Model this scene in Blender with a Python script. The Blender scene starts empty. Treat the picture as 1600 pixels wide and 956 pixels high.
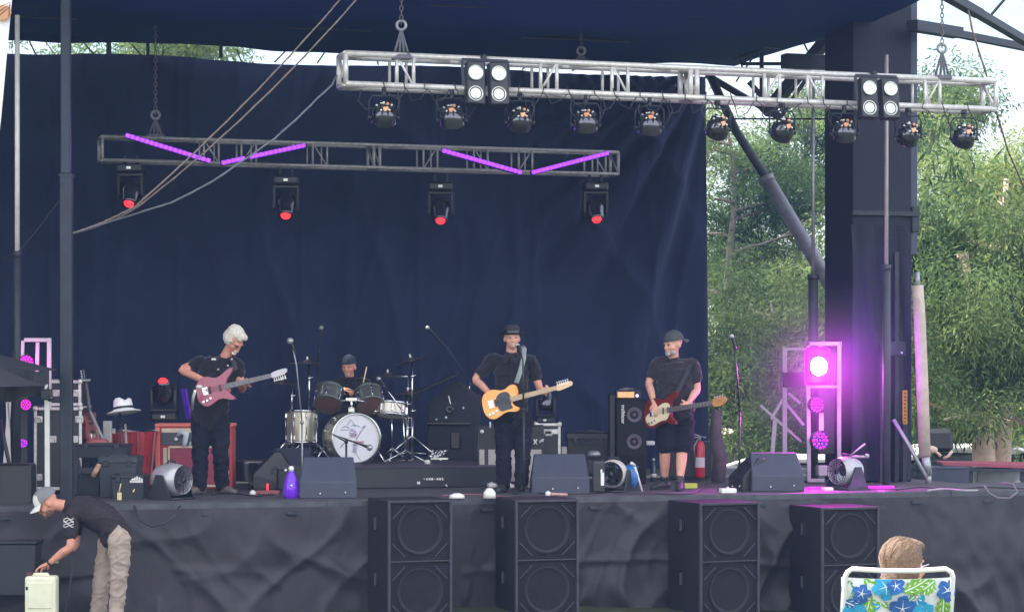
import bpy, bmesh, math, random
import numpy as np
from mathutils import Vector, Matrix, Euler, Quaternion, noise
R = math.radians
scene = bpy.context.scene
COL = scene.collection

# ------------------------------------------------------------------ camera, sky, sun, exposure
ZC, FPX, HY, CX = 2.26, 3750.0, 580.0, 800.0       # eye height, focal length in photo pixels, horizon row, centre column
cam_d = bpy.data.cameras.new('camera'); cam = bpy.data.objects.new('camera', cam_d); COL.objects.link(cam)
cam.location = (0, 0, ZC); cam.rotation_euler = (R(90), 0, 0)
cam_d.sensor_width = 36; cam_d.lens = FPX/1600*36; cam_d.shift_y = (HY-478)/1600
cam_d.clip_start = 0.1; cam_d.clip_end = 6000
scene.camera = cam

SUN_EL, SUN_AZ = 52, -75
w = bpy.data.worlds.new("World"); scene.world = w; w.use_nodes = True
nt = w.node_tree; nt.nodes.clear()
out = nt.nodes.new('ShaderNodeOutputWorld'); bg = nt.nodes.new('ShaderNodeBackground')
sky = nt.nodes.new('ShaderNodeTexSky'); sky.sky_type = 'NISHITA'; sky.sun_disc = False
sky.sun_elevation = R(SUN_EL); sky.sun_rotation = R(SUN_AZ); sky.air_density = 1.0; sky.dust_density = 1.6; sky.ozone_density = 1.6
tc = nt.nodes.new('ShaderNodeTexCoord'); mp = nt.nodes.new('ShaderNodeMapping'); mp.inputs['Scale'].default_value = (1.2, 1.2, 5.0)
nz = nt.nodes.new('ShaderNodeTexNoise'); nz.inputs['Scale'].default_value = 4.0; nz.inputs['Detail'].default_value = 7; nz.inputs['Roughness'].default_value = .55
cr = nt.nodes.new('ShaderNodeValToRGB'); cr.color_ramp.elements[0].position = .36; cr.color_ramp.elements[1].position = .60
mixc = nt.nodes.new('ShaderNodeMixRGB'); mixc.inputs[2].default_value = (5.6, 5.2, 4.9, 1)
nt.links.new(tc.outputs['Generated'], mp.inputs['Vector']); nt.links.new(mp.outputs['Vector'], nz.inputs['Vector'])
nt.links.new(nz.outputs['Fac'], cr.inputs['Fac']); 
mf = nt.nodes.new('ShaderNodeMath'); mf.operation = 'MULTIPLY'; mf.inputs[1].default_value = .9
sx = nt.nodes.new('ShaderNodeSeparateXYZ'); nt.links.new(tc.outputs['Generated'], sx.inputs[0])   # cloud white held back ahead, full behind the camera to light the stage
rg = nt.nodes.new('ShaderNodeMapRange'); rg.inputs['From Min'].default_value = -.2; rg.inputs['From Max'].default_value = .9; rg.inputs['To Min'].default_value = 1; rg.inputs['To Max'].default_value = .4; nt.links.new(sx.outputs['Y'], rg.inputs['Value'])
m0 = nt.nodes.new('ShaderNodeMath'); m0.operation = 'MULTIPLY'; nt.links.new(cr.outputs['Color'], m0.inputs[0]); nt.links.new(rg.outputs['Result'], m0.inputs[1])
nt.links.new(m0.outputs[0], mf.inputs[0]); nt.links.new(mf.outputs[0], mixc.inputs['Fac'])
nt.links.new(sky.outputs['Color'], mixc.inputs[1])
nf = nt.nodes.new('ShaderNodeMapRange'); nf.inputs['From Min'].default_value = .1; nf.inputs['From Max'].default_value = .8; nf.inputs['To Min'].default_value = 1.08; nf.inputs['To Max'].default_value = .5; nt.links.new(sx.outputs['Y'], nf.inputs['Value'])  # sky ahead dimmed by direction, unseen sky behind kept bright
scl = nt.nodes.new('ShaderNodeVectorMath'); scl.operation = 'SCALE'; nt.links.new(mixc.outputs['Color'], scl.inputs[0]); nt.links.new(nf.outputs['Result'], scl.inputs['Scale'])
nt.links.new(scl.outputs['Vector'], bg.inputs['Color'])
bg.inputs['Strength'].default_value = 0.12
nt.links.new(bg.outputs['Background'], out.inputs['Surface'])

sun_d = bpy.data.lights.new('sun', 'SUN'); sun = bpy.data.objects.new('sun', sun_d); COL.objects.link(sun)
sun_d.energy = 2.2; sun_d.angle = R(2); sun_d.color = (1.0, .95, .87)
_sd = Vector((math.sin(R(SUN_AZ))*math.cos(R(SUN_EL)), math.cos(R(SUN_AZ))*math.cos(R(SUN_EL)), math.sin(R(SUN_EL))))
sun.rotation_euler = _sd.to_track_quat('Z', 'Y').to_euler(); sun.location = _sd*60
vs = scene.view_settings; vs.view_transform = 'Standard'; vs.look = 'None'; vs.exposure = 2.35; vs.gamma = 1; vs.use_curve_mapping = False
scene.cycles.max_bounces = 6; scene.cycles.volume_bounces = 0; scene.cycles.volume_step_rate = 4; scene.cycles.use_denoising = True
scene.cycles.sample_clamp_indirect = 6

# ------------------------------------------------------------------ helpers
WM = {}
def P(x, y, D):                                     # photo column, photo row, distance -> world point
    return Vector(((x-CX)/FPX*D, D, ZC+(HY-y)/FPX*D))
TH = R(16.5); U = Vector((math.cos(TH), math.sin(TH), 0)); V = Vector((-math.sin(TH), math.cos(TH), 0)); Z = Vector((0, 0, 1))
HAZE = .0008
HS = 1.0                                            # deck height
def S(s, d, z=HS):                                  # stage frame: along the front edge, back from it, height
    return Vector((0, 24, 0))+U*s+V*d+Z*z
def Fl(x, y, z=HS):                                 # point of the deck seen at a photo pixel
    D = (ZC-z)*FPX/(y-HY); return P(x, y, D)
SM = Matrix.Translation((0, 24, 0)) @ Matrix.Rotation(TH, 4, 'Z')

class MB:
    def __init__(s): s.bm = bmesh.new(); s.mi = 0; s.sm = False
    def _fin(s, faces):
        for f in faces: f.material_index = s.mi; f.smooth = s.sm
    def box(s, c, size, rot=None, bev=0.0, seg=1):
        M = Matrix.Translation(c)
        if rot is not None: M = M @ (rot if isinstance(rot, Matrix) else Euler(rot).to_matrix().to_4x4())
        M = M @ Matrix.Diagonal((size[0], size[1], size[2], 1))
        r = bmesh.ops.create_cube(s.bm, size=1, matrix=M); vs_ = r['verts']
        fs = set(f for v in vs_ for f in v.link_faces)
        if bev > 0:
            es = list(set(e for v in vs_ for e in v.link_edges))
            b = bmesh.ops.bevel(s.bm, geom=es, offset=bev, segments=seg, affect='EDGES', profile=.6)
            fs = set(f for f in fs if f.is_valid) | set(b['faces'])
            vv = set(v for f in fs for v in f.verts); fs = set(f for v in vv for f in v.link_faces)
        s._fin(fs); return s
    def hexa(s, pts, bev=0.0):                       # 8 points: bottom 4 (ccw), top 4
        v = [s.bm.verts.new(p) for p in pts]
        fs = [s.bm.faces.new([v[i] for i in q]) for q in ((3,2,1,0),(4,5,6,7),(0,1,5,4),(1,2,6,5),(2,3,7,6),(3,0,4,7))]
        if bev > 0:
            b = bmesh.ops.bevel(s.bm, geom=list(set(e for f in fs for e in f.edges)), offset=bev, segments=1, affect='EDGES')
            fs = [f for f in fs if f.is_valid]+list(b['faces'])
        s._fin(fs); return s
    def bar(s, p, q, w_, h_, up=Z, bev=0.0):
        p, q = Vector(p), Vector(q); d = q-p; L = d.length; d.normalize()
        up = Vector(up)
        if abs(d.dot(up)) > .98: up = Vector((0, 1, 0))
        x = up.cross(d).normalized(); y = d.cross(x)
        M = Matrix((x, y, d)).transposed().to_4x4(); 
        return s.box((p+q)/2, (w_, h_, L), M, bev)
    def tube(s, pts, r, n=8, cap=True, flat=None, side=None, closed=False):
        pts = [Vector(p) for p in pts]; m = len(pts)
        if not hasattr(r, '__len__'): r = [r]*m
        prev = None; rings = []
        for i, p in enumerate(pts):
            if closed: d = pts[(i+1) % m]-pts[i-1]
            else: d = (pts[min(i+1, m-1)]-pts[max(i-1, 0)])
            if d.length < 1e-9: d = Vector((0, 0, 1))
            d.normalize()
            if side is not None: x = Vector(side)-d*Vector(side).dot(d); x.normalize()
            elif prev is None:
                a = Vector((0, 0, 1)) if abs(d.z) < .9 else Vector((1, 0, 0)); x = a.cross(d).normalized()
            else:
                x = prev-d*prev.dot(d)
                if x.length < 1e-6: x = Vector((1, 0, 0)).cross(d)
                x.normalize()
            prev = x; y = d.cross(x); ri = r[i]
            ra, rb = (ri if hasattr(ri, '__len__') else (ri, ri*(flat or 1)))
            rings.append([s.bm.verts.new(p+x*(ra*math.cos(2*math.pi*k/n))+y*(rb*math.sin(2*math.pi*k/n))) for k in range(n)])
        fs = []
        for i in range(m if closed else m-1):
            a, b = rings[i], rings[(i+1) % m]
            for k in range(n): fs.append(s.bm.faces.new((a[k], a[(k+1) % n], b[(k+1) % n], b[k])))
        for f in fs: f.material_index = s.mi; f.smooth = True
        if cap and not closed:
            c = [s.bm.faces.new(rings[0][::-1]), s.bm.faces.new(rings[-1])]
            for f in c: f.material_index = s.mi
        return s
    def lathe(s, prof, n=24, M=None, cap=True, smooth=True):   # profile (r, z) about local z
        M = M or Matrix.Identity(4); rings = []
        for r_, z_ in prof:
            r_ = max(r_, 1e-4)
            rings.append([s.bm.verts.new(M @ Vector((r_*math.cos(2*math.pi*k/n), r_*math.sin(2*math.pi*k/n), z_))) for k in range(n)])
        for i in range(len(rings)-1):
            a, b = rings[i], rings[i+1]
            for k in range(n):
                f = s.bm.faces.new((a[k], a[(k+1) % n], b[(k+1) % n], b[k])); f.material_index = s.mi; f.smooth = smooth
        if cap:
            for rr in (rings[0][::-1], rings[-1]):
                f = s.bm.faces.new(rr); f.material_index = s.mi
        return s
    def ball(s, c, r, rot=None, seg=14):
        if not hasattr(r, '__len__'): r = (r, r, r)
        M = Matrix.Translation(c)
        if rot is not None: M = M @ (rot if isinstance(rot, Matrix) else Euler(rot).to_matrix().to_4x4())
        M = M @ Matrix.Diagonal((r[0], r[1], r[2], 1))
        q = bmesh.ops.create_uvsphere(s.bm, u_segments=seg, v_segments=max(6, seg*2//3), radius=1, matrix=M)
        for f in set(f for v in q['verts'] for f in v.link_faces): f.material_index = s.mi; f.smooth = True
        return s
    def prism(s, pts, t, M=None, bev=0.0, smooth=False):  # 2-D outline in local xy, thickness along z, centred
        M = M or Matrix.Identity(4)
        lo = [s.bm.verts.new(M @ Vector((x, y, -t/2))) for x, y in pts]; hi = [s.bm.verts.new(M @ Vector((x, y, t/2))) for x, y in pts]
        n = len(pts); cap = [s.bm.faces.new(lo[::-1]), s.bm.faces.new(hi)]
        fs = cap+[s.bm.faces.new((lo[i], lo[(i+1) % n], hi[(i+1) % n], hi[i])) for i in range(n)]
        s._fin(fs)
        if bev > 0:
            es = list(set(e for f in cap for e in f.edges))
            b = bmesh.ops.bevel(s.bm, geom=es, offset=bev, segments=2, affect='EDGES')
            for f in b['faces']: f.material_index = s.mi; f.smooth = True
        return s
    def grid(s, nu, nv, fn):                          # fn(u, v) -> point
        g = [[s.bm.verts.new(fn(i/nu, j/nv)) for i in range(nu+1)] for j in range(nv+1)]
        for j in range(nv):
            for i in range(nu):
                f = s.bm.faces.new((g[j][i], g[j][i+1], g[j+1][i+1], g[j+1][i])); f.material_index = s.mi; f.smooth = True
        return s
    def mesh(s, name):
        bmesh.ops.recalc_face_normals(s.bm, faces=s.bm.faces[:])
        me = bpy.data.meshes.new(name); s.bm.to_mesh(me); s.bm.free(); return me

def tag(o, label=None, cat=None, group=None, kind=None):
    if label: o['label'] = label
    if cat: o['category'] = cat
    if group: o['group'] = group
    if kind: o['kind'] = kind
    return o
def thing(name, label, cat, loc=(0, 0, 0), rz=0.0, group=None):
    o = bpy.data.objects.new(name, None); COL.objects.link(o); o.empty_display_size = .1
    o.location = loc; o.rotation_euler = (0, 0, rz)
    WM[o.name] = Matrix.Translation(loc) @ Matrix.Rotation(rz, 4, 'Z')
    return tag(o, label, cat, group)
def setmats(me, mats):
    for m_ in (mats if isinstance(mats, (list, tuple)) else [mats]): me.materials.append(m_)
def part(name, mb, mats, parent, label=None, world=True):
    Mp = WM[parent.name]
    me = mb.mesh(name) if isinstance(mb, MB) else mb
    if world: me.transform(Mp.inverted())
    setmats(me, mats)
    o = bpy.data.objects.new(name, me); COL.objects.link(o); o.parent = parent; WM[o.name] = Mp
    if label: o['label'] = label
    return o
def solo(name, mb, mats, label=None, cat=None, group=None, kind=None):
    me = mb.mesh(name) if isinstance(mb, MB) else mb
    n = len(me.vertices); a = np.empty(n*3); me.vertices.foreach_get('co', a); a = a.reshape(-1, 3)
    lo, hi = a.min(0), a.max(0); b = Vector(((lo[0]+hi[0])/2, (lo[1]+hi[1])/2, lo[2]))
    me.transform(Matrix.Translation(-b)); setmats(me, mats)
    o = bpy.data.objects.new(name, me); COL.objects.link(o); o.location = b; WM[o.name] = Matrix.Translation(b)
    return tag(o, label, cat, group, kind)
KIDS = {}
def kids(o): return [c for c in COL.objects if c.parent == o]
def dup(root, loc, rz=None, label=None, group=None, scale=None):
    def rec(o, par):
        c = o.copy(); COL.objects.link(c)
        if par: c.parent = par
        for ch in kids(o): rec(ch, c)
        return c
    r = rec(root, None); r.location = loc
    if rz is not None: r.rotation_euler.z = rz
    if scale: r.scale = (scale,)*3
    if label: r['label'] = label
    if group: r['group'] = group
    WM[r.name] = Matrix.Translation(loc) @ Matrix.Rotation(r.rotation_euler.z, 4, 'Z')
    return r
def text_mesh(body, size, M, depth=.0015, bold=0.0):
    c = bpy.data.curves.new('txt', 'FONT'); c.body = body; c.size = size; c.extrude = depth; c.align_x = 'CENTER'; c.align_y = 'CENTER'; c.offset = bold
    o = bpy.data.objects.new('txt', c); COL.objects.link(o); bpy.context.view_layer.update()
    me = bpy.data.meshes.new_from_object(o.evaluated_get(bpy.context.evaluated_depsgraph_get()))
    bpy.data.objects.remove(o); bpy.data.curves.remove(c); me.materials.clear(); me.transform(M); return me

# ------------------------------------------------------------------ materials
def mat(name, col, rough=.6, metal=0.0, var=.12, vscale=8.0, bump=0.0, bscale=40.0, spec=.5, emit=None, estr=0.0, trans=0.0, alpha=1.0, sheen=0.0, coat=0.0):
    m = bpy.data.materials.new(name); m.use_nodes = True; n = m.node_tree; b = n.nodes['Principled BSDF']
    b.inputs['Roughness'].default_value = rough; b.inputs['Metallic'].default_value = metal
    b.inputs['Specular IOR Level'].default_value = spec; b.inputs['Coat Weight'].default_value = coat
    b.inputs['Sheen Weight'].default_value = sheen
    if trans: b.inputs['Transmission Weight'].default_value = trans
    if emit: b.inputs['Emission Color'].default_value = (*emit, 1); b.inputs['Emission Strength'].default_value = estr
    b.inputs['Base Color'].default_value = (*col, 1)
    co = n.nodes.new('ShaderNodeTexCoord')
    if var > 0:
        t = n.nodes.new('ShaderNodeTexNoise'); t.inputs['Scale'].default_value = vscale; t.inputs['Detail'].default_value = 5; t.inputs['Roughness'].default_value = .6
        n.links.new(co.outputs['Object'], t.inputs['Vector'])
        mr = n.nodes.new('ShaderNodeMapRange'); mr.inputs['From Min'].default_value = .3; mr.inputs['From Max'].default_value = .7
        mr.inputs['To Min'].default_value = 1-var; mr.inputs['To Max'].default_value = 1+var
        n.links.new(t.outputs['Fac'], mr.inputs['Value'])
        mx = n.nodes.new('ShaderNodeVectorMath'); mx.operation = 'SCALE'; mx.inputs[0].default_value = col
        n.links.new(mr.outputs['Result'], mx.inputs['Scale']); n.links.new(mx.outputs['Vector'], b.inputs['Base Color'])
        r2 = n.nodes.new('ShaderNodeMapRange'); r2.inputs['To Min'].default_value = max(0, rough-.1); r2.inputs['To Max'].default_value = min(1, rough+.1)
        n.links.new(t.outputs['Fac'], r2.inputs['Value']); n.links.new(r2.outputs['Result'], b.inputs['Roughness'])
    if bump > 0:
        t = n.nodes.new('ShaderNodeTexNoise'); t.inputs['Scale'].default_value = bscale; t.inputs['Detail'].default_value = 4
        n.links.new(co.outputs['Object'], t.inputs['Vector'])
        bp = n.nodes.new('ShaderNodeBump'); bp.inputs['Strength'].default_value = bump; bp.inputs['Distance'].default_value = .02
        n.links.new(t.outputs['Fac'], bp.inputs['Height']); n.links.new(bp.outputs['Normal'], b.inputs['Normal'])
    return m
def lamp_mat(name, col, strength, base=(.02, .02, .02)):
    return mat(name, base, .3, emit=col, estr=strength, var=0)
M_ = dict(
 drape=mat('black_drape', (.021, .027, .064), .95, var=.16, vscale=1.2, bump=.25, bscale=6, spec=.15, sheen=.05),
 skirt=mat('skirt_cloth', (.026, .023, .029), .62, var=.3, vscale=1.4, bump=.25, bscale=9, spec=.5),
 canopy=mat('roof_canopy', (.010, .042, .17), .8, var=.15, vscale=.8, spec=.2, bump=.2, bscale=3),
 steel_dk=mat('dark_painted_steel', (.035, .04, .052), .55, .2, var=.25, vscale=12, spec=.4),
 steel=mat('galvanised_steel', (.34, .35, .36), .45, .6, var=.2, vscale=18),
 alu=mat('truss_aluminium', (.74, .71, .67), .45, .35, var=.16, vscale=22, bump=.1, bscale=60),
 alu_dull=mat('dull_aluminium', (.50, .48, .46), .5, .5, var=.2, vscale=22),
 deck=mat('stage_deck', (.065, .06, .066), .7, var=.4, vscale=2.2, bump=.2, bscale=18, spec=.4),
 trim=mat('deck_edge_metal', (.07, .073, .085), .5, .4, var=.35, vscale=6),
 blackplastic=mat('black_plastic', (.018, .019, .023), .42, var=.2, vscale=30),
 speaker=mat('speaker_carpet', (.016, .013, .018), .85, var=.25, vscale=7, bump=.3, bscale=120, spec=.25),
 grille=mat('speaker_grille', (.008, .008, .012), .55, .3, var=.2, vscale=10, bump=.5, bscale=260),
 wedge=mat('monitor_grey', (.045, .052, .08), .6, var=.12, vscale=9, bump=.3, bscale=150),
 chrome=mat('chrome', (.75, .75, .76), .16, 1.0, var=.08, vscale=20),
 black=mat('black_gloss', (.012, .012, .014), .25, var=0),
 rubber=mat('rubber', (.02, .02, .021), .8, var=.1),
 white=mat('white_paint', (.72, .70, .66), .5, var=.1, vscale=15),
 rope=mat('wire_rope', (.20, .18, .18), .6, .3, var=.3, vscale=60),
 cable=mat('black_cable', (.03, .03, .034), .6, var=.1),
 copper=mat('copper_glint', (.85, .36, .18), .35, .2, var=.25, vscale=60),
 lens=mat('lamp_reflector', (.78, .80, .74), .25, .35, var=.1, vscale=60),
 shirt=mat('black_shirt', (.016, .014, .020), .9, var=.25, vscale=9, bump=.35, bscale=22, sheen=.2, spec=.2),
 shirt2=mat('charcoal_shirt', (.026, .022, .028), .9, var=.15, vscale=9, bump=.3, bscale=16, sheen=.2, spec=.2),
 denim=mat('black_trousers', (.011, .012, .020), .9, var=.2, vscale=10, bump=.35, bscale=20, spec=.2),
 khaki=mat('khaki_trousers', (.34, .27, .22), .9, var=.14, vscale=9, bump=.5, bscale=14, spec=.2),
 shorts=mat('navy_shorts', (.012, .012, .022), .9, var=.2, vscale=10, bump=.3, bscale=18, spec=.2),
 skin=mat('skin', (.62, .31, .22), .55, var=.12, vscale=25, spec=.35),
 skin_r=mat('ruddy_skin', (.64, .29, .20), .55, var=.15, vscale=22, spec=.35),
 hair_w=mat('white_hair', (.72, .66, .55), .8, var=.2, vscale=50, bump=.6, bscale=90),
 hair_b=mat('light_brown_hair', (.15, .09, .055), .7, var=.35, vscale=60, bump=.7, bscale=80),
 hair_g=mat('grey_beard', (.40, .37, .34), .85, var=.25, vscale=60, bump=.5, bscale=90),
 eye=mat('eye_dark', (.03, .02, .02), .3, var=0),
 leather=mat('brown_shoe', (.115, .085, .075), .6, var=.2, vscale=20),
 shoe=mat('black_shoe', (.025, .024, .027), .6, var=.2, vscale=20),
)
# ------------------------------------------------------------------ ground
def ground_z(x, y):
    z = -0.08
    if y < 21: z += min(1.0, (21-y)/9*.45)
    z -= .045*min(8, max(0, x))
    if y > 31: z -= min(.5, (y-31)*.1)
    return z
m_grass = mat('lawn_grass', (.045, .055, .028), .95, var=.5, vscale=.9, bump=.8, bscale=14, spec=.1)
g = MB()
xs = [-1500, -400, -120, -60, -30]+[i*2 for i in range(-12, 13)]+[30, 60, 120, 400, 1500]
ys = [-1500, -300, -80, -30, -10]+[i*1.5 for i in range(-2, 31)]+[60, 100, 200, 600, 3000]
gv = [[g.bm.verts.new((x, y, ground_z(x, y)+(noise.noise(Vector((x*.3, y*.3, 0)))*.03 if abs(x) < 40 and y < 45 else 0))) for x in xs] for y in ys]
for j in range(len(ys)-1):
    for i in range(len(xs)-1):
        f = g.bm.faces.new((gv[j][i], gv[j][i+1], gv[j+1][i+1], gv[j+1][i])); f.smooth = True
me = g.mesh('lawn'); me.materials.append(m_grass); o = bpy.data.objects.new('lawn', me); COL.objects.link(o); o['kind'] = 'structure'

# ------------------------------------------------------------------ stage platform, skirt
st = thing('stage_platform', 'long dark raised stage deck with worn metal front edge and black cloth below', 'stage', S(0, 0, 0), TH)
def sp(pts, t, ztop, inset=0):      # deck sheets in the stage frame
    m = MB(); m.prism(pts, t, SM @ Matrix.Translation((0, 0, ztop-t/2))); return m
part('deck_floor', sp([(-9, .06), (10, .06), (10, 1.5), (5.7, 1.5), (5.7, 6.75), (-9, 6.75)], .05, HS), M_['deck'], st)
m = MB()
m.box(S(.5, .02, HS-.035), (19, .07, .062), Euler((0, 0, TH)).to_matrix().to_4x4(), .006)
m.box(S(.5, .035, HS-.10), (19, .04, .05), Euler((0, 0, TH)).to_matrix().to_4x4(), .004)
for k in range(9):
    m.box(S(-8.6+k*2.24, -.02, HS-.038), (.012, .012, .068), Euler((0, 0, TH)).to_matrix().to_4x4())
part('deck_edge', m, M_['trim'], st)
random.seed(4)
for k in range(15):
    m = MB(); s_ = -4.9+k*.93+random.uniform(-.2, .2)
    m.box(S(s_, -.03, HS-.115), (.09, .05, .035), Euler((0, 0, TH)).to_matrix().to_4x4(), .004)
    m.box(S(s_+.06, -.035, HS-.12), (.05, .04, .02), Euler((0, 0, TH)).to_matrix().to_4x4())
    part('edge_clamp', m, M_['steel_dk'], st)
for s_ in np.arange(-8.5, 9.6, 1.5):
    for d_ in (.4, 1.3)+((3.2, 5.2) if s_ < 5.5 else ()):
        m = MB(); m.tube([S(s_, d_, -.6), S(s_, d_, HS-.05)], .04, 8); part('support_leg', m, M_['steel_dk'], st)

def cloth(s0, s1, z0, z1, d, nu, nv, amp, seed, skew=0.0, gath=0.0):
    rnd = random.Random(seed)
    waves = [(rnd.uniform(1.2, 5.5), rnd.uniform(0, 6.3), rnd.uniform(.3, 1), rnd.uniform(-1.6, 1.6)) for _ in range(9)]
    def fn(u_, v_):
        s_ = s0+(s1-s0)*u_; z = z0+(z1-z0)*v_
        a = sum(A*math.sin(f*(s_+sl*(1-v_)*.45+skew*(1-v_))+ph) for f, ph, A, sl in waves)/4.0
        wp = noise.noise(Vector((s_*.42+seed, z*.75, 3.1)))*1.9+noise.noise(Vector((s_*1.1, z*1.3, seed)))*.5
        md = .35+.9*abs(noise.noise(Vector((s_*.6, z*.8, 8.8))))*1.6
        def rd(x): return (1-abs(math.sin(x)))**1.6
        n1 = md*(.85*rd(s_*1.9+wp*2.2+z*1.1)+.5*rd(s_*4.3-wp*3.0-z*1.9+1)+.22*rd(s_*9+wp*5+z*1.0))-.45
        n1 += .5*noise.noise(Vector((s_*1.1+seed, z*1.6, seed*.3)))+.16*noise.noise(Vector((s_*6, z*5+s_*1.8, seed)))
        n1 += .35*math.exp(-((z-.30-.06*math.sin(s_*1.3))/.035)**2)*(.5+.5*math.sin(s_*.9))
        hang = .45+.55*min(1, (1-v_)*2.0)
        return S(s_, min(d-.015, d-amp*(a*.35+n1+.6)*hang*.5), z)
    return fn
m = MB(); m.grid(700, 60, cloth(-8.8, 10, -.45, HS-.06, .0, 420, 40, .24, 3))
part('skirt', m, M_['skirt'], st)
m = MB()
rnd = random.Random(8)
for k in range(26):
    s_ = rnd.uniform(-6, 7); z_ = rnd.uniform(.15, .85)
    m.box(S(s_, -.13, z_), (rnd.uniform(.006, .02), .004, rnd.uniform(.01, .05)), Euler((0, rnd.uniform(-1, 1), TH)).to_matrix().to_4x4())

# ------------------------------------------------------------------ backdrop
bd = thing('backdrop_curtain', 'huge plain black cloth backdrop hung behind the band', 'backdrop', S(0, 6.3, HS), TH)
def bfn(u_, v_):
    s_ = -9+(4.50+9)*u_; z = HS-.02+(6.10-HS)*v_+(.0 if v_ < 1 else .02*math.sin(s_*1.7))
    fold = 0
    # strong raking folds fanning from the top right corner
    k = max(0.0, (s_-1.6)/2.9)
    ang = (4.75-s_)/(max(.25, (6.6-z)))           # fan coordinate
    kt = k*(1-.8*v_**6); fold += .27*kt*math.sin(ang*19+1.0)*(.45+.55*v_)+.06*kt*math.sin(ang*43)
    fold += .05*max(0, 1-abs(s_+3.15+.08*math.sin(z))*7)+.035*max(0, 1-abs(s_+.4-.03*z)*9)+.03*max(0, 1-abs(s_-2.0+.02*z)*8)
    fold += .09*(1-2*abs(noise.noise(Vector((s_*.7+z*.25, z*.28-s_*.1, 4)))))**4+.035*(1-2*abs(noise.noise(Vector((s_*1.9-z*.3, z*.5, 7)))))**4
    fold += .035*math.sin(s_*2.3+.6*math.sin(z*1.3))*(1-.5*v_)+.02*math.sin(s_*7.1+z*.5)*(1-v_)
    fold += .12*noise.noise(Vector((s_*.5, z*.35, 2)))+.05*noise.noise(Vector((s_*1.3+z*.4, z*.6, 9)))+.022*noise.noise(Vector((s_*4, z*1.1, 5)))
    fold += .022*math.exp(-(((s_+20) % 1.53-.76)/.035)**2)
    fold *= min(1, max(0, (4.5-s_)/.55))**.7
    pull = (1-v_)*.05*k
    return S(s_+pull, 6.3-fold, z)
m = MB(); m.grid(460, 90, bfn); part('cloth_panel', m, M_['drape'], bd)
# unseen dark cloth added left of the frame to block side sun
m = MB(); m.grid(60, 20, lambda u_, v_: S(-8.0+.1*math.sin(u_*40), .5+5.7*u_, HS+5.1*v_))
solo('sun_block_cloth', m, M_['drape'], 'unseen black cloth added at the far left end of the stage to block sun', 'curtain')

# ------------------------------------------------------------------ roof
rf = thing('stage_roof', 'dark fabric stage roof with sagging back edge above the lighting trusses', 'stage roof', S(0, 3, 6.2), TH)
def rfn(u_, v_):
    s_ = -9+(4.78+9)*u_; d_ = -1.2+(7.2)*v_
    z = 6.2+.05*noise.noise(Vector((s_*.6, d_*.6, 3)))+.028*math.sin(s_*2.1+d_*.8)+.5*max(0, (3-d_))*.12
    if v_ > .97: z = 6.2+.025*math.sin(s_*1.9)+.02*noise.noise(Vector((s_*2, 0, 0)))
    sx = s_+(.12*math.sin(v_*3.1) if u_ > .98 else 0)
    return S(sx, d_, z)
m = MB(); m.grid(150, 60, rfn); part('canopy', m, M_['canopy'], rf)
m = MB(); m.grid(150, 30, lambda u_, v_: rfn(u_, v_)+Z*(1.3*math.sin(math.pi*min(1, max(0, v_)))*.6+.12))
part('outer_skin', m, M_['canopy'], rf)
m = MB()      # inner beams under the canopy
for d_ in (.6, 2.4, 4.3): m.box(S(-2.1, d_, 6.30+.06*max(0, 3-d_)), (13.6, .12, .16), Euler((0, 0, TH)).to_matrix().to_4x4())
for s_ in (-7, -4.4, -1.9, .6, 3.1): m.box(S(s_, 2.4, 6.42), (.10, 7.0, .12), Euler((0, 0, TH)).to_matrix().to_4x4())
part('roof_beam', m, M_['steel_dk'], rf)
m = MB()      # small hanging straps and stubs along the back edge
for x in (170, 231, 345): m.bar(P(x, 58, 29), P(x, 90, 29.1), .06 if x == 170 else .04, .05)
rnd = random.Random(5)
for k in range(13):
    x = 40+k*78+rnd.uniform(-20, 20)
    if x > 1090: break
    D_ = (24+5.95*1/.9588)/(1-(x-800)/FPX*.296)
    m.tube([P(x, 60+x*.045, D_+.1), P(x+rnd.uniform(-22, 22), 84+x*.03, D_+.2)], .010, 6)
part('edge_lacing', m, M_['steel_dk'], rf)

# steel of the roof wing seen right of the backdrop and right of the column
fr = thing('roof_frame', 'dark steel roof braces crossing the open gap right of the backdrop', 'roof frame', P(1200, 200, 29.5), TH)
m = MB()
def pb(a, b, w_, h_=None): m.bar(P(*a), P(*b), w_, h_ or w_)
pb((1105, 118, 30.6), (1180, 162, 30.2), .075); pb((1180, 162, 30.2), (1225, 188, 30.0), .07)
pb((1140, 186, 30), (1290, 186, 29), .02); pb((1170, 128, 29.6), (1225, 190, 29.6), .06)
pb((1300, 52, 29), (1196, 178, 29.5), .16, .12); pb((1276, 58, 29.2), (1300, 30, 29.2), .12)
pb((1190, 84, 29.6), (1190, 160, 29.6), .05); pb((1148, 92, 29.8), (1232, 64, 29.5), .03); pb((1152, 82, 29.9), (1160, 106, 29.9), .02)
pb((1178, 88, 29.9), (1150, 128, 29.9), .02); pb((1160, 100, 29.9), (1228, 100, 29.6), .04)
pb((1252, 60, 29.5), (1262, 80, 29.5), .02); pb((1222, 180, 29.4), (1262, 120, 29.4), .05)
part('brace', m, M_['steel_dk'], fr)
m = MB(); m.box((P(1226, 97, 29.0)+P(1296, 97, 28.6))/2, (.62, .16, .17), Euler((0, 0, TH)).to_matrix().to_4x4(), .01)
part('cross_beam', m, M_['steel_dk'], fr)

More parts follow.
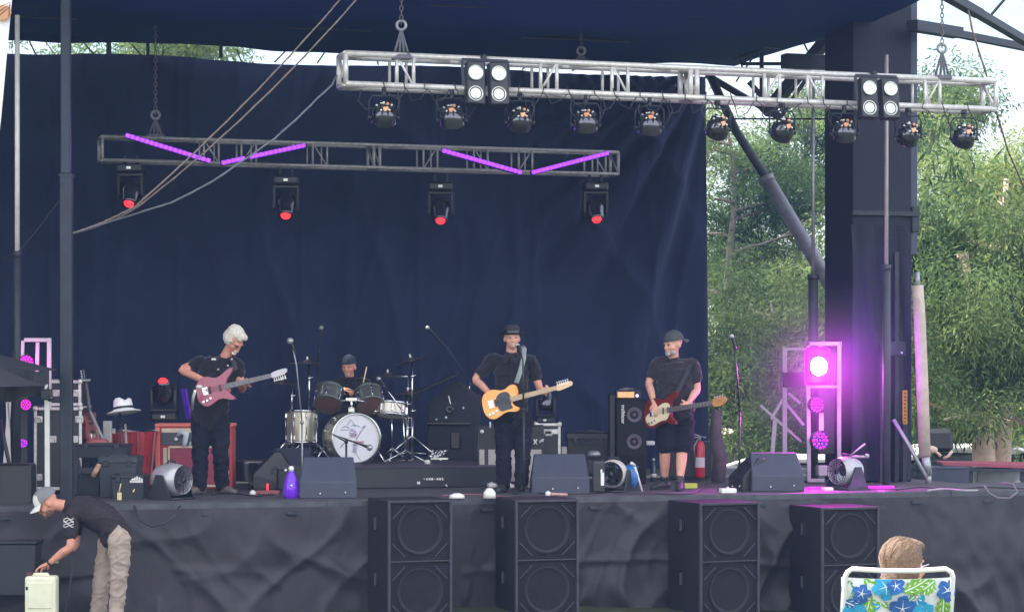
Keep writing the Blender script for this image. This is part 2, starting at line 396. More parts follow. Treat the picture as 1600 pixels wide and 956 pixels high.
wg = thing('roof_wing_frame', 'dark angled roof arms reaching out to the right of the black column', 'roof frame', P(1500, 40, 27), TH)
m = MB()
pb((1470, -12, 25.4), (1530, 22, 26.4), .11, .09); pb((1530, 22, 26.4), (1625, 78, 28.4), .10, .08)
m.bar(P(1545, 28, 26.7), P(1576, -8, 26.4), .022, .022)
part('upper_arm', m, M_['steel_dk'], wg)
m = MB()
pb((1425, 40, 27.2), (1497, 52, 27.9), .15, .12); pb((1490, 52, 27.9), (1640, 82, 29.4), .09, .08)
part('lower_arm', m, M_['steel_dk'], wg)

# hydraulic strut
hy = thing('hydraulic_strut', 'long slanting hydraulic ram behind the stage, grey barrel and thin dark rod', 'strut', P(1292, 450, 28.6), 0)
m = MB(); m.tube([P(1108, 115, 30.4), P(1150, 205, 30.1), P(1200, 283, 29.8)], .055, 12); part('rod', m, M_['steel_dk'], hy)
m = MB(); m.sm = True; m.tube([P(1198, 280, 29.8), P(1292, 436, 29.1), P(1330, 500, 28.8)], .088, 16); m.tube([P(1196, 277, 29.8), P(1200, 285, 29.78)], .10, 16)
part('barrel', m, mat('strut_paint', (.20, .20, .23), .5, .2, var=.2), hy)

# ------------------------------------------------------------------ big column
cl = thing('support_column', 'massive black stage support column right of the magenta lamps', 'column', S(5.08, 2.45, HS), TH)
RT = Euler((0, 0, TH)).to_matrix().to_4x4()
m = MB(); m.box(S(5.02, 2.45, 3.9), (.74, .78, 5.8), RT, .012); part('mast', m, mat('column_paint', (.010, .011, .026), .7, .1, var=.2, vscale=3, bump=.15), cl)
m = MB(); m.box(S(5.45, 2.20, 5.3), (.10, .12, 3.4), RT, .006); part('edge_post', m, mat('post_paint', (.05, .06, .10), .5, .2, var=.15), cl)
m = MB(); m.box(S(5.05, 2.03, 4.06), (.84, .05, .05), RT); m.box(S(5.43, 2.05, 4.0), (.10, .04, .30), RT, .01); part('collar', m, M_['steel_dk'], cl)
def colfn(u_, v_):
    s_ = 4.60+.72*u_; z = HS+.02+2.9*v_
    return S(s_, 2.0-.10*abs(math.sin(u_*9+2.5*v_))*(1-v_*.8)-.06*noise.noise(Vector((u_*3, v_*3, 1))), z)
m = MB(); m.grid(50, 50, colfn); part('cloth_wrap', m, mat('column_cloth', (.016, .015, .034), .9, var=.3, vscale=3, bump=.3), cl)
m = MB(); m.box(P(1414, 636, 27.0), (.055, .02, .38), RT, .004); part('warning_plate', m, mat('warning_yellow', (.42, .22, .03), .5, var=.25, vscale=30), cl)
m = MB()
for k in range(9): m.box(P(1414, 614+k*5.6, 26.985), (.022, .004, .012), RT)
part('plate_print', m, M_['black'], cl)
m = MB(); m.box(P(1400, 545, 27.0), (.19, .10, .16), RT, .01); m.box(P(1377, 648, 27.1), (.05, .06, 1.6), RT); m.box(P(1400, 600, 27.3), (.05, .05, 3.0), RT)
m.box(P(1412, 700, 27.2), (.04, .05, .75), RT)
part('control_box', m, M_['steel_dk'], cl)
m = MB(); m.ball(P(1409, 551, 26.93), .012); part('pilot_lamp', m, M_['lens'], cl)

# pale padded prop and thin brace
pr = thing('padded_prop', 'pale padded pole leaning by the right side of the black column', 'prop pole', P(1450, 755, 26.9))
m = MB(); m.sm = True; m.tube([P(1434, 446, 26.9), P(1437, 500, 26.9), P(1441, 600, 26.9), P(1445, 712, 26.9)], [.062, .066, .068, .066], 14)
part('padding', m, mat('aged_foam', (.52, .43, .36), .9, var=.18, vscale=7, bump=.5, bscale=30), pr)
m = MB(); m.tube([P(1433, 425, 26.9), P(1434, 450, 26.9)], .03, 10); m.tube([P(1445, 710, 26.9), P(1450, 742, 26.9)], .05, 12); m.tube([P(1450, 740, 26.9), P(1451, 757, 26.9)], .035, 8)
part('pipe_end', m, M_['steel'], pr)
m = MB(); m.tube([P(1396, 655, 27), P(1420, 695, 26.95), P(1447, 745, 26.8)], .022, 8)
solo('brace_rod', m, M_['steel'], 'thin steel rod slanting down to the foot of the pale padded pole', 'brace')

# ------------------------------------------------------------------ thin poles
def pole(name, label, x, D, ytop, yjoin, rt, rb, matt, matb, ybot=None):
    base = P(x, HY+(ZC-HS)*FPX/D, D)
    t = thing(name, label, 'pole', base)
    jt = P(x, yjoin, D); top = P(x, ytop, D)
    m = MB(); m.tube([jt-Z*.05, top], rt, 10); part('upper_tube', m, matt, t)
    m = MB(); m.tube([base, jt], rb, 10); m.tube([base, base+Z*.02], rb*2.4, 14); m.tube([jt-Z*.05, jt+Z*.01], rb*1.15, 10); part('lower_tube', m, matb, t)
    return t
pole('crank_pole', 'pale thin pole at the far left edge, dark below its joint', 27, 23.6, 24, 394, .024, .035, M_['white'], M_['steel_dk'])
pole('crank_pole', 'thin grey pole in front of the trees, dark sleeve behind the magenta lamp', 1270.5, 27.4, 120, 430, .020, .058, M_['steel'], M_['steel_dk'])
pole('crank_pole', 'thin pale pole in front of the black column', 1385, 26.3, 86, 415, .022, .045, mat('pale_tube', (.45, .42, .42), .5, .2), mat('sleeve_paint', (.05, .05, .075), .6))
for d_ in (0,):
    base = P(104, HY+(ZC-HS)*FPX/23.3, 23.3); t = thing('stage_post', 'thick dark square post rising in front of the left end of the backdrop', 'post', base)
    m = MB(); m.box((P(103, -60, 23.3)+P(103, 272, 23.3))/2, (.092, .09, (P(103, -60, 23.3)-P(103, 272, 23.3)).length), None, .008)
    part('upper_section', m, mat('post_steel', (.026, .034, .055), .5, .2, var=.2, vscale=6), t)
    m = MB(); m.box((base+P(104, 272, 23.3))/2, (.118, .11, (P(104, 272, 23.3)-base).length), None, .008); m.box(P(104, 274, 23.3), (.135, .12, .022)); m.box(P(95, 288, 23.24), (.02, .02, .02))
    part('lower_section', m, mat('post_steel_low', (.022, .028, .04), .5, .2, var=.25, vscale=6), t)
# ------------------------------------------------------------------ trees
def leaf_mat(name, c1, c2, c3):
    m = bpy.data.materials.new(name); m.use_nodes = True; n = m.node_tree; n.nodes.clear()
    o_ = n.nodes.new('ShaderNodeOutputMaterial'); d = n.nodes.new('ShaderNodeBsdfDiffuse'); t = n.nodes.new('ShaderNodeBsdfTranslucent'); mx = n.nodes.new('ShaderNodeMixShader'); mx.inputs[0].default_value = .42
    at = n.nodes.new('ShaderNodeAttribute'); at.attribute_name = 'tint'; r = n.nodes.new('ShaderNodeValToRGB')
    e = r.color_ramp.elements; e[0].color = (*c1, 1); e[1].color = (*c3, 1); k = e.new(.5); k.color = (*c2, 1)
    n.links.new(at.outputs['Fac'], r.inputs['Fac']); n.links.new(r.outputs['Color'], d.inputs['Color']); n.links.new(r.outputs['Color'], t.inputs['Color'])
    n.links.new(d.outputs[0], mx.inputs[1]); n.links.new(t.outputs[0], mx.inputs[2]); n.links.new(mx.outputs[0], o_.inputs['Surface']); return m
lm_a = leaf_mat('feathery_leaf', (.022, .05, .026), (.115, .185, .07), (.30, .36, .13))
lm_b = leaf_mat('dark_leaf', (.018, .035, .02), (.065, .10, .04), (.17, .22, .07))
bark = mat('grey_bark', (.16, .13, .11), .95, var=.3, vscale=10, bump=.8, bscale=25)
bark_p = mat('pale_pink_bark', (.50, .36, .28), .9, var=.2, vscale=5, bump=.6, bscale=12)

def leaves_mesh(name, cl, rng, L=.17, W=.035, droop=.5):
    # cl: list of (centre, radius, count, tint)
    C = []; T = []; Rr = []
    for c, r, k, t in cl: C.append(np.repeat([c], k, 0)); T.append(np.full(k, t)); Rr.append(np.full(k, r))
    C = np.concatenate(C); T = np.concatenate(T); Rr = np.concatenate(Rr); n = len(C)
    v = rng.normal(size=(n, 3)); v /= np.linalg.norm(v, axis=1)[:, None]; rad = Rr*(rng.random(n)**.5)
    pos = C+v*rad[:, None]*np.array([1, 1, .75])
    a = v*1.0+rng.normal(size=(n, 3))*.55; a[:, 2] -= droop; a /= np.linalg.norm(a, axis=1)[:, None]
    b = np.cross(a, rng.normal(size=(n, 3))); b /= np.linalg.norm(b, axis=1)[:, None]+1e-9
    l = L*(.35+1.2*rng.random(n)**1.6)[:, None]; w_ = W*(.6+.8*rng.random(n))[:, None]
    p0 = pos-a*l*.5; p1 = pos+b*w_*.5; p2 = pos+a*l*.5; p3 = pos-b*w_*.5
    co = np.stack([p0, p1, p2, p3], 1).reshape(-1, 3)
    me = bpy.data.meshes.new(name); me.vertices.add(4*n); me.vertices.foreach_set('co', co.ravel().astype('f'))
    me.loops.add(4*n); me.loops.foreach_set('vertex_index', np.arange(4*n, dtype='i')); me.polygons.add(n)
    me.polygons.foreach_set('loop_start', np.arange(0, 4*n, 4, dtype='i')); me.polygons.foreach_set('loop_total', np.full(n, 4, dtype='i'))
    me.update(calc_edges=True)
    at = me.attributes.new('tint', 'FLOAT', 'FACE'); at.data.foreach_set('value', np.clip(T+rng.normal(size=n)*.10, 0, 1).astype('f'))
    return me

def tree(name, label, base, h, r, seed, lm, trunk_r=.16, bk=None, clumps=240, per=110, lo=.18, gap=.0, lean=(0, 0), group='trees beyond the stage', L=.125, W=.03, droop=.5, cr_=.55):
    rng = np.random.default_rng(seed); rnd = random.Random(seed)
    t = thing(name, label, 'tree', base, 0, group)
    m = MB(); B = Vector(base)
    n = 9; tp = [B+Vector((lean[0]*(i/n)**1.3+.12*math.sin(i*1.3+seed)*i/n, lean[1]*i/n+.1*math.cos(i*1.7+seed)*i/n, h*.93*i/n)) for i in range(n+1)]
    m.tube([tp[0]-Z*.3]+tp, [trunk_r*1.25]+[trunk_r*(1-.85*i/n) for i in range(n+1)], 10)
    tips = []
    for k in range(22):
        f = lo+(.95-lo)*(k+rnd.random())/22; i = min(n-1, int(f*n)); q = tp[i].lerp(tp[i+1], f*n-i)
        az = rnd.uniform(0, 6.283); ln = r*(1.05-.62*max(0, f-.3)/.7)*rnd.uniform(.65, 1.05); up = rnd.uniform(.1, .55)
        d = Vector((math.cos(az), math.sin(az), up)); pts = [q]; 
        for j in range(1, 5): pts.append(q+d*ln*j/4+Vector((rnd.uniform(-.1, .1), rnd.uniform(-.1, .1), -.10*ln*(j/4)**2+rnd.uniform(-.05, .05))))
        m.tube(pts, [trunk_r*.42*(1-f*.5)*(1-.8*j/4) for j in range(5)], 6, cap=False); tips.append(pts)
        for j in (2, 3):
            d2 = d+Vector((rnd.uniform(-.9, .9), rnd.uniform(-.9, .9), rnd.uniform(-.2, .6))); p2 = [pts[j], pts[j]+d2*ln*.22, pts[j]+d2*ln*.42+Vector((0, 0, -.06))]
            m.tube(p2, [.03, .02, .008], 5, cap=False); tips.append([pts[j]]+p2)
    part('trunk', m, bk or bark, t)
    cl = []
    while len(cl) < clumps:
        pts = rnd.choice(tips); j = rnd.choice([1, 2, 3, 3, len(pts)-1]); j = min(j, len(pts)-1)
        c = pts[j]+Vector((rnd.gauss(0, .35), rnd.gauss(0, .35), rnd.gauss(0, .28)))*r/2.2
        if noise.noise(c*.55+Vector((seed, 0, 0))) < -.12+gap: 
            if rnd.random() < .8: continue
        rr = rnd.uniform(.55, 1.25)*cr_
        tt = .48+.8*noise.noise(c*.5+Vector((0, seed, 4)))+rnd.uniform(-.16, .16)+.12*(c.z-B.z-h*.5)/h
        cl.append((tuple(c), rr, int(per*1.75*rr/.55), tt))
    me = leaves_mesh('crown', cl, rng, L, W, droop); part('crown', me, lm, t)
    return t
def gz(x, y): return ground_z(x, y)
def at_(x, D): X = (x-CX)/FPX*D; return (X, D, gz(X, D))
tree('feathery_tree', 'light yellow green feathery tree filling the gap beside the backdrop edge', at_(1140, 46), 8.6, 2.4, 11, lm_a, .15, clumps=400, gap=-.02)
tree('feathery_tree', 'sparse twiggy tree with thin top branches behind the slanting ram', at_(1252, 50), 9.6, 2.3, 23, lm_a, .14, clumps=300, gap=.10)
tree('feathery_tree', 'low dark bushy tree behind the magenta lamps', at_(1215, 42), 4.6, 2.1, 37, lm_b, .14, clumps=260, gap=.0)
tree('feathery_tree', 'tall green tree immediately right of the black column', at_(1448, 44), 9.3, 1.9, 41, lm_a, .2, clumps=420, gap=-.1, droop=.8)
tree('feathery_tree', 'broad drooping tree with pale double trunk at the right', at_(1561, 33), 5.9, 2.3, 53, lm_a, .22, bark_p, clumps=480, lo=.36, gap=-.1, droop=.9, L=.10, W=.022, per=190)
tree('feathery_tree', 'round yellowish green tree at the right edge', at_(1640, 47), 6.4, 2.4, 67, lm_a, .2, clumps=360, gap=-.1)
tree('feathery_tree', 'dark green tree low behind the grey car', at_(1500, 54), 5.6, 3.0, 71, lm_b, .2, clumps=380, gap=-.1)
tree('feathery_tree', 'tree showing above the backdrop at the far left', at_(200, 44), 9.6, 3.1, 83, lm_a, .2, clumps=420, lo=.45, gap=-.05)
# extra pale trunk beside the first
m = MB(); b = Vector(at_(1538, 32.6)); m.tube([b-Z*.2, b+Z*1.4, b+Vector((-.05, 0, 2.6)), b+Vector((-.3, 0, 4.4))], [.19, .16, .14, .08], 12)
tr2 = thing('feathery_tree', 'second pale trunk close to the left of the double trunked tree', 'tree', b, 0, 'trees beyond the stage'); part('trunk', m, bark_p, tr2)
rng = np.random.default_rng(5); rnd = random.Random(5)
part('crown', leaves_mesh('crown', [((b.x-.4+rnd.gauss(0, .9), b.y+rnd.gauss(0, .6), 2.6+rnd.uniform(0, 2.6)), .5, 100, rnd.uniform(.2, .8)) for k in range(60)], rng, droop=.9), lm_a, tr2)
# palm fronds poking up at the right edge
pt = thing('palm_tree', 'spiky palm crown showing over the trees at the right edge', 'palm', at_(1592, 56))
b = Vector(at_(1592, 56)); m = MB(); m.tube([b-Z*.3, b+Z*3, b+Z*6.6], [.2, .17, .15], 10); part('trunk', m, bark, pt)
m = MB(); rnd = random.Random(3)
for k in range(34):
    az = rnd.uniform(0, 6.28); el = rnd.uniform(-.5, 1.3); d = Vector((math.cos(az)*math.cos(el), math.sin(az)*math.cos(el), math.sin(el)))
    q = b+Z*6.6; L = rnd.uniform(.9, 1.4); side = d.cross(Z).normalized() if abs(d.z) < .98 else Vector((1, 0, 0))
    for j in range(-5, 6):
        e = (d+side*j*.09).normalized(); tip = q+e*L+Z*(-.25*(1-d.z)); mid = q+e*L*.5
        w_ = .02; v_ = [m.bm.verts.new(q+d*.1), m.bm.verts.new(mid+side*w_), m.bm.verts.new(tip), m.bm.verts.new(mid-side*w_)]; m.bm.faces.new(v_)
part('frond', m, mat('palm_leaf', (.10, .14, .06), .7, var=.3), pt)

# ------------------------------------------------------------------ pavilion with pale roof, board fence
pv_ = thing('pavilion', 'low building with pale mossy roof and grey board wall behind the stage', 'building', P(1200, 720, 44))
m = MB(); a = P(1128, 688, 43); b = P(1270, 668, 45.5)
m.hexa([P(1120, 681, 43), P(1275, 664, 44), P(1275, 640, 50), P(1135, 658, 49), P(1120, 679, 43), P(1275, 662, 44), P(1275, 637, 50), P(1135, 655, 49)])
part('roof', m, mat('pale_roof', (.62, .53, .44), .85, var=.35, vscale=2.5, bump=.3), pv_)
m = MB()
for k in range(26):
    x = 1105+k*6.6
    m.box((P(x, 680, 44.5)+P(x, 790, 44.5))/2, (.074, .03, 1.25+.02*(k % 3)))
part('board_wall', m, mat('grey_boards', (.24, .20, .20), .9, var=.3, vscale=4), pv_)
m = MB(); m.box(P(1215, 676, 43.4), (1.3, .05, .05)); part('gutter', m, M_['white'], pv_)
# dark wall and hedge that close the view behind
m = MB(); m.box((10, 62, 1.2), (46, .3, 3.0)); solo('boundary_fence', m, mat('dark_fence', (.06, .07, .06), .9, var=.3, vscale=1), 'long dark fence far behind the trees', 'fence')
bush_pts = []; rnd = random.Random(9); rng = np.random.default_rng(9)
for k in range(420): bush_pts.append(((rnd.uniform(-14, 26), rnd.uniform(57, 60), rnd.uniform(0, 3.2)), .7, 60, rnd.uniform(0, .7)))
me = leaves_mesh('shrubbery', bush_pts, rng, .26, .07, .2); solo('shrubbery', me, lm_b, kind='stuff')

# ------------------------------------------------------------------ parked cars behind the stage
m_car = mat('grey_car_paint', (.20, .22, .25), .3, .3, var=.05, coat=.6); m_glass = mat('dark_car_glass', (.012, .016, .022), .08, var=0, spec=.8)
m_trim = mat('pale_car_trim', (.72, .70, .66), .35, .2, var=.05)
def car(name, label, pos, rz, paint, k=1.0):
    t = thing(name, label, 'car', pos, rz, None); M = WM[t.name]
    def X(m_): m_.bm.transform(M); return m_
    def prof(z0, pts, w_, taper=0):
        mm = MB(); lo = [(x, -w_/2, z) for x, z in pts]; hi = [(x, w_/2, z) for x, z in pts]
        a = [mm.bm.verts.new((x, y*(1-taper*(z-z0)), z)) for x, y, z in lo]; b_ = [mm.bm.verts.new((x, y*(1-taper*(z-z0)), z)) for x, y, z in hi]
        n_ = len(pts); fs = [mm.bm.faces.new(a), mm.bm.faces.new(b_[::-1])]+[mm.bm.faces.new((a[i], b_[i], b_[(i+1) % n_], a[(i+1) % n_])) for i in range(n_)]
        bmesh.ops.bevel(mm.bm, geom=mm.bm.edges[:], offset=.04, segments=2, affect='EDGES')
        for f in mm.bm.faces: f.smooth = True
        return mm
    body = prof(.3, [(-2.3, .35), (-2.35, .7), (-2.2, 1.0), (-1.0, 1.05), (1.1, 1.05), (2.1, .92), (2.35, .7), (2.3, .35), (1.8, .28), (-1.8, .28)], 1.85)
    part('body', X(body), paint, t)
    part('greenhouse', X(prof(1.0, [(-1.9, 1.03), (-1.55, 1.42), (-.9, 1.6), (.3, 1.6), (.95, 1.4), (1.5, 1.03)], 1.62, .18)), m_glass, t)
    part('roof', X(prof(1.6, [(-1.5, 1.50), (-.95, 1.66), (.3, 1.66), (.9, 1.47), (.3, 1.6), (-.9, 1.6)], 1.45)), m_trim, t)
    r_ = MB()
    for sy in (-1, 1): r_.tube([(1.55, sy*.80, 1.06), (.95, sy*.73, 1.43), (.3, sy*.70, 1.64), (-.9, sy*.70, 1.64), (-1.6, sy*.73, 1.43), (-2.0, sy*.80, 1.06)], .035, 8)
    part('window_frame', X(r_), m_trim, t)
    for sx in (-1.45, 1.45):
        for sy in (-.84, .84):
            w_ = MB(); w_.lathe([(.2, -.1), (.33, -.1), (.35, 0), (.33, .1), (.2, .1)], 20, M @ Matrix.Translation((sx, sy, .34)) @ Matrix.Rotation(R(90), 4, 'X')); wh = part('wheel', w_, M_['rubber'], t)
            q = MB(); q.lathe([(.2, -.105), (.19, -.08), (.03, -.11), (.03, .11), (.19, .08), (.2, .105)], 20, M @ Matrix.Translation((sx, sy, .34)) @ Matrix.Rotation(R(90), 4, 'X')); part('rim', q, M_['steel'], wh)
    for sy in (-.62, .62):
        q = MB(); q.box(M @ Vector((2.33, sy, .75)), (.05, .34, .13), Matrix.Rotation(rz, 4, 'Z'), .02); part('headlight', q, M_['lens'], t)
    return t
b = Vector(at_(1500, 35)); car('parked_car', 'grey car with pale roof arch standing just behind the stage at the right', (b.x+.3, 35.2, b.z+.28), R(12), m_car)
b = Vector(at_(1225, 38)); car('parked_car', 'grey car with open pale edged hatch behind the fan and wedge', (b.x-.1, 37.5, b.z+.05), R(160), m_car)
# ------------------------------------------------------------------ box trusses
def truss(name, label, a, b, h, w_, frames, pairs, mt, mt_end, tube_r=.025):
    a, b = Vector(a), Vector(b)                      # a, b: front lower chord ends
    dr = (b-a).normalized(); bk = Vector((-dr.y, dr.x, 0)).normalized()*w_; up = Z*h; L = (b-a).length
    t = thing(name, label, 'truss', (a+b)/2, math.atan2(dr.y, dr.x))
    for lab, off in (('front lower', Vector()), ('front upper', up), ('rear lower', bk), ('rear upper', bk+up)):
        m = MB(); m.tube([a+off, b+off], tube_r, 12); part('chord', m, mt, t)
    for f in frames:
        m = MB()                                  # end / junction frames
        for e in (-.035, .035) if 0 < f < 1 else (0,):
            q = a+dr*(f*L+e)
            m.tube([q, q+up], tube_r*.9, 8); m.tube([q+bk, q+bk+up], tube_r*.9, 8); m.tube([q, q+bk], tube_r*.9, 8); m.tube([q+up, q+bk+up], tube_r*.9, 8)
            m.box(q+up*.5+bk*.04, (.012, .05, h*.98), Matrix.Rotation(math.atan2(dr.y, dr.x), 4, 'Z'))
            m.tube([q+bk*.1+up*.1, q+bk*.9+up*.9], tube_r*.55, 6)
        part('end_frame', m, mt_end, t)
    m = MB()
    for k, f in enumerate(pairs):
        q = a+dr*(f*L); e = dr*.085
        m.tube([q-e, q-e+up], tube_r*.62, 8); m.tube([q+e+bk*0, q+e+up], tube_r*.62, 8)
        m.tube([q-e+bk, q-e+bk+up], tube_r*.5, 8); m.tube([q+e+bk, q+e+bk+up], tube_r*.5, 8)
        s_ = 1 if k % 2 else -1
        m.tube([q-e*s_, q+e*s_+up], tube_r*.42, 6)
    n = int(L/.55)
    for k in range(n):                                # rear and horizontal zig-zag lacing
        x0, x1 = a+dr*(L*k/n), a+dr*(L*(k+1)/n)
        m.tube([x0, x1+bk] if k % 2 else [x0+bk, x1], tube_r*.38, 6)
        m.tube([x0+up, x1+bk+up] if k % 2 else [x0+bk+up, x1+up], tube_r*.38, 6)
    part('lacing', m, mt, t); return t, a, dr, L
DL, DR_ = 23.4, 25.4
truss('front_truss', 'bright aluminium lighting truss with ten lamps hanging in front of the stage', P(540, 131, DL), P(1556, 171, DR_), .298, .30, (0, .515, 1), (.085, .295, .402, .637, .705, .895), M_['alu'], M_['alu'], .030)
DL2, DR2 = 26.9, 28.8
truss('rear_truss', 'smaller dull truss hung below the roof with slanting violet light bars', P(160, 250, DL2), P(966, 272, DR2), .262, .28, (0, .515, 1), (.20, .27, .405, .62, .72, .81, .96), M_['alu_dull'], M_['alu_dull'], .019)
def tf(x):   # depth of the front truss at a photo column
    k = (x-540)/(1556-540); a, b = P(540, 131, DL), P(1556, 171, DR_); 
    # solve projection
    num = (x-CX)/FPX; X0, Y0, dX, dY = a.x, a.y, b.x-a.x, b.y-a.y; tt = (num*Y0-X0)/(dX-num*dY); return Y0+dY*tt
def tr_(x):
    a, b = P(160, 250, DL2), P(966, 272, DR2); num = (x-CX)/FPX; tt = (num*a.y-a.x)/((b.x-a.x)-num*(b.y-a.y)); return a.y+(b.y-a.y)*tt

# chain hoists
def hoist(label, x, y0, y1, D, name='chain_hoist'):
    t = thing(name, label, 'hoist', P(x, y1, D))
    m = MB(); p = P(x, y0, D)
    k = 0
    L = (P(x, -200, D)-p).length; n = int(L/.045)
    for i in range(n):
        c = p+Z*(i*.045+.03); rr = .017
        m.tube([c+Vector((rr*math.cos(a)*(i % 2), rr*math.cos(a)*(1-i % 2), .028*math.sin(a))) for a in np.linspace(0, 2*math.pi, 8, endpoint=False)], .006, 5, closed=True)
    part('chain', m, M_['rope'], t)
    m = MB(); m.tube([p+Vector((.045*math.cos(a), 0, .045*math.sin(a))) for a in np.linspace(0, 2*math.pi, 14, endpoint=False)], .016, 7, closed=True); part('shackle', m, M_['steel'], t)
    m = MB(); q = P(x, y1, D)
    for dx in (-.075, -.02, .03, .075): m.tube([p-Z*.04, q+Vector((dx, 0, 0))], .013, 6)
    m.box(q+Vector((0, .0, -.01)), (.20, .09, .05), None, .01)
    part('sling', m, mat('grey_sling', (.16, .15, .18), .85, var=.2), t); return t
hoist('chain hoist and grey slings holding the left part of the front truss', 627, 40, 88, tf(627))
hoist('chain hoist and dark slings holding the right end of the front truss', 1472, 76, 120, tf(1472))
hoist('faint dark slings holding the left part of the rear truss', 243, 180, 212, tr_(243)+.1)
hoist('short pale straps above the middle of the front truss', 908, 80, 96, 28)

# par cans
m_can = mat('par_can_black', (.10, .10, .12), .2, .85, var=.2, vscale=30, coat=.3)
def par(loc, tilt, yaw, label):
    t = thing('par_light', label, 'stage light', loc, yaw, 'par lights hanging under the front truss')
    M = WM[t.name]; Mh = M @ Matrix.Translation((0, 0, -.235)) @ Matrix.Rotation(tilt, 4, 'X')
    m = MB(); m.lathe([(.02, .118), (.06, .112), (.095, .085), (.115, .04), (.121, .0), (.118, -.03), (.122, -.045), (.122, -.06), (.110, -.06), (.10, -.03)], 24, Mh); part('housing', m, m_can, t)
    for k in range(10):
        m = MB(); a = k*math.pi/5; m.box(Mh @ Vector((.088*math.cos(a), .088*math.sin(a), .10)), (.03, .008, .05), Mh.to_3x3().to_4x4() @ Matrix.Rotation(a, 4, 'Z')); part('cooling_fin', m, M_['steel_dk'], t)
    m = MB(); m.box(Mh @ Vector((.01, -.055, .122)), (.055, .05, .012), Mh.to_3x3().to_4x4() @ Euler((.55, 0, .3)).to_matrix().to_4x4(), .004); m.ball(Mh @ Vector((.03, .02, .135)), .016); part('copper_glint', m, M_['copper'], t)  # orange glints on the can, put in as coloured pieces
    m = MB(); m.box(Mh @ Vector((-.02, .045, .127)), (.045, .025, .012), Mh.to_3x3().to_4x4() @ Euler((-.4, 0, 0)).to_matrix().to_4x4(), .003)
    for a in (.4, 1.6, 2.9, 4.2, 5.3): m.ball(Mh @ Vector((.078*math.cos(a), .078*math.sin(a), .115)), .012)
    part('pale_glint', m, M_['lens'], t)  # white glints on the can, put in as pale pieces
    m = MB(); s_ = .145
    m.tube([M @ Vector(v) for v in ((-s_, 0, -.25), (-s_, 0, -.08), (-s_*.8, 0, -.03), (s_*.8, 0, -.03), (s_, 0, -.08), (s_, 0, -.25))], .009, 6)
    for q in (-1, 1): m.tube([M @ Vector((q*(s_+.012), 0, -.245)), M @ Vector((q*.115, 0, -.245))], .018, 8)
    part('yoke', m, M_['steel_dk'], t)
    m = MB(); m.box(M @ Vector((0, 0, .0)), (.04, .05, .075), None, .008); m.tube([M @ Vector((-.02, 0, .03)), M @ Vector((.02, 0, .03))], .036, 10); part('clamp', m, M_['steel_dk'], t)
    rr = random.Random(int(loc[0]*100)); m = MB()
    for k in range(2):
        x1 = rr.uniform(.10, .24)*(1 if k else -1)
        m.tube([M @ Vector(v) for v in ((x1, -.03, .02), (x1*1.15, -.06, -.09), (x1*.8, -.06, -.17-.05*k), (.03, -.03, -.14))], .006, 5)
    part('power_cord', m, M_['cable'], t)
names = ['par light at the left end of the front truss, its yoke turned left', 'par light with a violet glint below it, left of the left blinder', 'par light just right of the left blinder, cords looping over it',
 'par light centred over the gap between singer and bassist', 'par light left of the middle joint of the front truss', 'par light at the right edge of the backdrop, tipped against the trees',
 'par light in front of the trees beside the thin pole', 'par light hanging left of the right blinder over the column', 'par light immediately right of the right blinder', 'rightmost par light against sky and trees']
for i, (x, tl, yw) in enumerate([(600, 38, 8), (706, 30, -4), (812, 42, 12), (915, 28, 0), (1015, 28, 0), (1121, 48, 20), (1222, 50, 22), (1319, 30, 0), (1419, 46, 14), (1506, 44, 10)]):
    D_ = tf(x); k = (x-540)/1016; par(tuple(P(x, 131+40*k+7, D_)-Z*.03), R(-tl+68 if False else tl), R(yw), names[i])

# blinders
def blinder(x, y, label):
    D_ = tf(x)-.16; c = P(x, y, D_)
    t = thing('blinder_light', label, 'stage light', c-Z*.2, TH); Mr = RT
    for sx, tz in ((-1, .03), (1, -.02)):
        m = MB(); cc = c+U*(sx*.118); rot = Mr @ Euler((-.12, tz, 0)).to_matrix().to_4x4()
        m.box(cc, (.185, .13, .43), rot, .012); part('housing', m, M_['blackplastic'], t)
        for sz in (-1, 1):
            Ml = Matrix.Translation(cc-V*.068+Z*(sz*.102)+U*(-.012)) @ rot @ Matrix.Rotation(R(90), 4, 'X')
            m = MB(); m.lathe([(.074, .005), (.076, .014), (.068, .016), (.064, .004), (.03, -.03), (.001, -.045)], 20, Ml, cap=False); m.ball(Ml @ Vector((0, 0, -.015)), .022)
            l_ = part('reflector', m, M_['lens'], t)
            m = MB(); m.lathe([(.001, .02), (.04, .016), (.066, .004)], 20, Ml, cap=False); part('front_glass', m, mat('bulb_glass', (.82, .86, .74), .15, var=.25, vscale=40, coat=.5) if 'bulb_glass' not in bpy.data.materials else bpy.data.materials['bulb_glass'], l_)
    m = MB(); 
    for sx in (-.235, .235): m.bar(c+U*sx+Z*.24+V*.05, c+U*sx-Z*.02, .03, .008)
    m.bar(c+U*-.235+Z*.24+V*.05, c+U*.235+Z*.24+V*.05, .035, .01, up=V); m.box(c+Z*.27+V*.12, (.05, .10, .07), RT, .008)
    part('yoke', m, M_['steel_dk'], t)
blinder(760, 132, 'four lamp blinder in black housings over the singer')
blinder(1372, 155, 'four lamp blinder in black housings in front of the black column')

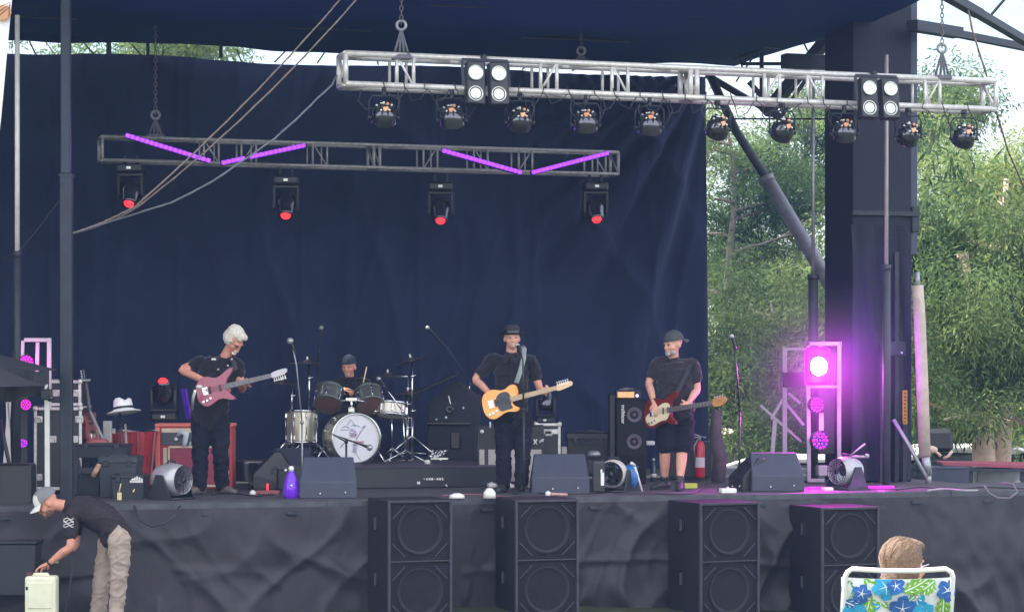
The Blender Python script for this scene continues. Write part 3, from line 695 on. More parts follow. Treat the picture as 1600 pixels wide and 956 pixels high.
# moving heads
m_red = lamp_mat('red_lens', (1.0, .03, .04), .42, (.5, .02, .02))
def moving_head(name, label, top, D, yaw=0, tilt=18, flip=False, group='moving head lights', lens=m_red, k=1.0):
    t = thing(name, label, 'stage light', top, yaw, group); M = WM[t.name]
    if flip: M = M @ Matrix.Rotation(math.pi, 4, 'Y')
    M = M @ Matrix.Scale(k, 4)
    def A(v): return M @ Vector(v)
    M3 = M.to_3x3().to_4x4()
    m = MB(); m.box(A((0, 0, -.06)), (.29, .20, .10), M3, .02); part('base', m, M_['blackplastic'], t)
    m = MB(); m.box(A((.0, -.105, -.06)), (.05, .006, .03), M3, .002); part('display', m, M_['lens'], t)
    m = MB()
    for sx in (-1, 1): m.prism([(-.04, -.12), (.04, -.12), (.055, -.22), (.045, -.37), (0, -.42), (-.045, -.37), (-.055, -.22)], .035, M @ Matrix(((0, 0, 1, sx*.135), (1, 0, 0, 0), (0, 1, 0, 0), (0, 0, 0, 1))), .006)
    m.box(A((0, 0, -.135)), (.30, .10, .04), M3, .01)
    part('yoke_arm', m, M_['blackplastic'], t)
    Mh = M @ Matrix.Translation((0, 0, -.33)) @ Matrix.Rotation(R(-tilt), 4, 'X')   # head points down, tipped to the audience
    m = MB(); m.lathe([(.03, .13), (.085, .12), (.112, .06), (.115, -.02), (.10, -.06), (.085, -.14), (.082, -.17), (.07, -.17), (.06, -.15)], 22, Mh); part('head', m, m_can, t)
    m = MB(); m.ball(Mh @ Vector((0, 0, -.155)), (.058, .058, .045), Mh.to_3x3().to_4x4()); part('lens', m, lens, t)
    if not flip:
        m = MB()
        for sx in (-.07, .07): m.box(A((sx, 0, .04)), (.03, .045, .09), M3, .006)
        part('clamp', m, M_['steel_dk'], t)
    return t
for x, y, tl, yw, lb in ((205, 255, 34, -8, 'moving head with red lens at the left end of the rear truss, ropes crossing it'), (447, 274, 30, 2, 'moving head with red lens above the drummer, left of the truss joint'),
                 (689, 284, 34, -2, 'moving head with red lens right of the rear truss joint'), (930, 284, 36, 10, 'moving head with red lens at the right end of the rear truss')):
    moving_head('moving_head', lb, tuple(P(x, y, tr_(x)+.1)), 0, R(yw), tl)

# LED battens
m_violet = lamp_mat('violet_leds', (.30, .03, 1.0), .34, (.3, .1, .6))
def batten(label, a, b, gap=None):
    a, b = P(*a), P(*b); c = (a+b)/2; d = (b-a).normalized()
    t = thing('led_batten', label, 'light bar', c, 0, 'violet light bars on the rear truss')
    up = Z; back = V
    m = MB(); m.bar(a+V*.045, b+V*.045, .07, .06, up=Z, bev=.008); part('housing', m, M_['blackplastic'], t)
    m = MB(); n = 18
    for i in range(n):
        f = (i+.5)/n
        if gap and gap[0] < f < gap[1]: continue
        q = a.lerp(b, f)
        m.bar(q-d*((b-a).length/n*.47), q+d*((b-a).length/n*.47), .034, .048, up=Z, bev=.008)
    part('led_strip', m, m_violet, t)
    # its own light on cloth and truss
    ld = bpy.data.lights.new('violet_glow', 'AREA'); lo = bpy.data.objects.new('violet_glow', ld); COL.objects.link(lo); ld.shape = 'RECTANGLE'; ld.size = (b-a).length; ld.size_y = .05
    ld.energy = .7; ld.color = (.42, .12, 1.0); lo.parent = t
    x = d; zz = V.copy(); zz = (zz-x*zz.dot(x)).normalized(); y = zz.cross(x); Mx = Matrix((x, y, zz)).transposed().to_4x4(); Mx.translation = c-V*.04-c; lo.matrix_local = Mx
batten('violet light bar sloping down at the left end of the rear truss', (196, 211, 26.6), (329, 252, 26.8))
batten('violet light bar sloping up left of centre, crossed by a dark cable', (346, 255, 26.9), (477, 227, 27.2), (.25, .32))
batten('violet light bar sloping down right of the rear truss joint', (691, 235, 27.7), (815, 270, 28.0))
batten('violet light bar sloping up to the right end of the rear truss', (831, 270, 28.1), (951, 239, 28.4))

# ropes and cables
def rope(name, label, pts, r, mt, cat='rope', twist=True, group=None):
    m = MB(); m.tube(pts, r, 6)
    if twist:
        P_ = [Vector(p) for p in pts]; L = sum((P_[i+1]-P_[i]).length for i in range(len(P_)-1)); n = int(L/.05); q = []
        for i in range(n):
            f = i/n*(len(P_)-1); k = min(int(f), len(P_)-2); c = P_[k].lerp(P_[k+1], f-k); a = i*1.2
            q.append(c+Vector((math.cos(a)*r*.9, math.sin(a)*r*.6, math.sin(a)*r*.9)))
        m.tube(q, r*.6, 5)
    return solo(name, m, mt, label, cat, group)
rp = mat('old_rope', (.22, .16, .14), .9, var=.3, vscale=40)
def cat_(a, b, sag, n=14): a, b = Vector(a), Vector(b); return [a.lerp(b, i/n)-Z*(sag*4*(i/n)*(1-i/n)) for i in range(n+1)]
rope('rope', 'upper of two long ropes slanting from the roof down to the dark post', cat_(P(596, -76, 22.9), P(212, 322, 22.9), .10)+cat_(P(212, 322, 22.9), P(114, 364, 23.1), .02)[1:], .008, rp, group='slanting ropes')
rope('rope', 'lower of two long ropes slanting from the roof down to the dark post', cat_(P(622, -76, 22.9), P(214, 324, 22.95), .14)+cat_(P(214, 324, 22.95), P(114, 365, 23.1), .03)[1:], .008, rp, group='slanting ropes')
rope('cable', 'slack grey cable from the left end of the front truss to the dark post', [P(526, 118, 23.4), P(518, 134, 23.3), P(496, 154, 23.2), P(468, 182, 23.1), P(430, 216, 23.1), P(392, 243, 23.0), P(330, 285, 23), P(270, 316, 23), P(212, 334, 23), P(160, 350, 23), P(114, 365, 23.1)], .009, mat('grey_cable', (.14, .15, .17), .6), 'cable')
rope('rope', 'thin stay rope in the sky above the right end of the front truss', [P(1508, -8, 26), P(1520, 50, 26), P(1542, 120, 26)], .010, rp)
rope('rope', 'thin stay rope from the right end of the front truss down to the trees', [P(1556, 172, 25.6), P(1575, 236, 27), P(1612, 320, 30)], .010, rp)
rope('cable', 'black cable looping over the backdrop from the left pole to the dark post', [P(6, 404, 23.5), P(30, 392, 23.5), P(58, 360, 23.5), P(80, 330, 23.4), P(96, 310, 23.3)], .006, M_['cable'], 'cable', False)
cord = -1; ORD = 'first second third fourth fifth sixth seventh eighth ninth tenth eleventh twelfth thirteenth fourteenth fifteenth sixteenth seventeenth eighteenth nineteenth twentieth twenty-first twenty-second twenty-third twenty-fourth twenty-fifth twenty-sixth'.split()
rnd = random.Random(2)
for seg in range(26):
    x = 590+seg*37+rnd.uniform(-8, 8)
    if 725 < x < 800 or 1335 < x < 1405 or x > 1540: continue
    k = (x-540)/1016; y = 131+40*k; D_ = tf(x)-.035; m = MB(); cord += 1
    m.tube([P(x, y-9, D_), P(x+rnd.uniform(-4, 4), y+2, D_-.02), P(x+rnd.uniform(4, 10), y+7, D_), P(x+12, y+14+rnd.uniform(0, 16), D_), P(x+26, y+12+rnd.uniform(0, 14), D_), P(x+37, y+4, D_)], .006, 5)
    solo('looped_cable', m, M_['cable'], 'black power cord looped under the front truss, %s from the left' % ORD[cord],  'cable', 'power cords looped along the front truss')

# ------------------------------------------------------------------ LED towers
m_mag_hot = lamp_mat('magenta_hot_lens', (1.0, .32, 1.0), 22.0)
m_mag = lamp_mat('magenta_leds', (1.0, .015, .80), .34, (.3, .01, .25)); m_blue = lamp_mat('blue_violet_leds', (.16, .03, 1.0), .4, (.1, .02, .4))
m_frame = mat('tower_frame_aluminium', (.34, .31, .34), .45, .5, var=.12)
def wash(t, c, r, hot, mix=False):
    Ml = Matrix.Translation(c) @ RT @ Matrix.Rotation(R(90), 4, 'X')
    m = MB(); m.lathe([(.05, -.16), (r*1.05, -.12), (r*1.2, -.01), (r*1.2, .02), (r*1.08, .02), (r*1.05, 0)], 24, Ml); h = part('lamp_housing', m, M_['blackplastic'], t)
    if hot:
        m = MB(); m.lathe([(r*1.05, .0), (r*.8, .02), (.001, .03)], 28, Ml, cap=False); part('lens', m, m_mag_hot, t)
        m = MB(); m.box(c+V*.03, (.31, .05, .42), RT, .03); part('halo_plate', m, lamp_mat('magenta_halo', (1.0, .0, .58), .30, (.3, .0, .25)), t)  # glowing plate added for the magenta halo around the lens
    else:
        a_, b_ = MB(), MB()
        pts = [(0, 0)]+[(.5*r*math.cos(k*math.pi/3), .5*r*math.sin(k*math.pi/3)) for k in range(6)]+[(.9*r*math.cos(k*math.pi/6), .9*r*math.sin(k*math.pi/6)) for k in range(12)]
        for i, (x, y) in enumerate(pts): (a_ if (not mix or i % 3) else b_).ball(Ml @ Vector((x, y, .01)), r*.17, seg=8)
        part('led_cells', a_, m_mag, t)
        if mix: part('led_cells', b_, m_blue, t)
        else: b_.bm.free()
def lamp_light(loc, energy, col, rad=.07, parent=None, spot=None):
    ld = bpy.data.lights.new('led_and_fill', 'SPOT' if spot else 'POINT'); lo = bpy.data.objects.new('led_and_fill', ld); COL.objects.link(lo); ld.energy = energy; ld.color = col; ld.shadow_soft_size = rad
    if spot: ld.spot_size = R(118); ld.spot_blend = .6; lo.rotation_euler = (Vector(spot)).to_track_quat('-Z', 'Y').to_euler()
    lo.location = loc
    if parent: lo.parent = parent; lo.location = WM[parent.name].inverted() @ Vector(loc)
DT = 26.9
tw = thing('lamp_tower', 'tall aluminium frame with one blazing white magenta lamp over two smaller ones', 'lamp tower', P(1286, 755, DT), TH)
m = MB()
for x in (1262, 1311): m.bar(P(x, 534, DT), P(x-(0 if x > 1300 else -2), 752, DT), .045, .045, bev=.004)
m.bar(P(1258, 537, DT), P(1315, 537, DT), .045, .045, bev=.004); m.bar(P(1262, 604, DT), P(1311, 604, DT), .03, .03); m.bar(P(1262, 750, DT), P(1288, 750, DT), .04, .04)
m.box(P(1284, 735, DT), (.12, .10, .12), RT, .01); m.bar(P(1283, 645, DT+.06), P(1283, 672, DT+.06), .05, .04)
part('frame', m, m_frame, tw)
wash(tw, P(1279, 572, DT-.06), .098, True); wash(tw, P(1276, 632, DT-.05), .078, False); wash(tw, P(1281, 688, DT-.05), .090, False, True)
m = MB(); m.box(P(1286, 571, DT+.14), (.32, .02, .42), RT, .01); m.box(P(1290, 640, DT+.1), (.2, .05, 1.0), RT, .01); part('back_plate', m, M_['blackplastic'], tw)
lamp_light(P(1279, 572, DT-.12), 120, (1.0, .03, .95), .08, tw, (-.3, -1, -.32)); lamp_light(P(1285, 590, DT-.14), 2.2, (1.0, .04, .95), .05, tw); lamp_light(P(1285, 665, DT-.2), 2.0, (.8, .05, 1.0), .06, tw); lamp_light(P(1326, 540, DT-.5), 14, (.40, .03, 1.0), .12, tw, (.55, .8, -.1))  # frame fill and violet column spot are added without fixtures of their own
# leaning secondary frame
sf = thing('crossed_stand', 'upright aluminium frame with crossed legs left of the magenta lamps', 'frame', P(1226, 755, 27.4), TH)
m = MB(); D_ = 27.4
m.bar(P(1226, 543, D_), P(1226, 720, D_), .055, .05, bev=.004); m.bar(P(1226, 545, D_), P(1260, 545, D_), .02, .03)
m.bar(P(1188, 633, D_), P(1252, 690, D_), .045, .03, bev=.003); m.bar(P(1232, 614, D_), P(1250, 630, D_), .04, .03); m.bar(P(1224, 622, D_), P(1205, 654, D_), .05, .03); m.bar(P(1211, 655, D_), P(1206, 718, D_), .045, .03)
m.bar(P(1228, 630, D_), P(1256, 664, D_), .03, .03)
part('leg', m, m_frame, sf)
m = MB(); m.box(P(1240, 593, D_-.02), (.26, .05, .17), RT, .008); part('dark_panel', m, M_['blackplastic'], sf)
# left tower
DT = 24.3
tw2 = thing('lamp_tower', 'aluminium lamp frame with magenta and blue lamps at the far left behind the tent', 'lamp tower', P(40, 760, DT), TH)
m = MB()
m.bar(P(38, 531, DT), P(80, 531, DT), .05, .04, bev=.004); m.bar(P(77, 529, DT), P(77, 640, DT), .042, .04, bev=.004); m.bar(P(36, 532, DT), P(34, 600, DT), .03, .03); m.bar(P(59, 535, DT), P(58, 580, DT), .035, .03)
m.bar(P(15, 628, DT), P(7, 738, DT), .035, .03); m.bar(P(12, 628, DT), P(16, 752, DT), .03, .03)
part('frame', m, mat('pale_frame', (.55, .53, .50), .5, .3, var=.12), tw2)
wash(tw2, P(41, 566, DT-.05), .065, False); wash(tw2, P(40, 632, DT-.05), .05, False); wash(tw2, P(36, 692, DT-.04), .04, False, True)
m = MB(); m.box(P(31, 650, DT+.1), (.16, .08, 1.3), RT, .01); m.tube([P(0, 655, DT-.3), P(20, 752, DT-.4)], .02, 8); part('back_plate', m, M_['blackplastic'], tw2)
lamp_light(P(41, 566, DT-.25), .8, (1, .1, .9), .06, tw2)
# glowing bars lying on the deck
for (x0, x1, y, D_, lb) in ((1261, 1283, 766, 25.6, 'short magenta light bar on the deck below the lamp tower'), (1356, 1398, 764, 25.6, 'longer magenta light bar on the deck by the grey fan')):
    t = thing('floor_batten', lb, 'light bar', P((x0+x1)/2, y+3, D_), TH, 'magenta bars on the deck')
    m = MB(); m.bar(P(x0, y+1, D_), P(x1, y+1, D_), .05, .045, bev=.006); part('housing', m, M_['blackplastic'], t)
    m = MB(); m.bar(P(x0+1, y-3, D_-.02), P(x1-1, y-3, D_-.02), .04, .03, bev=.006); part('led_strip', m, m_mag, t)
    lamp_light(P((x0+x1)/2, y-6, D_-.05), .5, (.8, .05, 1), .04, t)
m = MB(); m.box(P(1293, 765, 25.5), (.11, .08, .055), RT, .008); solo('power_box', m, M_['white'], 'small white power box on the deck between the magenta bars', 'power box')

# fog ball added to give the magenta lamp a halo like lens bloom
fm = bpy.data.materials.new('halo_fog'); fm.use_nodes = True; n = fm.node_tree; n.nodes.clear()
fo = n.nodes.new('ShaderNodeOutputMaterial'); pv = n.nodes.new('ShaderNodeVolumePrincipled'); tcf = n.nodes.new('ShaderNodeTexCoord')
ln = n.nodes.new('ShaderNodeVectorMath'); ln.operation = 'LENGTH'; mpf = n.nodes.new('ShaderNodeMapping'); mpf.inputs['Location'].default_value = (0, 0, -1.1)
n.links.new(tcf.outputs['Object'], mpf.inputs['Vector']); n.links.new(mpf.outputs['Vector'], ln.inputs[0])
mrf = n.nodes.new('ShaderNodeMapRange'); mrf.inputs['From Min'].default_value = .1; mrf.inputs['From Max'].default_value = 1.05; mrf.inputs['To Min'].default_value = .12; mrf.inputs['To Max'].default_value = 0
n.links.new(ln.outputs['Value'], mrf.inputs['Value']); n.links.new(mrf.outputs['Result'], pv.inputs['Density']); pv.inputs['Color'].default_value = (.85, .8, 1, 1)
n.links.new(pv.outputs['Volume'], fo.inputs['Volume'])
fc_ = P(1279, 572, 26.45); m = MB(); m.ball(fc_, 1.1, seg=24); fg_ = solo('halo_fog', m, fm, kind='stuff')
# ------------------------------------------------------------------ people: lofted limbs fused by voxel remesh
TMP = bpy.data.scenes.new('workshop')
def remesh(mb, vox, smooth=2):
    me = mb.mesh('tmp'); o = bpy.data.objects.new('tmp', me); TMP.collection.objects.link(o)
    md = o.modifiers.new('r', 'REMESH'); md.mode = 'VOXEL'; md.voxel_size = vox; md.use_smooth_shade = True
    if smooth: ms = o.modifiers.new('s', 'SMOOTH'); ms.iterations = smooth; ms.factor = .5
    with bpy.context.temp_override(scene=TMP, view_layer=TMP.view_layers[0]): dg = bpy.context.evaluated_depsgraph_get()
    dg.update()
    r = bpy.data.meshes.new_from_object(o.evaluated_get(dg)); bpy.data.objects.remove(o); bpy.data.meshes.remove(me)
    r.materials.clear(); r.polygons.foreach_set('use_smooth', [True]*len(r.polygons)); return r
def loft(mb, pts, rad, side=None, n=12, sub=3):
    pts = [Vector(p) for p in pts]; rad = [(r if hasattr(r, '__len__') else (r, r)) for r in rad]
    q, rr = [], []
    for i in range(len(pts)-1):                       # Catmull-Rom through the joints
        p0 = pts[i-1] if i else pts[i]*2-pts[i+1]; p1, p2 = pts[i], pts[i+1]; p3 = pts[i+2] if i+2 < len(pts) else pts[i+1]*2-pts[i]
        for k in range(sub):
            t = k/sub; q.append(.5*((2*p1)+(-p0+p2)*t+(2*p0-5*p1+4*p2-p3)*t*t+(-p0+3*p1-3*p2+p3)*t**3))
            s_ = t*t*(3-2*t); rr.append((rad[i][0]*(1-s_)+rad[i+1][0]*s_, rad[i][1]*(1-s_)+rad[i+1][1]*s_))
    q.append(pts[-1]); rr.append(rad[-1])
    d0 = (q[0]-q[1]).normalized(); d1 = (q[-1]-q[-2]).normalized(); Q, W_ = [], []
    for f, k in ((.9, .35), (.6, .75)): Q.append(q[0]+d0*rr[0][1]*f); W_.append((rr[0][0]*k, rr[0][1]*k))
    Q += q; W_ += rr
    for f, k in ((.6, .75), (.9, .35)): Q.append(q[-1]+d1*rr[-1][1]*f); W_.append((rr[-1][0]*k, rr[-1][1]*k))
    mb.tube(Q, W_, n, side=side); return mb
def frame(o, fwd, up):
    f = Vector(fwd).normalized(); u_ = Vector(up); u_ = (u_-f*u_.dot(f)).normalized(); x = u_.cross(f)*-1
    M = Matrix((x, -f, u_)).transposed().to_4x4(); M.translation = o; return M   # local: -y = forward, z = up, x = right of viewer
def head(mb, M, k=1.0):
    def B(c, r, rot=None): mb.ball(M @ (Vector(c)*k), tuple(v*k for v in r), M.to_3x3().to_4x4() @ (Euler(rot).to_matrix().to_4x4() if rot else Matrix.Identity(4)), 16)
    B((0, .012, .035), (.076, .096, .088)); B((0, -.02, -.02), (.066, .078, .078)); B((0, -.035, -.062), (.048, .052, .048))
    B((0, -.068, -.088), (.026, .022, .020)); B((0, -.092, -.012), (.013, .020, .030), (-.25, 0, 0)); B((0, -.104, -.028), (.017, .014, .012))
    B((-.03, -.078, .022), (.026, .014, .010)); B((.03, -.078, .022), (.026, .014, .010)); B((-.045, -.062, -.025), (.02, .02, .018)); B((.045, -.062, -.025), (.02, .02, .018))
    B((0, -.09, -.060), (.024, .010, .006)); B((0, -.088, -.070), (.022, .010, .006))
    B((-.078, .01, -.008), (.010, .020, .033), (.2, 0, 0)); B((.078, .01, -.008), (.010, .020, .033), (.2, 0, 0))
def hand(mb, wr, dirn, palm, curl=.5, k=1.0, side=1):
    d = Vector(dirn).normalized(); pn = Vector(palm); pn = (pn-d*pn.dot(d)).normalized(); x = d.cross(pn)*side
    pc = wr+d*.05*k
    loft(mb, [wr, wr+d*.04*k, wr+d*.085*k], [(.026*k, .020*k), (.040*k, .018*k), (.041*k, .014*k)], side=x, n=10)
    for i, (o_, L) in enumerate(((-.032, .072), (-.011, .082), (.011, .077), (.031, .060))):
        p = wr+d*.088*k+x*o_*k; a = d.copy(); pts = [p-d*.01*k]
        for j, f in enumerate((.42, .32, .26)):
            ang = curl*(.5+.45*j); a = (Quaternion(x, ang*(1 if True else -1)).to_matrix() @ a) if False else (a*math.cos(ang)+pn*math.sin(ang)).normalized(); p = p+a*L*f*k; pts.append(p)
        loft(mb, pts, [.0098*k, .0095*k, .009*k, .0075*k], n=8, sub=2)
    q = wr+d*.025*k-x*.028*k; loft(mb, [q, q+(d*.5-x*.8+pn*.35).normalized()*.035*k, q+(d*.9-x*.5+pn*.7).normalized()*.07*k], [.013*k, .012*k, .009*k], n=8, sub=2)
def wrinkle(me, amp, sc, seed=0, fold=.75):
    n = len(me.vertices); co = np.empty(n*3, 'f'); no = np.empty(n*3, 'f'); me.vertices.foreach_get('co', co); me.vertex_normals.foreach_get('vector', no)
    co = co.reshape(-1, 3); no = no.reshape(-1, 3); f = np.empty(n, 'f')
    for i, c in enumerate(co.tolist()): f[i] = .5*noise.noise(Vector((c[0]*sc+seed, c[1]*sc, c[2]*sc*.55)))+fold*((1-2*abs(noise.noise(Vector((c[0]*sc*.7+c[2]*sc*.35+seed, c[1]*sc*.6, c[2]*sc*1.15-c[0]*sc*.4)))))**3+.5*(1-2*abs(noise.noise(Vector((c[0]*sc*1.5-c[2]*sc*.9, c[1]*sc+seed, c[2]*sc*2.1)))))**3-.5)
    co = co+no*(amp*f)[:, None]; me.vertices.foreach_set('co', co.ravel()); me.update()
    return me

def person(label, J, base, skin, top, bot, shoes, headM, hk=1.0, short_sleeve=.62, shorts=False, bellyr=(.17, .12), chestr=(.19, .12), fat=1.0, sock=None, hands=None, cross=None, legs=True, group=None):
    """J: world joints  pelvis, waist, chest, neck, sh/el/wr (L,R), hip/kn/an/toe (L,R); side = shoulder axis"""
    t = thing('person', label, 'person', base, 0, group)
    side = (J['shR']-J['shL']).normalized(); front = side.cross(Z); front = -front if front.y > 0 else front
    b = MB()
    loft(b, [J['pelvis'], J['waist'], J['chest'], J['neck']-(J['neck']-J['chest'])*.25], [(.13, .10), (.12, .09), (.14, .09), (.06, .05)], side=side, n=16)
    hc = headM.translation
    loft(b, [J['neck']-(hc-J['neck'])*.3, J['neck'].lerp(hc, .5), hc], [.058, .055, .05], n=12); head(b, headM, hk)
    for s_ in 'LR':
        sh, el, wr = J['sh'+s_], J['el'+s_], J['wr'+s_]
        loft(b, [J['chest'].lerp(sh, .6), sh, sh.lerp(el, .5), el, el.lerp(wr, .35), wr], [.05*fat, .052*fat, .047*fat, .039*fat, .040*fat, .026], n=12)
        if hands: h = hands[s_]; hand(b, wr, h[0], h[1], h[2], 1.0, h[3])
        if legs:
            loft(b, [J['pelvis'].lerp(J['hip'+s_], .7), J['hip'+s_], J['hip'+s_].lerp(J['kn'+s_], .5), J['kn'+s_], J['kn'+s_].lerp(J['an'+s_], .3), J['an'+s_]], [.08, .08, .075*fat, .055*fat, .057*fat, .036], n=12)
            loft(b, [J['an'+s_]+Z*.02, J['an'+s_]-Z*.015], [.034, .026], n=10)
    part('body', remesh(b, .0085, 2), skin, t)
    s = MB(); sh_w = .062*fat
    loft(s, [J['pelvis'], J['waist'], J['chest'], J['chest'].lerp(J['neck'], .50), J['chest'].lerp(J['neck'], .74)], [(bellyr[0]*.97, bellyr[1]), bellyr, chestr, (chestr[0]*.80, chestr[1]*.78), (.082, .072)], side=side, n=20)
    for s_ in 'LR':
        sh, el = J['sh'+s_], J['el'+s_]; e = sh.lerp(el, short_sleeve)
        loft(s, [J['chest'].lerp(sh, .55)+Z*.02, sh, sh.lerp(el, short_sleeve*.5), e], [.075*fat, .066*fat, .068*fat, .066*fat], n=12)
    part('shirt', wrinkle(remesh(s, .0105, 2), .017, 9, len(label)), top, t)
    if legs:
        p = MB(); loft(p, [J['waist'].lerp(J['pelvis'], .5), J['pelvis'], J['pelvis']-Z*.05], [(bellyr[0]*.93, bellyr[1]*.92), (.165*fat, .125*fat), (.13, .10)], side=side, n=18)
        for s_ in 'LR':
            hp, kn, an = J['hip'+s_], J['kn'+s_], J['an'+s_]
            if shorts: loft(p, [hp+Z*.03, hp.lerp(kn, .45), hp.lerp(kn, .88)], [.105*fat, .108*fat, .107*fat], n=14)
            else: loft(p, [hp+Z*.03, hp.lerp(kn, .5), kn, kn.lerp(an, .5), an+Z*.01], [.108*fat, .098*fat, .084*fat, .078, .078], n=14)
        part('shorts' if shorts else 'trousers', wrinkle(remesh(p, .0105, 2), .017, 9, 3+len(label)), bot, t)
        for s_ in 'LR':
            q = MB(); an, to = J['an'+s_], J['toe'+s_]; d = to-an; d.z = 0; d.normalize(); g_ = Vector((an.x, an.y, base[2]))
            sd = d.cross(Z)
            loft(q, [g_-d*.055+Z*.045, g_+d*.04+Z*.05, g_+d*.12+Z*.04, g_+d*.185+Z*.028], [(.036, .042), (.042, .046), (.046, .036), (.036, .024)], side=sd, n=12)
            loft(q, [g_+Z*.05, g_+Z*.10], [.042, .044], n=10)
            sh_ = part('shoe', remesh(q, .008, 1), shoes, t)
            q = MB(); q.prism([(x_, y_) for x_, y_ in [(.044*math.cos(a)*(1.05 if math.sin(a) > 0 else .9), .14*math.sin(a)) for a in np.linspace(0, 6.283, 18, endpoint=False)]], .022,
                Matrix.Translation(g_+d*.065+Z*.011) @ Matrix((sd, d, Z)).transposed().to_4x4(), .004); part('sole', q, M_['rubber'], sh_)
            if sock: q = MB(); loft(q, [g_+Z*.08, g_.lerp(J['kn'+s_], .12)+Z*.10, an.lerp(J['kn'+s_], sock)], [.045, .046, .05], n=12); part('sock', remesh(q, .008, 1), M_['shoe'], t)
    # eyes
    for sx in (-.029, .029):
        q = MB(); q.ball(headM @ (Vector((sx, -.087, .006))*hk), .0085*hk, seg=8); part('eye', q, M_['eye'], t)
    return t
def cap_part(t, M, k, mt, brim_dir=-1, brim_mt=None, name='cap', front_mt=None, z0=.02):
    b = MB(); n = 20
    def dome(u_, v_):
        a = u_*2*math.pi; e = v_*math.pi/2
        return M @ (Vector((.088*math.cos(a)*math.cos(e), .012+.108*math.sin(a)*math.cos(e), z0+.02+.098*math.sin(e)))*k)
    b.mi = 0; b.grid(24, 8, dome)
    for f in b.bm.faces:
        c = M.inverted() @ f.calc_center_median()
        if front_mt and c.y*brim_dir > .035*k: f.material_index = 1
    h = part(name, b, [mt, front_mt or mt], t)
    b = MB()
    def br(u_, v_):
        a = (u_-.5)*2.2; r_ = 1+v_*.75; x = .082*math.sin(a)*(1+.12*v_); y = brim_dir*(.100*math.cos(a)+.075*v_*math.cos(a*.8)); return M @ (Vector((x, .012+y, z0+.022-.018*v_-.03*(abs(math.sin(a)))**2*v_))*k)
    b.grid(12, 5, br); b.grid(12, 5, lambda u_, v_: br(u_, v_)-M.to_3x3() @ Vector((0, 0, .004)))
    part('visor', b, brim_mt or mt, h)
    b = MB(); b.ball(M @ (Vector((0, .012, z0+.118))*k), .007*k, seg=8); part('button', b, mt, h)
    return h
def hair_part(t, M, k, mt, blobs, seed=1, amp=.012, name='hair', vox=.009):
    b = MB()
    for c, r in blobs: b.ball(M @ (Vector(c)*k), tuple(v*k for v in r), M.to_3x3().to_4x4(), 14)
    me = remesh(b, vox, 1); wrinkle(me, amp, 38, seed, .3); return part(name, me, mt, t)
def glasses(t, M, k=1.0):
    b = MB()
    for sx in (-1, 1):
        b.tube([M @ (Vector((sx*.030+.021*math.cos(a), -.098, .004+.015*math.sin(a)))*k) for a in np.linspace(0, 6.28, 12, endpoint=False)], .0028, 5, closed=True)
        b.tube([M @ (Vector((sx*.052, -.096, .008))*k), M @ (Vector((sx*.082, -.02, .004))*k), M @ (Vector((sx*.083, .02, -.004))*k)], .0028, 5)
    b.tube([M @ Vector((-.01, -.10, .006)), M @ Vector((.01, -.10, .006))], .0025, 5); return part('glasses', b, M_['black'], t)

def floor_at(x, D, z=HS): return Vector(((x-CX)/FPX*D, D, z))
def legs_(J, D, hipL, hipR, knL, knR, anL, anR, dz=0, toes=((-.05, -.16), (.05, -.16)), z=HS, kd=-.03):
    J['hipL'], J['hipR'] = P(*hipL, D), P(*hipR, D); J['knL'], J['knR'] = P(*knL, D+kd), P(*knR, D+kd)
    for s_, an, to in (('L', anL, toes[0]), ('R', anR, toes[1])):
        a = P(an[0], 0, an[1]); a.z = z+.085; J['an'+s_] = a; J['toe'+s_] = Vector((a.x+to[0], a.y+to[1], z+.03))

# ---- guitarist on the left, white hair
D = 24.6; J = {}
J.update(pelvis=P(327, 652, D), waist=P(330, 620, D), chest=P(340, 582, D-.02), neck=P(353, 556, D-.06), shL=P(313, 565, D-.02), shR=P(370, 568, D-.02),
         elL=P(284, 578, D-.02), elR=P(378, 607, D-.06), wrL=P(338, 604, D-.27), wrR=P(381, 602, D-.27))
legs_(J, D, (314, 658), (342, 658), (313, 712), (345, 712), (312, 24.55), (347, 24.65), toes=((-.10, -.14), (.16, -.12)))
Mh = frame(P(366, 532, D-.12), (.62, -.50, -.80), (.50, -.35, .75))
g1 = person('guitarist with white hair and glasses in black shirt, looking down at his magenta guitar', J, floor_at(328, D), M_['skin_r'], M_['shirt'], M_['denim'], M_['leather'], Mh, 1.06, .42,
            bellyr=(.195, .15), chestr=(.205, .135), hands={'L': (P(353, 609, D-.32)-P(338, 604, D-.27), (0, .9, .2), .7, 1), 'R': (P(390, 592, D-.34)-P(381, 602, D-.27), (0, -.8, -.5), .9, -1)})
hair_part(g1, Mh, 1.06, M_['hair_w'], [((0, .035, .055), (.088, .098, .088)), ((-.06, .03, .0), (.035, .07, .06)), ((.06, .03, .0), (.035, .07, .06)), ((0, .085, .0), (.075, .045, .07)), ((0, -.05, .10), (.065, .045, .035)), ((.03, -.07, .085), (.03, .025, .025))], 3, .016)
hair_part(g1, Mh, 1.06, M_['hair_w'], [((0, -.098, -.052), (.03, .012, .010)), ((0, -.088, -.086), (.028, .02, .02))], 5, .004, 'beard', .006); glasses(g1, Mh, 1.06)
m = MB()
for x, y in ((334, 561), (341, 577), (356, 571), (362, 561)): m.ball(P(x, y, D-.185), .009, seg=8)
m.box(P(334, 561, D-.188), (.045, .012, .018)); part('shirt_button', m, M_['white'], g1)

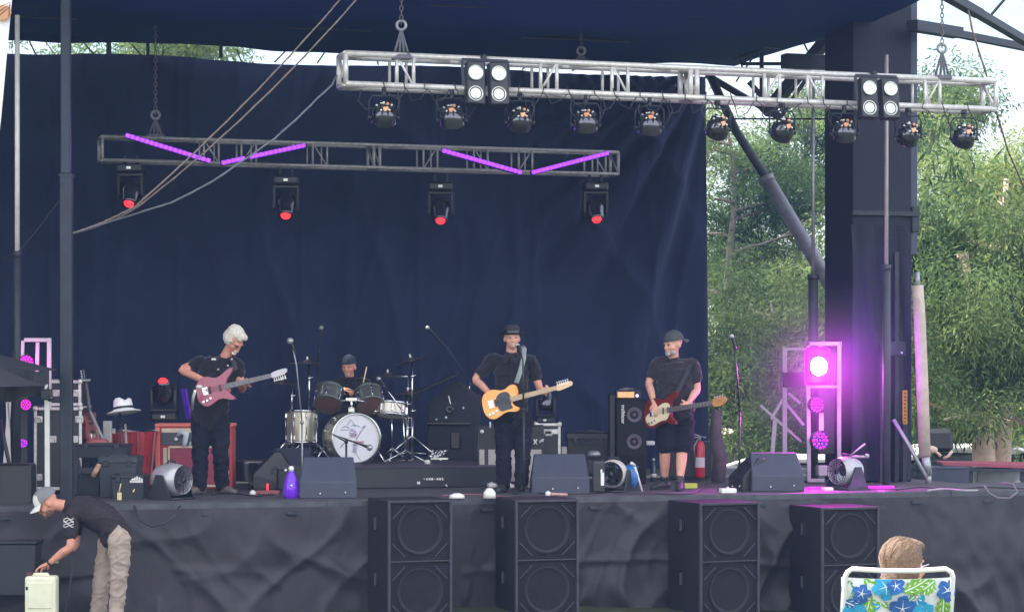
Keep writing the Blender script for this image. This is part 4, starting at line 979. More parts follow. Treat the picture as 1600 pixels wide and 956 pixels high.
# ---- singer, dark hat, orange guitar
D = 25.0; J = {}
J.update(pelvis=P(802, 655, D), waist=P(800, 620, D), chest=P(799, 577, D), neck=P(799, 550, D-.02), shL=P(769, 562, D), shR=P(829, 563, D),
         elL=P(743, 592, D+.02), elR=P(843, 606, D+.02), wrL=P(768, 618, D-.26), wrR=P(848, 613, D-.20))
legs_(J, D, (788, 660), (816, 660), (787, 712), (817, 712), (787, 25.0), (815, 24.95), toes=((-.06, -.17), (.05, -.17)))
Mh = frame(P(800, 529, D-.04), (.12, -1, .02), (0, 0, 1))
g2 = person('singer in dark hat and black shirt at the centre microphone, playing an orange guitar', J, floor_at(801, D), M_['skin'], M_['shirt'], M_['denim'], M_['shoe'], Mh, 1.0, .62,
            bellyr=(.165, .13), chestr=(.185, .12), hands={'L': (P(784, 627, D-.30)-P(768, 618, D-.26), (0, .9, -.2), .7, 1), 'R': (P(858, 606, D-.28)-P(848, 613, D-.20), (0, -.8, .2), .9, -1)})
m = MB(); m.lathe([(.075, .03), (.11, .032), (.135, .042), (.137, .047), (.11, .04), (.09, .045), (.088, .085), (.082, .118), (.055, .132), (.02, .126), (.001, .124)], 26, Mh @ Matrix.Translation((0, .01, .01)) @ Matrix.Diagonal((.95, 1.1, 1, 1)), cap=False)
ht = part('hat', m, mat('dark_hat', (.022, .016, .019), .8, var=.3), g2)
m = MB(); m.lathe([(.0905, .045), (.0895, .07)], 26, Mh @ Matrix.Translation((0, .01, .01)) @ Matrix.Diagonal((.96, 1.11, 1, 1)), cap=False); part('hat_band', m, M_['black'], ht)
hair_part(g2, Mh, 1.0, M_['hair_g'], [((0, -.085, -.082), (.02, .015, .012)), ((-.07, .02, .0), (.014, .03, .025)), ((.07, .02, .0), (.014, .03, .025))], 5, .003, 'beard', .006)
m = MB()
for x in (-1, 1): m.bar(P(797, 552, D-.12), P(797+x*9, 566, D-.14), .035, .01, up=(0, 1, 0))
m.box(P(799, 580, D-.135), (.012, .01, .26)); part('collar', m, M_['shirt2'], g2)

# ---- bassist, grey backwards cap, shorts
D = 25.5; J = {}
J.update(pelvis=P(1057, 640, D), waist=P(1056, 612, D), chest=P(1054, 580, D), neck=P(1052, 557, D-.03), shL=P(1028, 567, D+.04), shR=P(1083, 570, D-.02),
         elL=P(1014, 598, D+.02), elR=P(1089, 608, D-.04), wrL=P(1022, 630, D-.22), wrR=P(1076, 629, D-.28))
legs_(J, D, (1043, 645), (1070, 645), (1039, 702), (1066, 702), (1038, 25.6), (1062, 25.35), toes=((-.13, -.12), (-.02, -.18)))
Mh = frame(P(1052, 538, D-.06), (-.80, -.58, -.16), (-.10, -.08, 1))
g3 = person('bassist in grey backwards cap, black shirt and dark shorts', J, floor_at(1055, D), M_['skin'], M_['shirt2'], M_['shorts'], M_['shoe'], Mh, 1.06, .58, shorts=True,
            bellyr=(.205, .165), chestr=(.195, .14), fat=1.04, sock=.10, hands={'L': (P(1025, 640, D-.27)-P(1022, 630, D-.22), (.2, .8, -.4), .6, 1), 'R': (P(1070, 634, D-.33)-P(1076, 629, D-.28), (0, -.8, .4), .9, -1)})
cap_part(g3, Mh, 1.09, mat('grey_cap', (.055, .06, .062), .9, var=.15), 1)
hair_part(g3, Mh, 1.06, M_['hair_g'], [((0, -.085, -.085), (.032, .02, .026)), ((0, -.098, -.052), (.028, .01, .008)), ((-.05, -.045, -.075), (.018, .03, .022)), ((.05, -.045, -.075), (.018, .03, .022))], 5, .004, 'beard', .006)
m = MB(); m.tube([P(1076, 629, D-.28)+Vector((.034*math.cos(a), .034*math.sin(a)*.8, .012*math.sin(a))) for a in np.linspace(0, 6.28, 12, endpoint=False)], .008, 6, closed=True); part('wristwatch', m, M_['steel'], g3)

# ---- drummer
D = 28.4; J = {}
J.update(pelvis=P(548, 660, D), waist=P(548, 635, D), chest=P(548, 606, D), neck=P(546, 589, D-.02), shL=P(527, 599, D), shR=P(570, 598, D),
         elL=P(520, 622, D-.06), elR=P(577, 618, D-.06), wrL=P(538, 608, D-.38), wrR=P(563, 606, D-.30))
J['hipL'], J['hipR'] = P(540, 662, D), P(557, 662, D); J['knL'], J['knR'] = P(528, 664, D-.40), P(568, 664, D-.40)
rz_ = HS+.22
for s_, x in (('L', 526), ('R', 570)):
    a = P(x, 0, D-.42); a.z = rz_+.085; J['an'+s_] = a; J['toe'+s_] = Vector((a.x, a.y-.15, rz_+.03))
Mh = frame(P(545, 573, D-.05), (-.25, -1, -.15), (0, 0, 1))
g4 = person('drummer in dark patterned bandana cap seated behind the drum kit', J, floor_at(548, D, rz_), M_['skin_r'], M_['shirt'], M_['denim'], M_['shoe'], Mh, 1.0, .5,
            bellyr=(.17, .13), chestr=(.18, .12), hands={'L': ((.6, -.6, -.1), (0, .3, -.9), .9, 1), 'R': ((.35, -.8, .25), (0, .3, -.9), .9, -1)})
cap_part(g4, Mh, 1.05, mat('bandana', (.03, .04, .06), .9, var=.6, vscale=60), 1)
hair_part(g4, Mh, 1.0, M_['hair_g'], [((0, -.085, -.085), (.03, .018, .022)), ((0, -.1, -.05), (.026, .01, .007))], 5, .004, 'beard', .006)
for (a, b, lb) in (((566, 608, D-.40), (573, 573, D-.30), 'drumstick held upright in the right of the drummer\'s hands'), ((540, 608, D-.48), (566, 612, D-.75), 'drumstick held low over the snare')):
    m = MB(); m.tube([P(*a), P(*b)], [.009, .006], 8); solo('drumstick', m, mat('hickory', (.6, .42, .25), .6) if 'hickory' not in bpy.data.materials else bpy.data.materials['hickory'], lb, 'drumstick')

# ---- bending man at the front left
D = 22.25; J = {}
gy = -0.08
J.update(pelvis=P(182, 838, D), waist=P(163, 812, D), chest=P(128, 797, D), neck=P(101, 790, D), shL=P(112, 805, D-.17), shR=P(116, 800, D+.17),
         elL=P(110, 853, D-.20), elR=P(118, 850, D+.10), wrL=P(76, 880, D-.12), wrR=P(82, 877, D+.06))
J['hipL'], J['hipR'] = P(186, 846, D-.11), P(172, 846, D+.11); J['knL'], J['knR'] = P(186, 896, D-.12), P(160, 896, D+.12)
for s_, x, dd in (('L', 181, -.12), ('R', 154, .12)):
    a = P(x, 0, D+dd); a.z = gy+.085; J['an'+s_] = a; J['toe'+s_] = Vector((a.x-.15, a.y-.05, gy+.03))
Mh = frame(P(74, 786, D-.01), (-.80, -.12, -.62), (-.60, -.15, .72))
g5 = person('man bending over a pale jerry can, grey and white cap, black shirt, khaki trousers', J, (J['pelvis'].x, D, gy), M_['skin_r'], mat('faded_black_shirt', (.030, .024, .028), .9, var=.15, vscale=9, bump=.3, bscale=14, spec=.2), M_['khaki'], M_['leather'], Mh, 1.03, .62,
            bellyr=(.17, .145), chestr=(.19, .135), hands={'L': ((-.9, .1, -.35), (0, .1, -1), .55, 1), 'R': ((-.8, -.2, -.5), (0, -.1, -1), .6, -1)})
cap_part(g5, Mh, 1.12, mat('grey_cap_back', (.20, .20, .21), .9, var=.12), -1, mat('white_cap_front', (.72, .70, .66), .85, var=.06), front_mt=mat('white_cap_panel', (.70, .68, .64), .85, var=.06))
hair_part(g5, Mh, 1.03, mat('short_brown_beard', (.14, .08, .06), .9, var=.3), [((0, -.078, -.090), (.036, .026, .024)), ((0, -.098, -.052), (.026, .01, .008)), ((-.055, -.035, -.07), (.016, .032, .026)), ((.055, -.035, -.07), (.016, .032, .026))], 5, .004, 'beard', .006)
m = MB()
for k in range(5):
    m.tube([P(99+i*3.2, 822-k*3.0+1.4*math.sin(i*1.7+k*2), D-.268-.006*math.cos(i)) for i in range(6)], .004, 5)
part('sleeve_print', m, M_['white'], g5)
for nm, c, mt_ in (('wristwatch', J['wrL'].lerp(J['elL'], .06), M_['black']), ('wristband', J['wrR'].lerp(J['elR'], .12), mat('yellow_band', (.75, .75, .25), .5))):
    d = (J['wrL']-J['elL']).normalized(); x = d.cross(Z).normalized(); y = d.cross(x)
    m = MB(); m.tube([c+x*.034*math.cos(a)+y*.032*math.sin(a) for a in np.linspace(0, 6.28, 14, endpoint=False)], .009, 6, closed=True); part(nm, m, mt_, g5)

# ---- spectator in the folding chair, seen from behind
D = 11.7; gz_c = ground_z(1.9, D); J = {}
seat = gz_c+.40
X0 = P(1412, 900, D).x
def W3(x, y, z): return Vector((X0+x, D+y, z))
hz = P(1412, 884, D).z
J.update(pelvis=W3(0, .12, seat+.12), waist=W3(0, .06, seat+.28), chest=W3(0, .0, hz-.34), neck=W3(0, .02, hz-.17), shL=W3(-.17, .02, hz-.26), shR=W3(.17, .02, hz-.26),
         elL=W3(-.25, .12, hz-.50), elR=W3(.25, .12, hz-.50), wrL=W3(-.16, .36, hz-.55), wrR=W3(.16, .36, hz-.55),
         hipL=W3(-.09, .14, seat+.10), hipR=W3(.09, .14, seat+.10), knL=W3(-.12, .55, seat+.10), knR=W3(.12, .55, seat+.10))
for s_, x in (('L', -.13), ('R', .13)):
    a = W3(x, .60, gz_c+.085); J['an'+s_] = a; J['toe'+s_] = a+Vector((0, .16, -.05))
Mh = frame(P(1414, 885, D), (.62, .80, .02), (.03, 0, 1))
g6 = person('seated spectator with light brown pinned up hair, seen from behind over the chair back', J, (X0, D, gz_c), M_['skin'], mat('spectator_top', (.30, .20, .30), .9), M_['denim'], M_['shoe'], Mh, 1.12, .6,
            bellyr=(.17, .13), chestr=(.17, .11), hands={'L': ((.5, .8, -.2), (0, 0, -1), .6, 1), 'R': ((-.5, .8, -.2), (0, 0, -1), .6, -1)})
h6 = hair_part(g6, Mh, 1.12, M_['hair_b'], [((0, .03, .045), (.088, .100, .088)), ((-.055, .03, .0), (.035, .07, .06)), ((.055, .035, .0), (.032, .06, .06)), ((0, .09, -.03), (.06, .04, .07)), ((0, -.045, .085), (.07, .05, .035)), ((-.02, .115, -.06), (.04, .035, .05))], 11, .008, vox=.008)
# strands swept to the pinned knot
m = MB(); rnd = random.Random(6)
for k in range(420):
    a0 = rnd.uniform(-1.7, 1.7); z0_ = rnd.uniform(-.02, .13); c0 = Vector((.094*math.sin(a0)*math.cos(z0_*5), .03-.06*math.cos(a0)*.4+.02, z0_))
    end = Vector((-.035+rnd.uniform(-.02, .02), .138, -.045+rnd.uniform(-.03, .03)))
    pts = []
    for j in range(7):
        f = j/6; p_ = c0.lerp(end, f); e = Vector((p_.x/.090, (p_.y-.03)/.103, (p_.z-.04)/.092)); L = e.length
        if L > 0: p_ = Vector((e.x/L*.092, e.y/L*.106+.03, e.z/L*.094+.04))
        pts.append(Mh @ ((p_+Vector((rnd.uniform(-1, 1), rnd.uniform(-1, 1), rnd.uniform(-1, 1)))*.0012)*1.12*(1.0+.03*rnd.random())))
    m.tube(pts, [.0007+.0009*rnd.random()]*7, 4)
part('hair_strands', m, mat('hair_highlight', (.24, .155, .095), .6, var=.4, vscale=80), h6)
m = MB(); m.tube([Mh @ (Vector(v)*1.12) for v in ((.0835, -.06, .012), (.085, 0, .008), (.086, .02, .0))], .003, 5); part('glasses', m, M_['white'], g6)

# ---- folding chair
ch = thing('folding_chair', 'folding lawn chair with white tube frame and blue green leaf print fabric', 'chair', (P(1405, 900, 11.5).x, 11.6, gz_c), 0)
Dc = 11.5
def pc(x, y, dy=0): v = P(x, y, Dc); v.y += dy; v.x = (x-CX)/FPX*Dc; return v
xa, xb, yt = 1321, 1489, 888
m = MB(); pts = [pc(xa, 1090, .30), pc(xa, 930, .03), pc(xa, yt+12, 0), pc(xa+3, yt+5, -.01), pc(xa+10, yt, -.01), pc(xa+60, yt+3, -.01), pc(xb-60, yt+3, -.01), pc(xb-12, yt, -.01), pc(xb-3, yt+5, -.01), pc(xb, yt+13, 0), pc(xb, 930, .03), pc(xb, 1090, .30)]
m.tube(pts, .0125, 12); part('back_frame', m, mat('white_tube', (.80, .79, .74), .35, var=.05, coat=.4), ch)
m = MB()
for sx in (xa, xb):
    x = (sx-CX)/FPX*Dc; m.tube([Vector((x, Dc+.28, gz_c+.02)), Vector((x, Dc+.30, gz_c+.02)), Vector((x, Dc+.62, gz_c+.38)), Vector((x, Dc+.05, gz_c+.60)), Vector((x, Dc+.65, gz_c+.60)), Vector((x, Dc+.70, gz_c+.02))], .0125, 10)
part('leg_frame', m, bpy.data.materials['white_tube'], ch)
# fabric: panel with printed leaves and flowers built as a raised print
def fabp(u_, v_): x = 1316+(1494-1316)*u_; y = 902+(1060-902)*v_; q = pc(x, y+3*math.sin(u_*math.pi)*(1-v_), .03+.20*max(0, v_-.15)-.015*math.sin(u_*math.pi)); return q
m = MB(); m.grid(30, 24, fabp); m.grid(30, 24, lambda u_, v_: fabp(u_, v_)+Vector((0, .006, 0)))
cf = part('back_fabric', m, mat('fabric_white', (.72, .76, .72), .85, var=.08, vscale=10, bump=.15, bscale=200), ch)
mats_f = [mat('print_green', (.16, .40, .03), .85, var=.25, vscale=14), mat('print_blue', (.03, .12, .36), .85, var=.3, vscale=14), mat('print_teal', (.03, .32, .52), .85, var=.3, vscale=14), bpy.data.materials['fabric_white'], mat('print_sage', (.16, .36, .16), .85, var=.25, vscale=14)]
pm = MB(); lay = [0]
def patch(cx, cy, pts, mi):       # pts in photo pixels around (cx, cy)
    lay[0] += 1; off = .0015+lay[0]*.00010; vs_ = []
    for x, y in pts:
        u_ = min(1, max(0, (cx+x-1316)/178)); v_ = min(1, max(0, (cy+y-902)/158)); vs_.append(pm.bm.verts.new(fabp(u_, v_)-Vector((0, off, 0))))
    c = Vector((0, 0, 0)); 
    for v in vs_: c += v.co
    cv = pm.bm.verts.new(c/len(vs_))
    for i in range(len(vs_)):
        try: f = pm.bm.faces.new((cv, vs_[i], vs_[(i+1) % len(vs_)])); f.material_index = mi
        except ValueError: pass
def petal(cx, cy, a, L, W_, mi, lobes=0, wav=0):
    pts = []; n = 22
    for i in range(n):
        t_ = 2*math.pi*i/n; x = L/2+L/2*math.cos(t_); y = W_/2*math.sin(t_)*(1+.25*math.cos(t_))
        k = 1+wav*math.sin(t_*lobes) if lobes else 1; y *= k; x = L/2+(x-L/2)*(1+(.08*math.sin(t_*lobes) if lobes else 0))
        pts.append((x*math.cos(a)-y*math.sin(a), x*math.sin(a)+y*math.cos(a)))
    patch(cx, cy, pts, mi)
def leafp(cx, cy, a, L, W_, mi, bend=.3):
    n = 15; up_, dn = [], []
    for i in range(n):
        f = i/(n-1); w_ = W_/2*math.sin(math.pi*min(1, f**.8))*(1+.28*math.sin(i*2.6)); yb = bend*L*f*f*.5
        up_.append((f*L, yb+w_)); dn.append((f*L, yb-w_))
    pts = up_+dn[::-1]; c_, s_ = math.cos(a), math.sin(a)
    patch(cx, cy, [(x*c_-y*s_, x*s_+y*c_) for x, y in pts], mi)
    rib = [(f*L*.92, bend*L*f*f*.5*.92) for f in np.linspace(.05, 1, 8)]
    pts = [(x, y+1.0) for x, y in rib]+[(x, y-1.0) for x, y in rib[::-1]]
    patch(cx, cy, [(x*c_-y*s_, x*s_+y*c_) for x, y in pts], 3)
    for i in range(1, 5):
        f = i/5.5; x0 = f*L; y0 = bend*L*f*f*.5
        for sg in (-1, 1): 
            pts = [(x0, y0+sg*3), (x0+4, y0+sg*W_*.28), (x0+7, y0+sg*W_*.30), (x0+4, y0+sg*4)]
            patch(cx, cy, [(x*c_-y*s_, x*s_+y*c_) for x, y in pts], 3)
def flower(cx, cy, r_, mi, a0=0):
    for k in range(5): petal(cx+1.5*math.cos(a0+k*1.2566), cy+1.5*math.sin(a0+k*1.2566), a0+k*1.2566, r_, r_*.84, mi, 5, .04)
    for k in range(5):
        a = a0+k*1.2566; pts = [(.9*math.cos(a+1.5), .9*math.sin(a+1.5)), (r_*.72*math.cos(a), r_*.72*math.sin(a)), (.9*math.cos(a-1.5), .9*math.sin(a-1.5))]; patch(cx, cy, pts, 3)
leafp(1330, 906, 1.9, 40, 22, 4, -.2); leafp(1352, 902, .95, 62, 24, 0, -.1); leafp(1462, 905, 2.4, 40, 24, 0, .3); leafp(1424, 914, 1.15, 62, 26, 2, .1); leafp(1378, 945, 2.9, 60, 22, 2, .2)
leafp(1412, 922, -.35, 50, 24, 0, -.3); leafp(1400, 960, -.9, 46, 24, 4, .2); leafp(1360, 935, 1.7, 50, 24, 0, .2); leafp(1476, 930, 1.5, 50, 22, 0, .2); leafp(1320, 940, .3, 44, 20, 1, .3)
flower(1385, 914, 21, 2, .3); flower(1347, 926, 14, 1, 1.2); flower(1482, 922, 17, 1, .2); flower(1412, 950, 21, 1, .95); flower(1446, 962, 20, 2, .2); flower(1340, 968, 24, 2, 0); flower(1376, 990, 20, 0, 0); flower(1400, 912, 13, 1, .7)
rnd = random.Random(4)
for k in range(16): (flower if k % 2 else lambda a, b, c, d, e: leafp(a, b, e*3, 44, 20, d, .2))(1322+(k*47) % 168, 990+(k*23) % 66, 18, (1, 2, 0, 4)[k % 4], rnd.random()*2)
part('leaf_print', pm, mats_f, cf)

bpy.data.scenes.remove(TMP)
# ------------------------------------------------------------------ guitars
def chaikin(pts, n=2):
    for _ in range(n):
        q = []
        for i in range(len(pts)):
            a, b = pts[i], pts[(i+1) % len(pts)]; q += [(a[0]*.75+b[0]*.25, a[1]*.75+b[1]*.25), (a[0]*.25+b[0]*.75, a[1]*.25+b[1]*.75)]
        pts = q
    return pts
def plane_M(O, H, toward=(0, -1, .15)):
    x = (Vector(H)-Vector(O)).normalized(); z = Vector(toward); z = (z-x*z.dot(x)).normalized(); y = z.cross(x)
    M = Matrix((x, y, z)).transposed().to_4x4(); M.translation = O; return M
m_maple = mat('maple_neck', (.70, .46, .24), .45, var=.1, vscale=20, coat=.3); m_rose = mat('dark_fretboard', (.10, .07, .07), .6, var=.2)
def guitar(name, label, M, outline, body_mt, guard, guard_mt, neck_mt, head, head_mt, nx0=.11, nx1=.60, pegs='top', strap=None, inlay=True, bridge_mt=None, k=1.0, group=None, npeg=6):
    t = thing(name, label, 'guitar', M.translation, 0, group)
    M = M @ Matrix.Scale(k, 4); M3 = M.to_3x3().normalized().to_4x4()
    def Tz(z): return M @ Matrix.Translation((0, 0, z))
    m = MB(); m.prism(chaikin(outline), .042, M, .006, True); part('guitar_body', m, body_mt, t)
    if guard: m = MB(); m.prism(chaikin(guard), .004, Tz(.0235)); part('pickguard', m, guard_mt, t)
    m = MB(); m.hexa([M @ Vector(v) for v in ((nx0, -.028, .010), (nx1, -.022, .012), (nx1, .022, .012), (nx0, .028, .010), (nx0, -.028, .034), (nx1, -.022, .032), (nx1, .022, .032), (nx0, .028, .034))]); part('neck', m, neck_mt, t)
    m = MB()
    for i in range(1, 20): x = nx1-(nx1-nx0+.06)*(1-.944**i)*1.35; m.box(M @ Vector((x, 0, .035)), (.0025, .046, .002), M3)
    part('frets', m, M_['steel'], t)
    m = MB(); m.prism(chaikin([(nx1+x, y) for x, y in head]), .016, Tz(.018), .002); hd = part('headstock', m, head_mt, t)
    m = MB()
    for i in range(npeg):
        x = nx1+.03+i*(.125/npeg*1.1); 
        if pegs == 'top': y = .040+.0006*i; m.tube([M @ Vector((x, y-.015, .015)), M @ Vector((x, y+.012, .015))], .006, 6); m.ball(M @ Vector((x, y+.018, .015)), (.009, .008, .006), M3, 8)
        elif pegs == 'bottom': y = -.040; m.tube([M @ Vector((x, y+.015, .015)), M @ Vector((x, y-.012, .015))], .006, 6); m.ball(M @ Vector((x, y-.018, .015)), (.011, .010, .007), M3, 8)
        m.tube([M @ Vector((x, (.018 if pegs == 'top' else -.018), .024)), M @ Vector((x, (.018 if pegs == 'top' else -.018), .036))], .005, 6)
    part('tuning_pegs', m, M_['chrome'] if pegs == 'top' else M_['white'], hd)
    m = MB(); 
    for i in range(6): y = (i-2.5)*.0095; m.tube([M @ Vector((-.10, y, .038)), M @ Vector((nx1+.02, y*.8, .038))], .0009, 4)
    part('strings', m, M_['steel'], t)
    m = MB(); m.box(M @ Vector((-.105, 0, .027)), (.055, .08, .010), M3, .002); m.box(M @ Vector((-.10, 0, .034)), (.012, .07, .010), M3); part('bridge', m, bridge_mt or M_['chrome'], t)
    m = MB(); m.box(M @ Vector((-.055, 0, .026)), (.02, .075, .012), M3, .003); m.box(M @ Vector((.055, 0, .026)), (.02, .07, .012), M3, .003); part('pickup', m, M_['black'], t)
    m = MB()
    for kx, ky in ((-.06, -.085), (-.10, -.10), (-.14, -.105)): m.tube([M @ Vector((kx, ky, .02)), M @ Vector((kx, ky, .042))], .0105, 12)
    part('knob', m, M_['chrome'], t)
    if strap: m = MB(); m.tube(strap, .026, 8, flat=.12, side=(1, 0, .2)); part('strap', m, strap_mt, t)
    return t
strat = [(-.20, 0), (-.195, .08), (-.14, .145), (-.06, .15), (0, .118), (.05, .112), (.10, .135), (.17, .175), (.235, .185), (.20, .135), (.14, .08), (.12, .035), (.12, -.03), (.14, -.075), (.175, -.115), (.205, -.155), (.14, -.145), (.08, -.115), (.02, -.11), (-.03, -.13), (-.10, -.168), (-.17, -.14), (-.2, -.07)]
tele = [(-.20, 0), (-.195, .09), (-.13, .15), (-.05, .150), (.02, .118), (.07, .115), (.12, .148), (.175, .155), (.205, .12), (.205, .05), (.19, .026), (.13, .026), (.118, -.03), (.118, -.065), (.15, -.085), (.185, -.105), (.175, -.13), (.13, -.14), (.07, -.12), (.02, -.12), (-.04, -.145), (-.11, -.17), (-.175, -.135), (-.2, -.06)]
strap_mt = mat('dark_strap', (.04, .035, .05), .8)
O1 = P(337, 608, 24.22); H1 = P(453, 580.5, 24.12)
gt1 = guitar('electric_guitar', 'magenta double horned electric guitar with dark fretboard held by the white haired guitarist', plane_M(O1, H1), strat, mat('magenta_lacquer', (.30, .035, .075), .3, var=.1, coat=.5), None, None,
       mat('grey_neck', (.20, .17, .18), .5, var=.3, vscale=30), [(0, -.024), (0, .024), (.05, .036), (.13, .044), (.185, .040), (.175, -.004), (.10, -.022), (.04, -.03)], mat('pale_headstock', (.55, .50, .54), .4), pegs='bottom', k=.98,
       strap=[P(368, 578, 24.22), P(365, 566, 24.38), P(358, 558, 24.5)])
strap_mt = mat('grey_green_strap', (.26, .30, .28), .8, var=.2, vscale=30)
O2 = P(783, 628, 24.70); H2 = P(895, 600, 24.60)
gt2 = guitar('electric_guitar', 'orange butterscotch electric guitar with black pickguard and maple neck held by the singer', plane_M(O2, H2), tele, mat('butterscotch', (.92, .34, .035), .3, var=.08, coat=.5),
       [(.12, .02), (.10, .09), (.02, .10), (-.03, .07), (-.045, .03), (-.045, -.05), (-.02, -.105), (.04, -.098), (.09, -.10), (.12, -.09), (.10, -.05), (.115, -.02)], M_['black'],
       m_maple, [(0, -.024), (0, .022), (.03, .03), (.10, .036), (.17, .040), (.195, .02), (.185, -.014), (.14, -.020), (.07, -.032), (.03, -.036)], m_maple, k=.97,
       strap=[P(807, 598, 24.72), P(813, 580, 24.78), P(818, 560, 24.82), P(819, 545, 24.92), P(815, 540, 25.05)])
m = MB(); m.tube([P(757, 640, 24.68), P(770, 634, 24.66)], .016, 6); 
O3 = P(1033, 643, 25.22); H3 = P(1108, 631, 24.72)
strap_mt = mat('black_strap', (.025, .022, .03), .8)
gt3 = guitar('bass_guitar', 'red sunburst bass guitar with cream pickguard pointing towards the audience', plane_M(O3, H3, (-.45, -1, .15)), [(x*1.1, y) for x, y in strat], mat('dark_red_burst', (.15, .012, .010), .3, var=.3, vscale=4, coat=.5),
       [(.15, -.01), (.14, .07), (.06, .085), (-.02, .05), (-.06, .02), (-.20, -.02), (-.19, -.09), (-.13, -.14), (-.04, -.115), (.03, -.095), (.10, -.10), (.13, -.05)], mat('cream_guard', (.74, .62, .40), .45, var=.06),
       mat('dark_bass_neck', (.13, .09, .085), .55, var=.2), [(0, -.026), (0, .026), (.04, .05), (.09, .055), (.17, .05), (.20, .01), (.16, -.035), (.06, -.045)], mat('amber_headstock', (.50, .22, .08), .45, var=.3, vscale=30), k=1.04, nx1=.72, pegs='top', npeg=4,
       strap=[P(1055, 618, 25.2), P(1062, 604, 25.28), P(1072, 585, 25.32), P(1078, 570, 25.4), P(1072, 562, 25.55)])
# guitar parked on the left by the flight cases
Ms = plane_M(P(141, 668, 25.0), P(131, 596, 25.0), (.92, -.4, .05))
guitar('electric_guitar', 'dark red guitar standing nearly edge on beside the stacked flight cases', Ms, strat, mat('dark_red_lacquer', (.30, .06, .07), .35, coat=.4), None, None, m_rose, [(0, -.024), (0, .024), (.05, .036), (.13, .04), (.18, .03), (.17, -.01), (.10, -.022)], M_['black'], k=.8)

# ------------------------------------------------------------------ drum riser and kit
DR = 26.45
rs = thing('drum_riser', 'low black drum riser with small white marks on its front', 'riser', S(-2.4, 2.3, HS), TH)
f0 = Fl(562, 757); f1 = Fl(748, 752)
u0 = (f0-Vector((0, 24, 0))).dot(U); u1 = (f1-Vector((0, 24, 0))).dot(U); d0 = 2.15
m = MB(); m.box(S((u0+u1)/2-.55, d0+1.4, HS+.11), (u1-u0+1.1, 2.8, .215), RT, .008); part('platform', m, M_['blackplastic'], rs)
m = MB(); m.box(S((u0+u1)/2-.55, d0+1.4, HS+.222), (u1-u0+1.06, 2.75, .01), RT); part('carpet', m, mat('riser_carpet', (.06, .05, .07), .95, var=.4, vscale=3), rs)
def onriser(x, y, off=.02):
    q = P(x, y, 1); 
    # intersect the photo ray with the riser front plane
    n_ = V; o_ = Vector((0, 0, ZC)); d_ = Vector(((x-CX)/FPX, 1, (HY-y)/FPX)); tt = (S(0, d0-off, 0)-o_).dot(n_)/d_.dot(n_); return o_+d_*tt
m = MB()
for i, (w_, h_) in enumerate(((.012, .012), (.014, .024), (.02, .022), (.022, .026), (.008, .01), (.02, .022), (.022, .024), (.012, .028))):
    m.box(onriser(663+i*4.1, 748), (w_, .004, h_), RT @ Euler((0, .2*(-1)**i, 0)).to_matrix().to_4x4())
m.box(onriser(654, 754), (.035, .005, .03), RT, .008); m.box(onriser(697.5, 758), (.012, .004, .028), RT @ Euler((0, -.7, 0)).to_matrix().to_4x4())
part('white_mark', m, M_['white'], rs)
ZR = HS+.227
def PR(x, D, z=0): v = P(x, 0, D); v.z = ZR+z; return v
m_shell = mat('champagne_shell', (.60, .54, .42), .25, .45, var=.15, vscale=3, coat=.6); m_hoop = mat('dark_hoop', (.15, .17, .15), .3, .5, var=.1)
m_headw = mat('drum_head_white', (.80, .78, .80), .45, var=.03); m_res = mat('resonant_head', (.17, .085, .075), .35, var=.15, vscale=5)
kit = thing('drum_kit', 'champagne drum kit with white front bass drum head on the riser', 'drum kit', PR(556, 27.2), 0)
def drum(c, axis, r, L, front_mt, back_mt, name, hoop=None, lugs=8, group=None, shell=m_shell):
    z = Vector(axis).normalized(); M = z.to_track_quat('Z', 'Y').to_matrix().to_4x4(); M.translation = c
    m = MB(); m.lathe([(r, -L/2), (r, L/2)], 36, M, cap=False); d = part(name, m, shell, kit)
    m = MB()
    for s_ in (-1, 1): m.lathe([(r+.004, s_*(L/2-.018)), (r+.014, s_*(L/2-.014)), (r+.014, s_*(L/2+.014)), (r-.004, s_*(L/2+.014))], 36, M, cap=False)
    part('hoop', m, hoop or M_['chrome'], d)
    m = MB(); m.lathe([(r+.001, L/2-.004), (r*.5, L/2+.002), (.001, L/2+.003)], 36, M, cap=False); part('front_head', m, front_mt, d)
    m = MB(); m.lathe([(r+.001, -L/2+.004), (r*.5, -L/2-.002), (.001, -L/2-.003)], 36, M, cap=False); part('rear_head', m, back_mt, d)
    m = MB()
    for k in range(lugs):
        a = 2*math.pi*(k+.5)/lugs; x, y = math.cos(a), math.sin(a)
        for s_ in (-1, 1): m.box(M @ Vector((x*(r+.012), y*(r+.012), s_*(L/2-.055))), (.022, .022, .05), M.to_3x3().to_4x4() @ Matrix.Rotation(a, 4, 'Z'), .004)
        m.tube([M @ Vector((x*(r+.016), y*(r+.016), -L/2)), M @ Vector((x*(r+.016), y*(r+.016), L/2))], .003, 5)
    part('lugs', m, M_['chrome'], d); return d, M
kax = Vector((.33, -1, .02))
kc = P(556, 685, 26.85); kc.z = ZR+.285
bd_, KM = drum(kc-kax.normalized()*-.0+kax.normalized()*(-.20), kax, .272, .40, m_headw, m_res, 'bass_drum', m_hoop, 10)
m = MB(); m.lathe([(.272, .205), (.290, .208), (.290, .222), (.272, .224)], 40, KM, cap=False); part('outer_hoop', m, mat('chrome_hoop', (.55, .56, .50), .2, .9, var=.1), bd_)
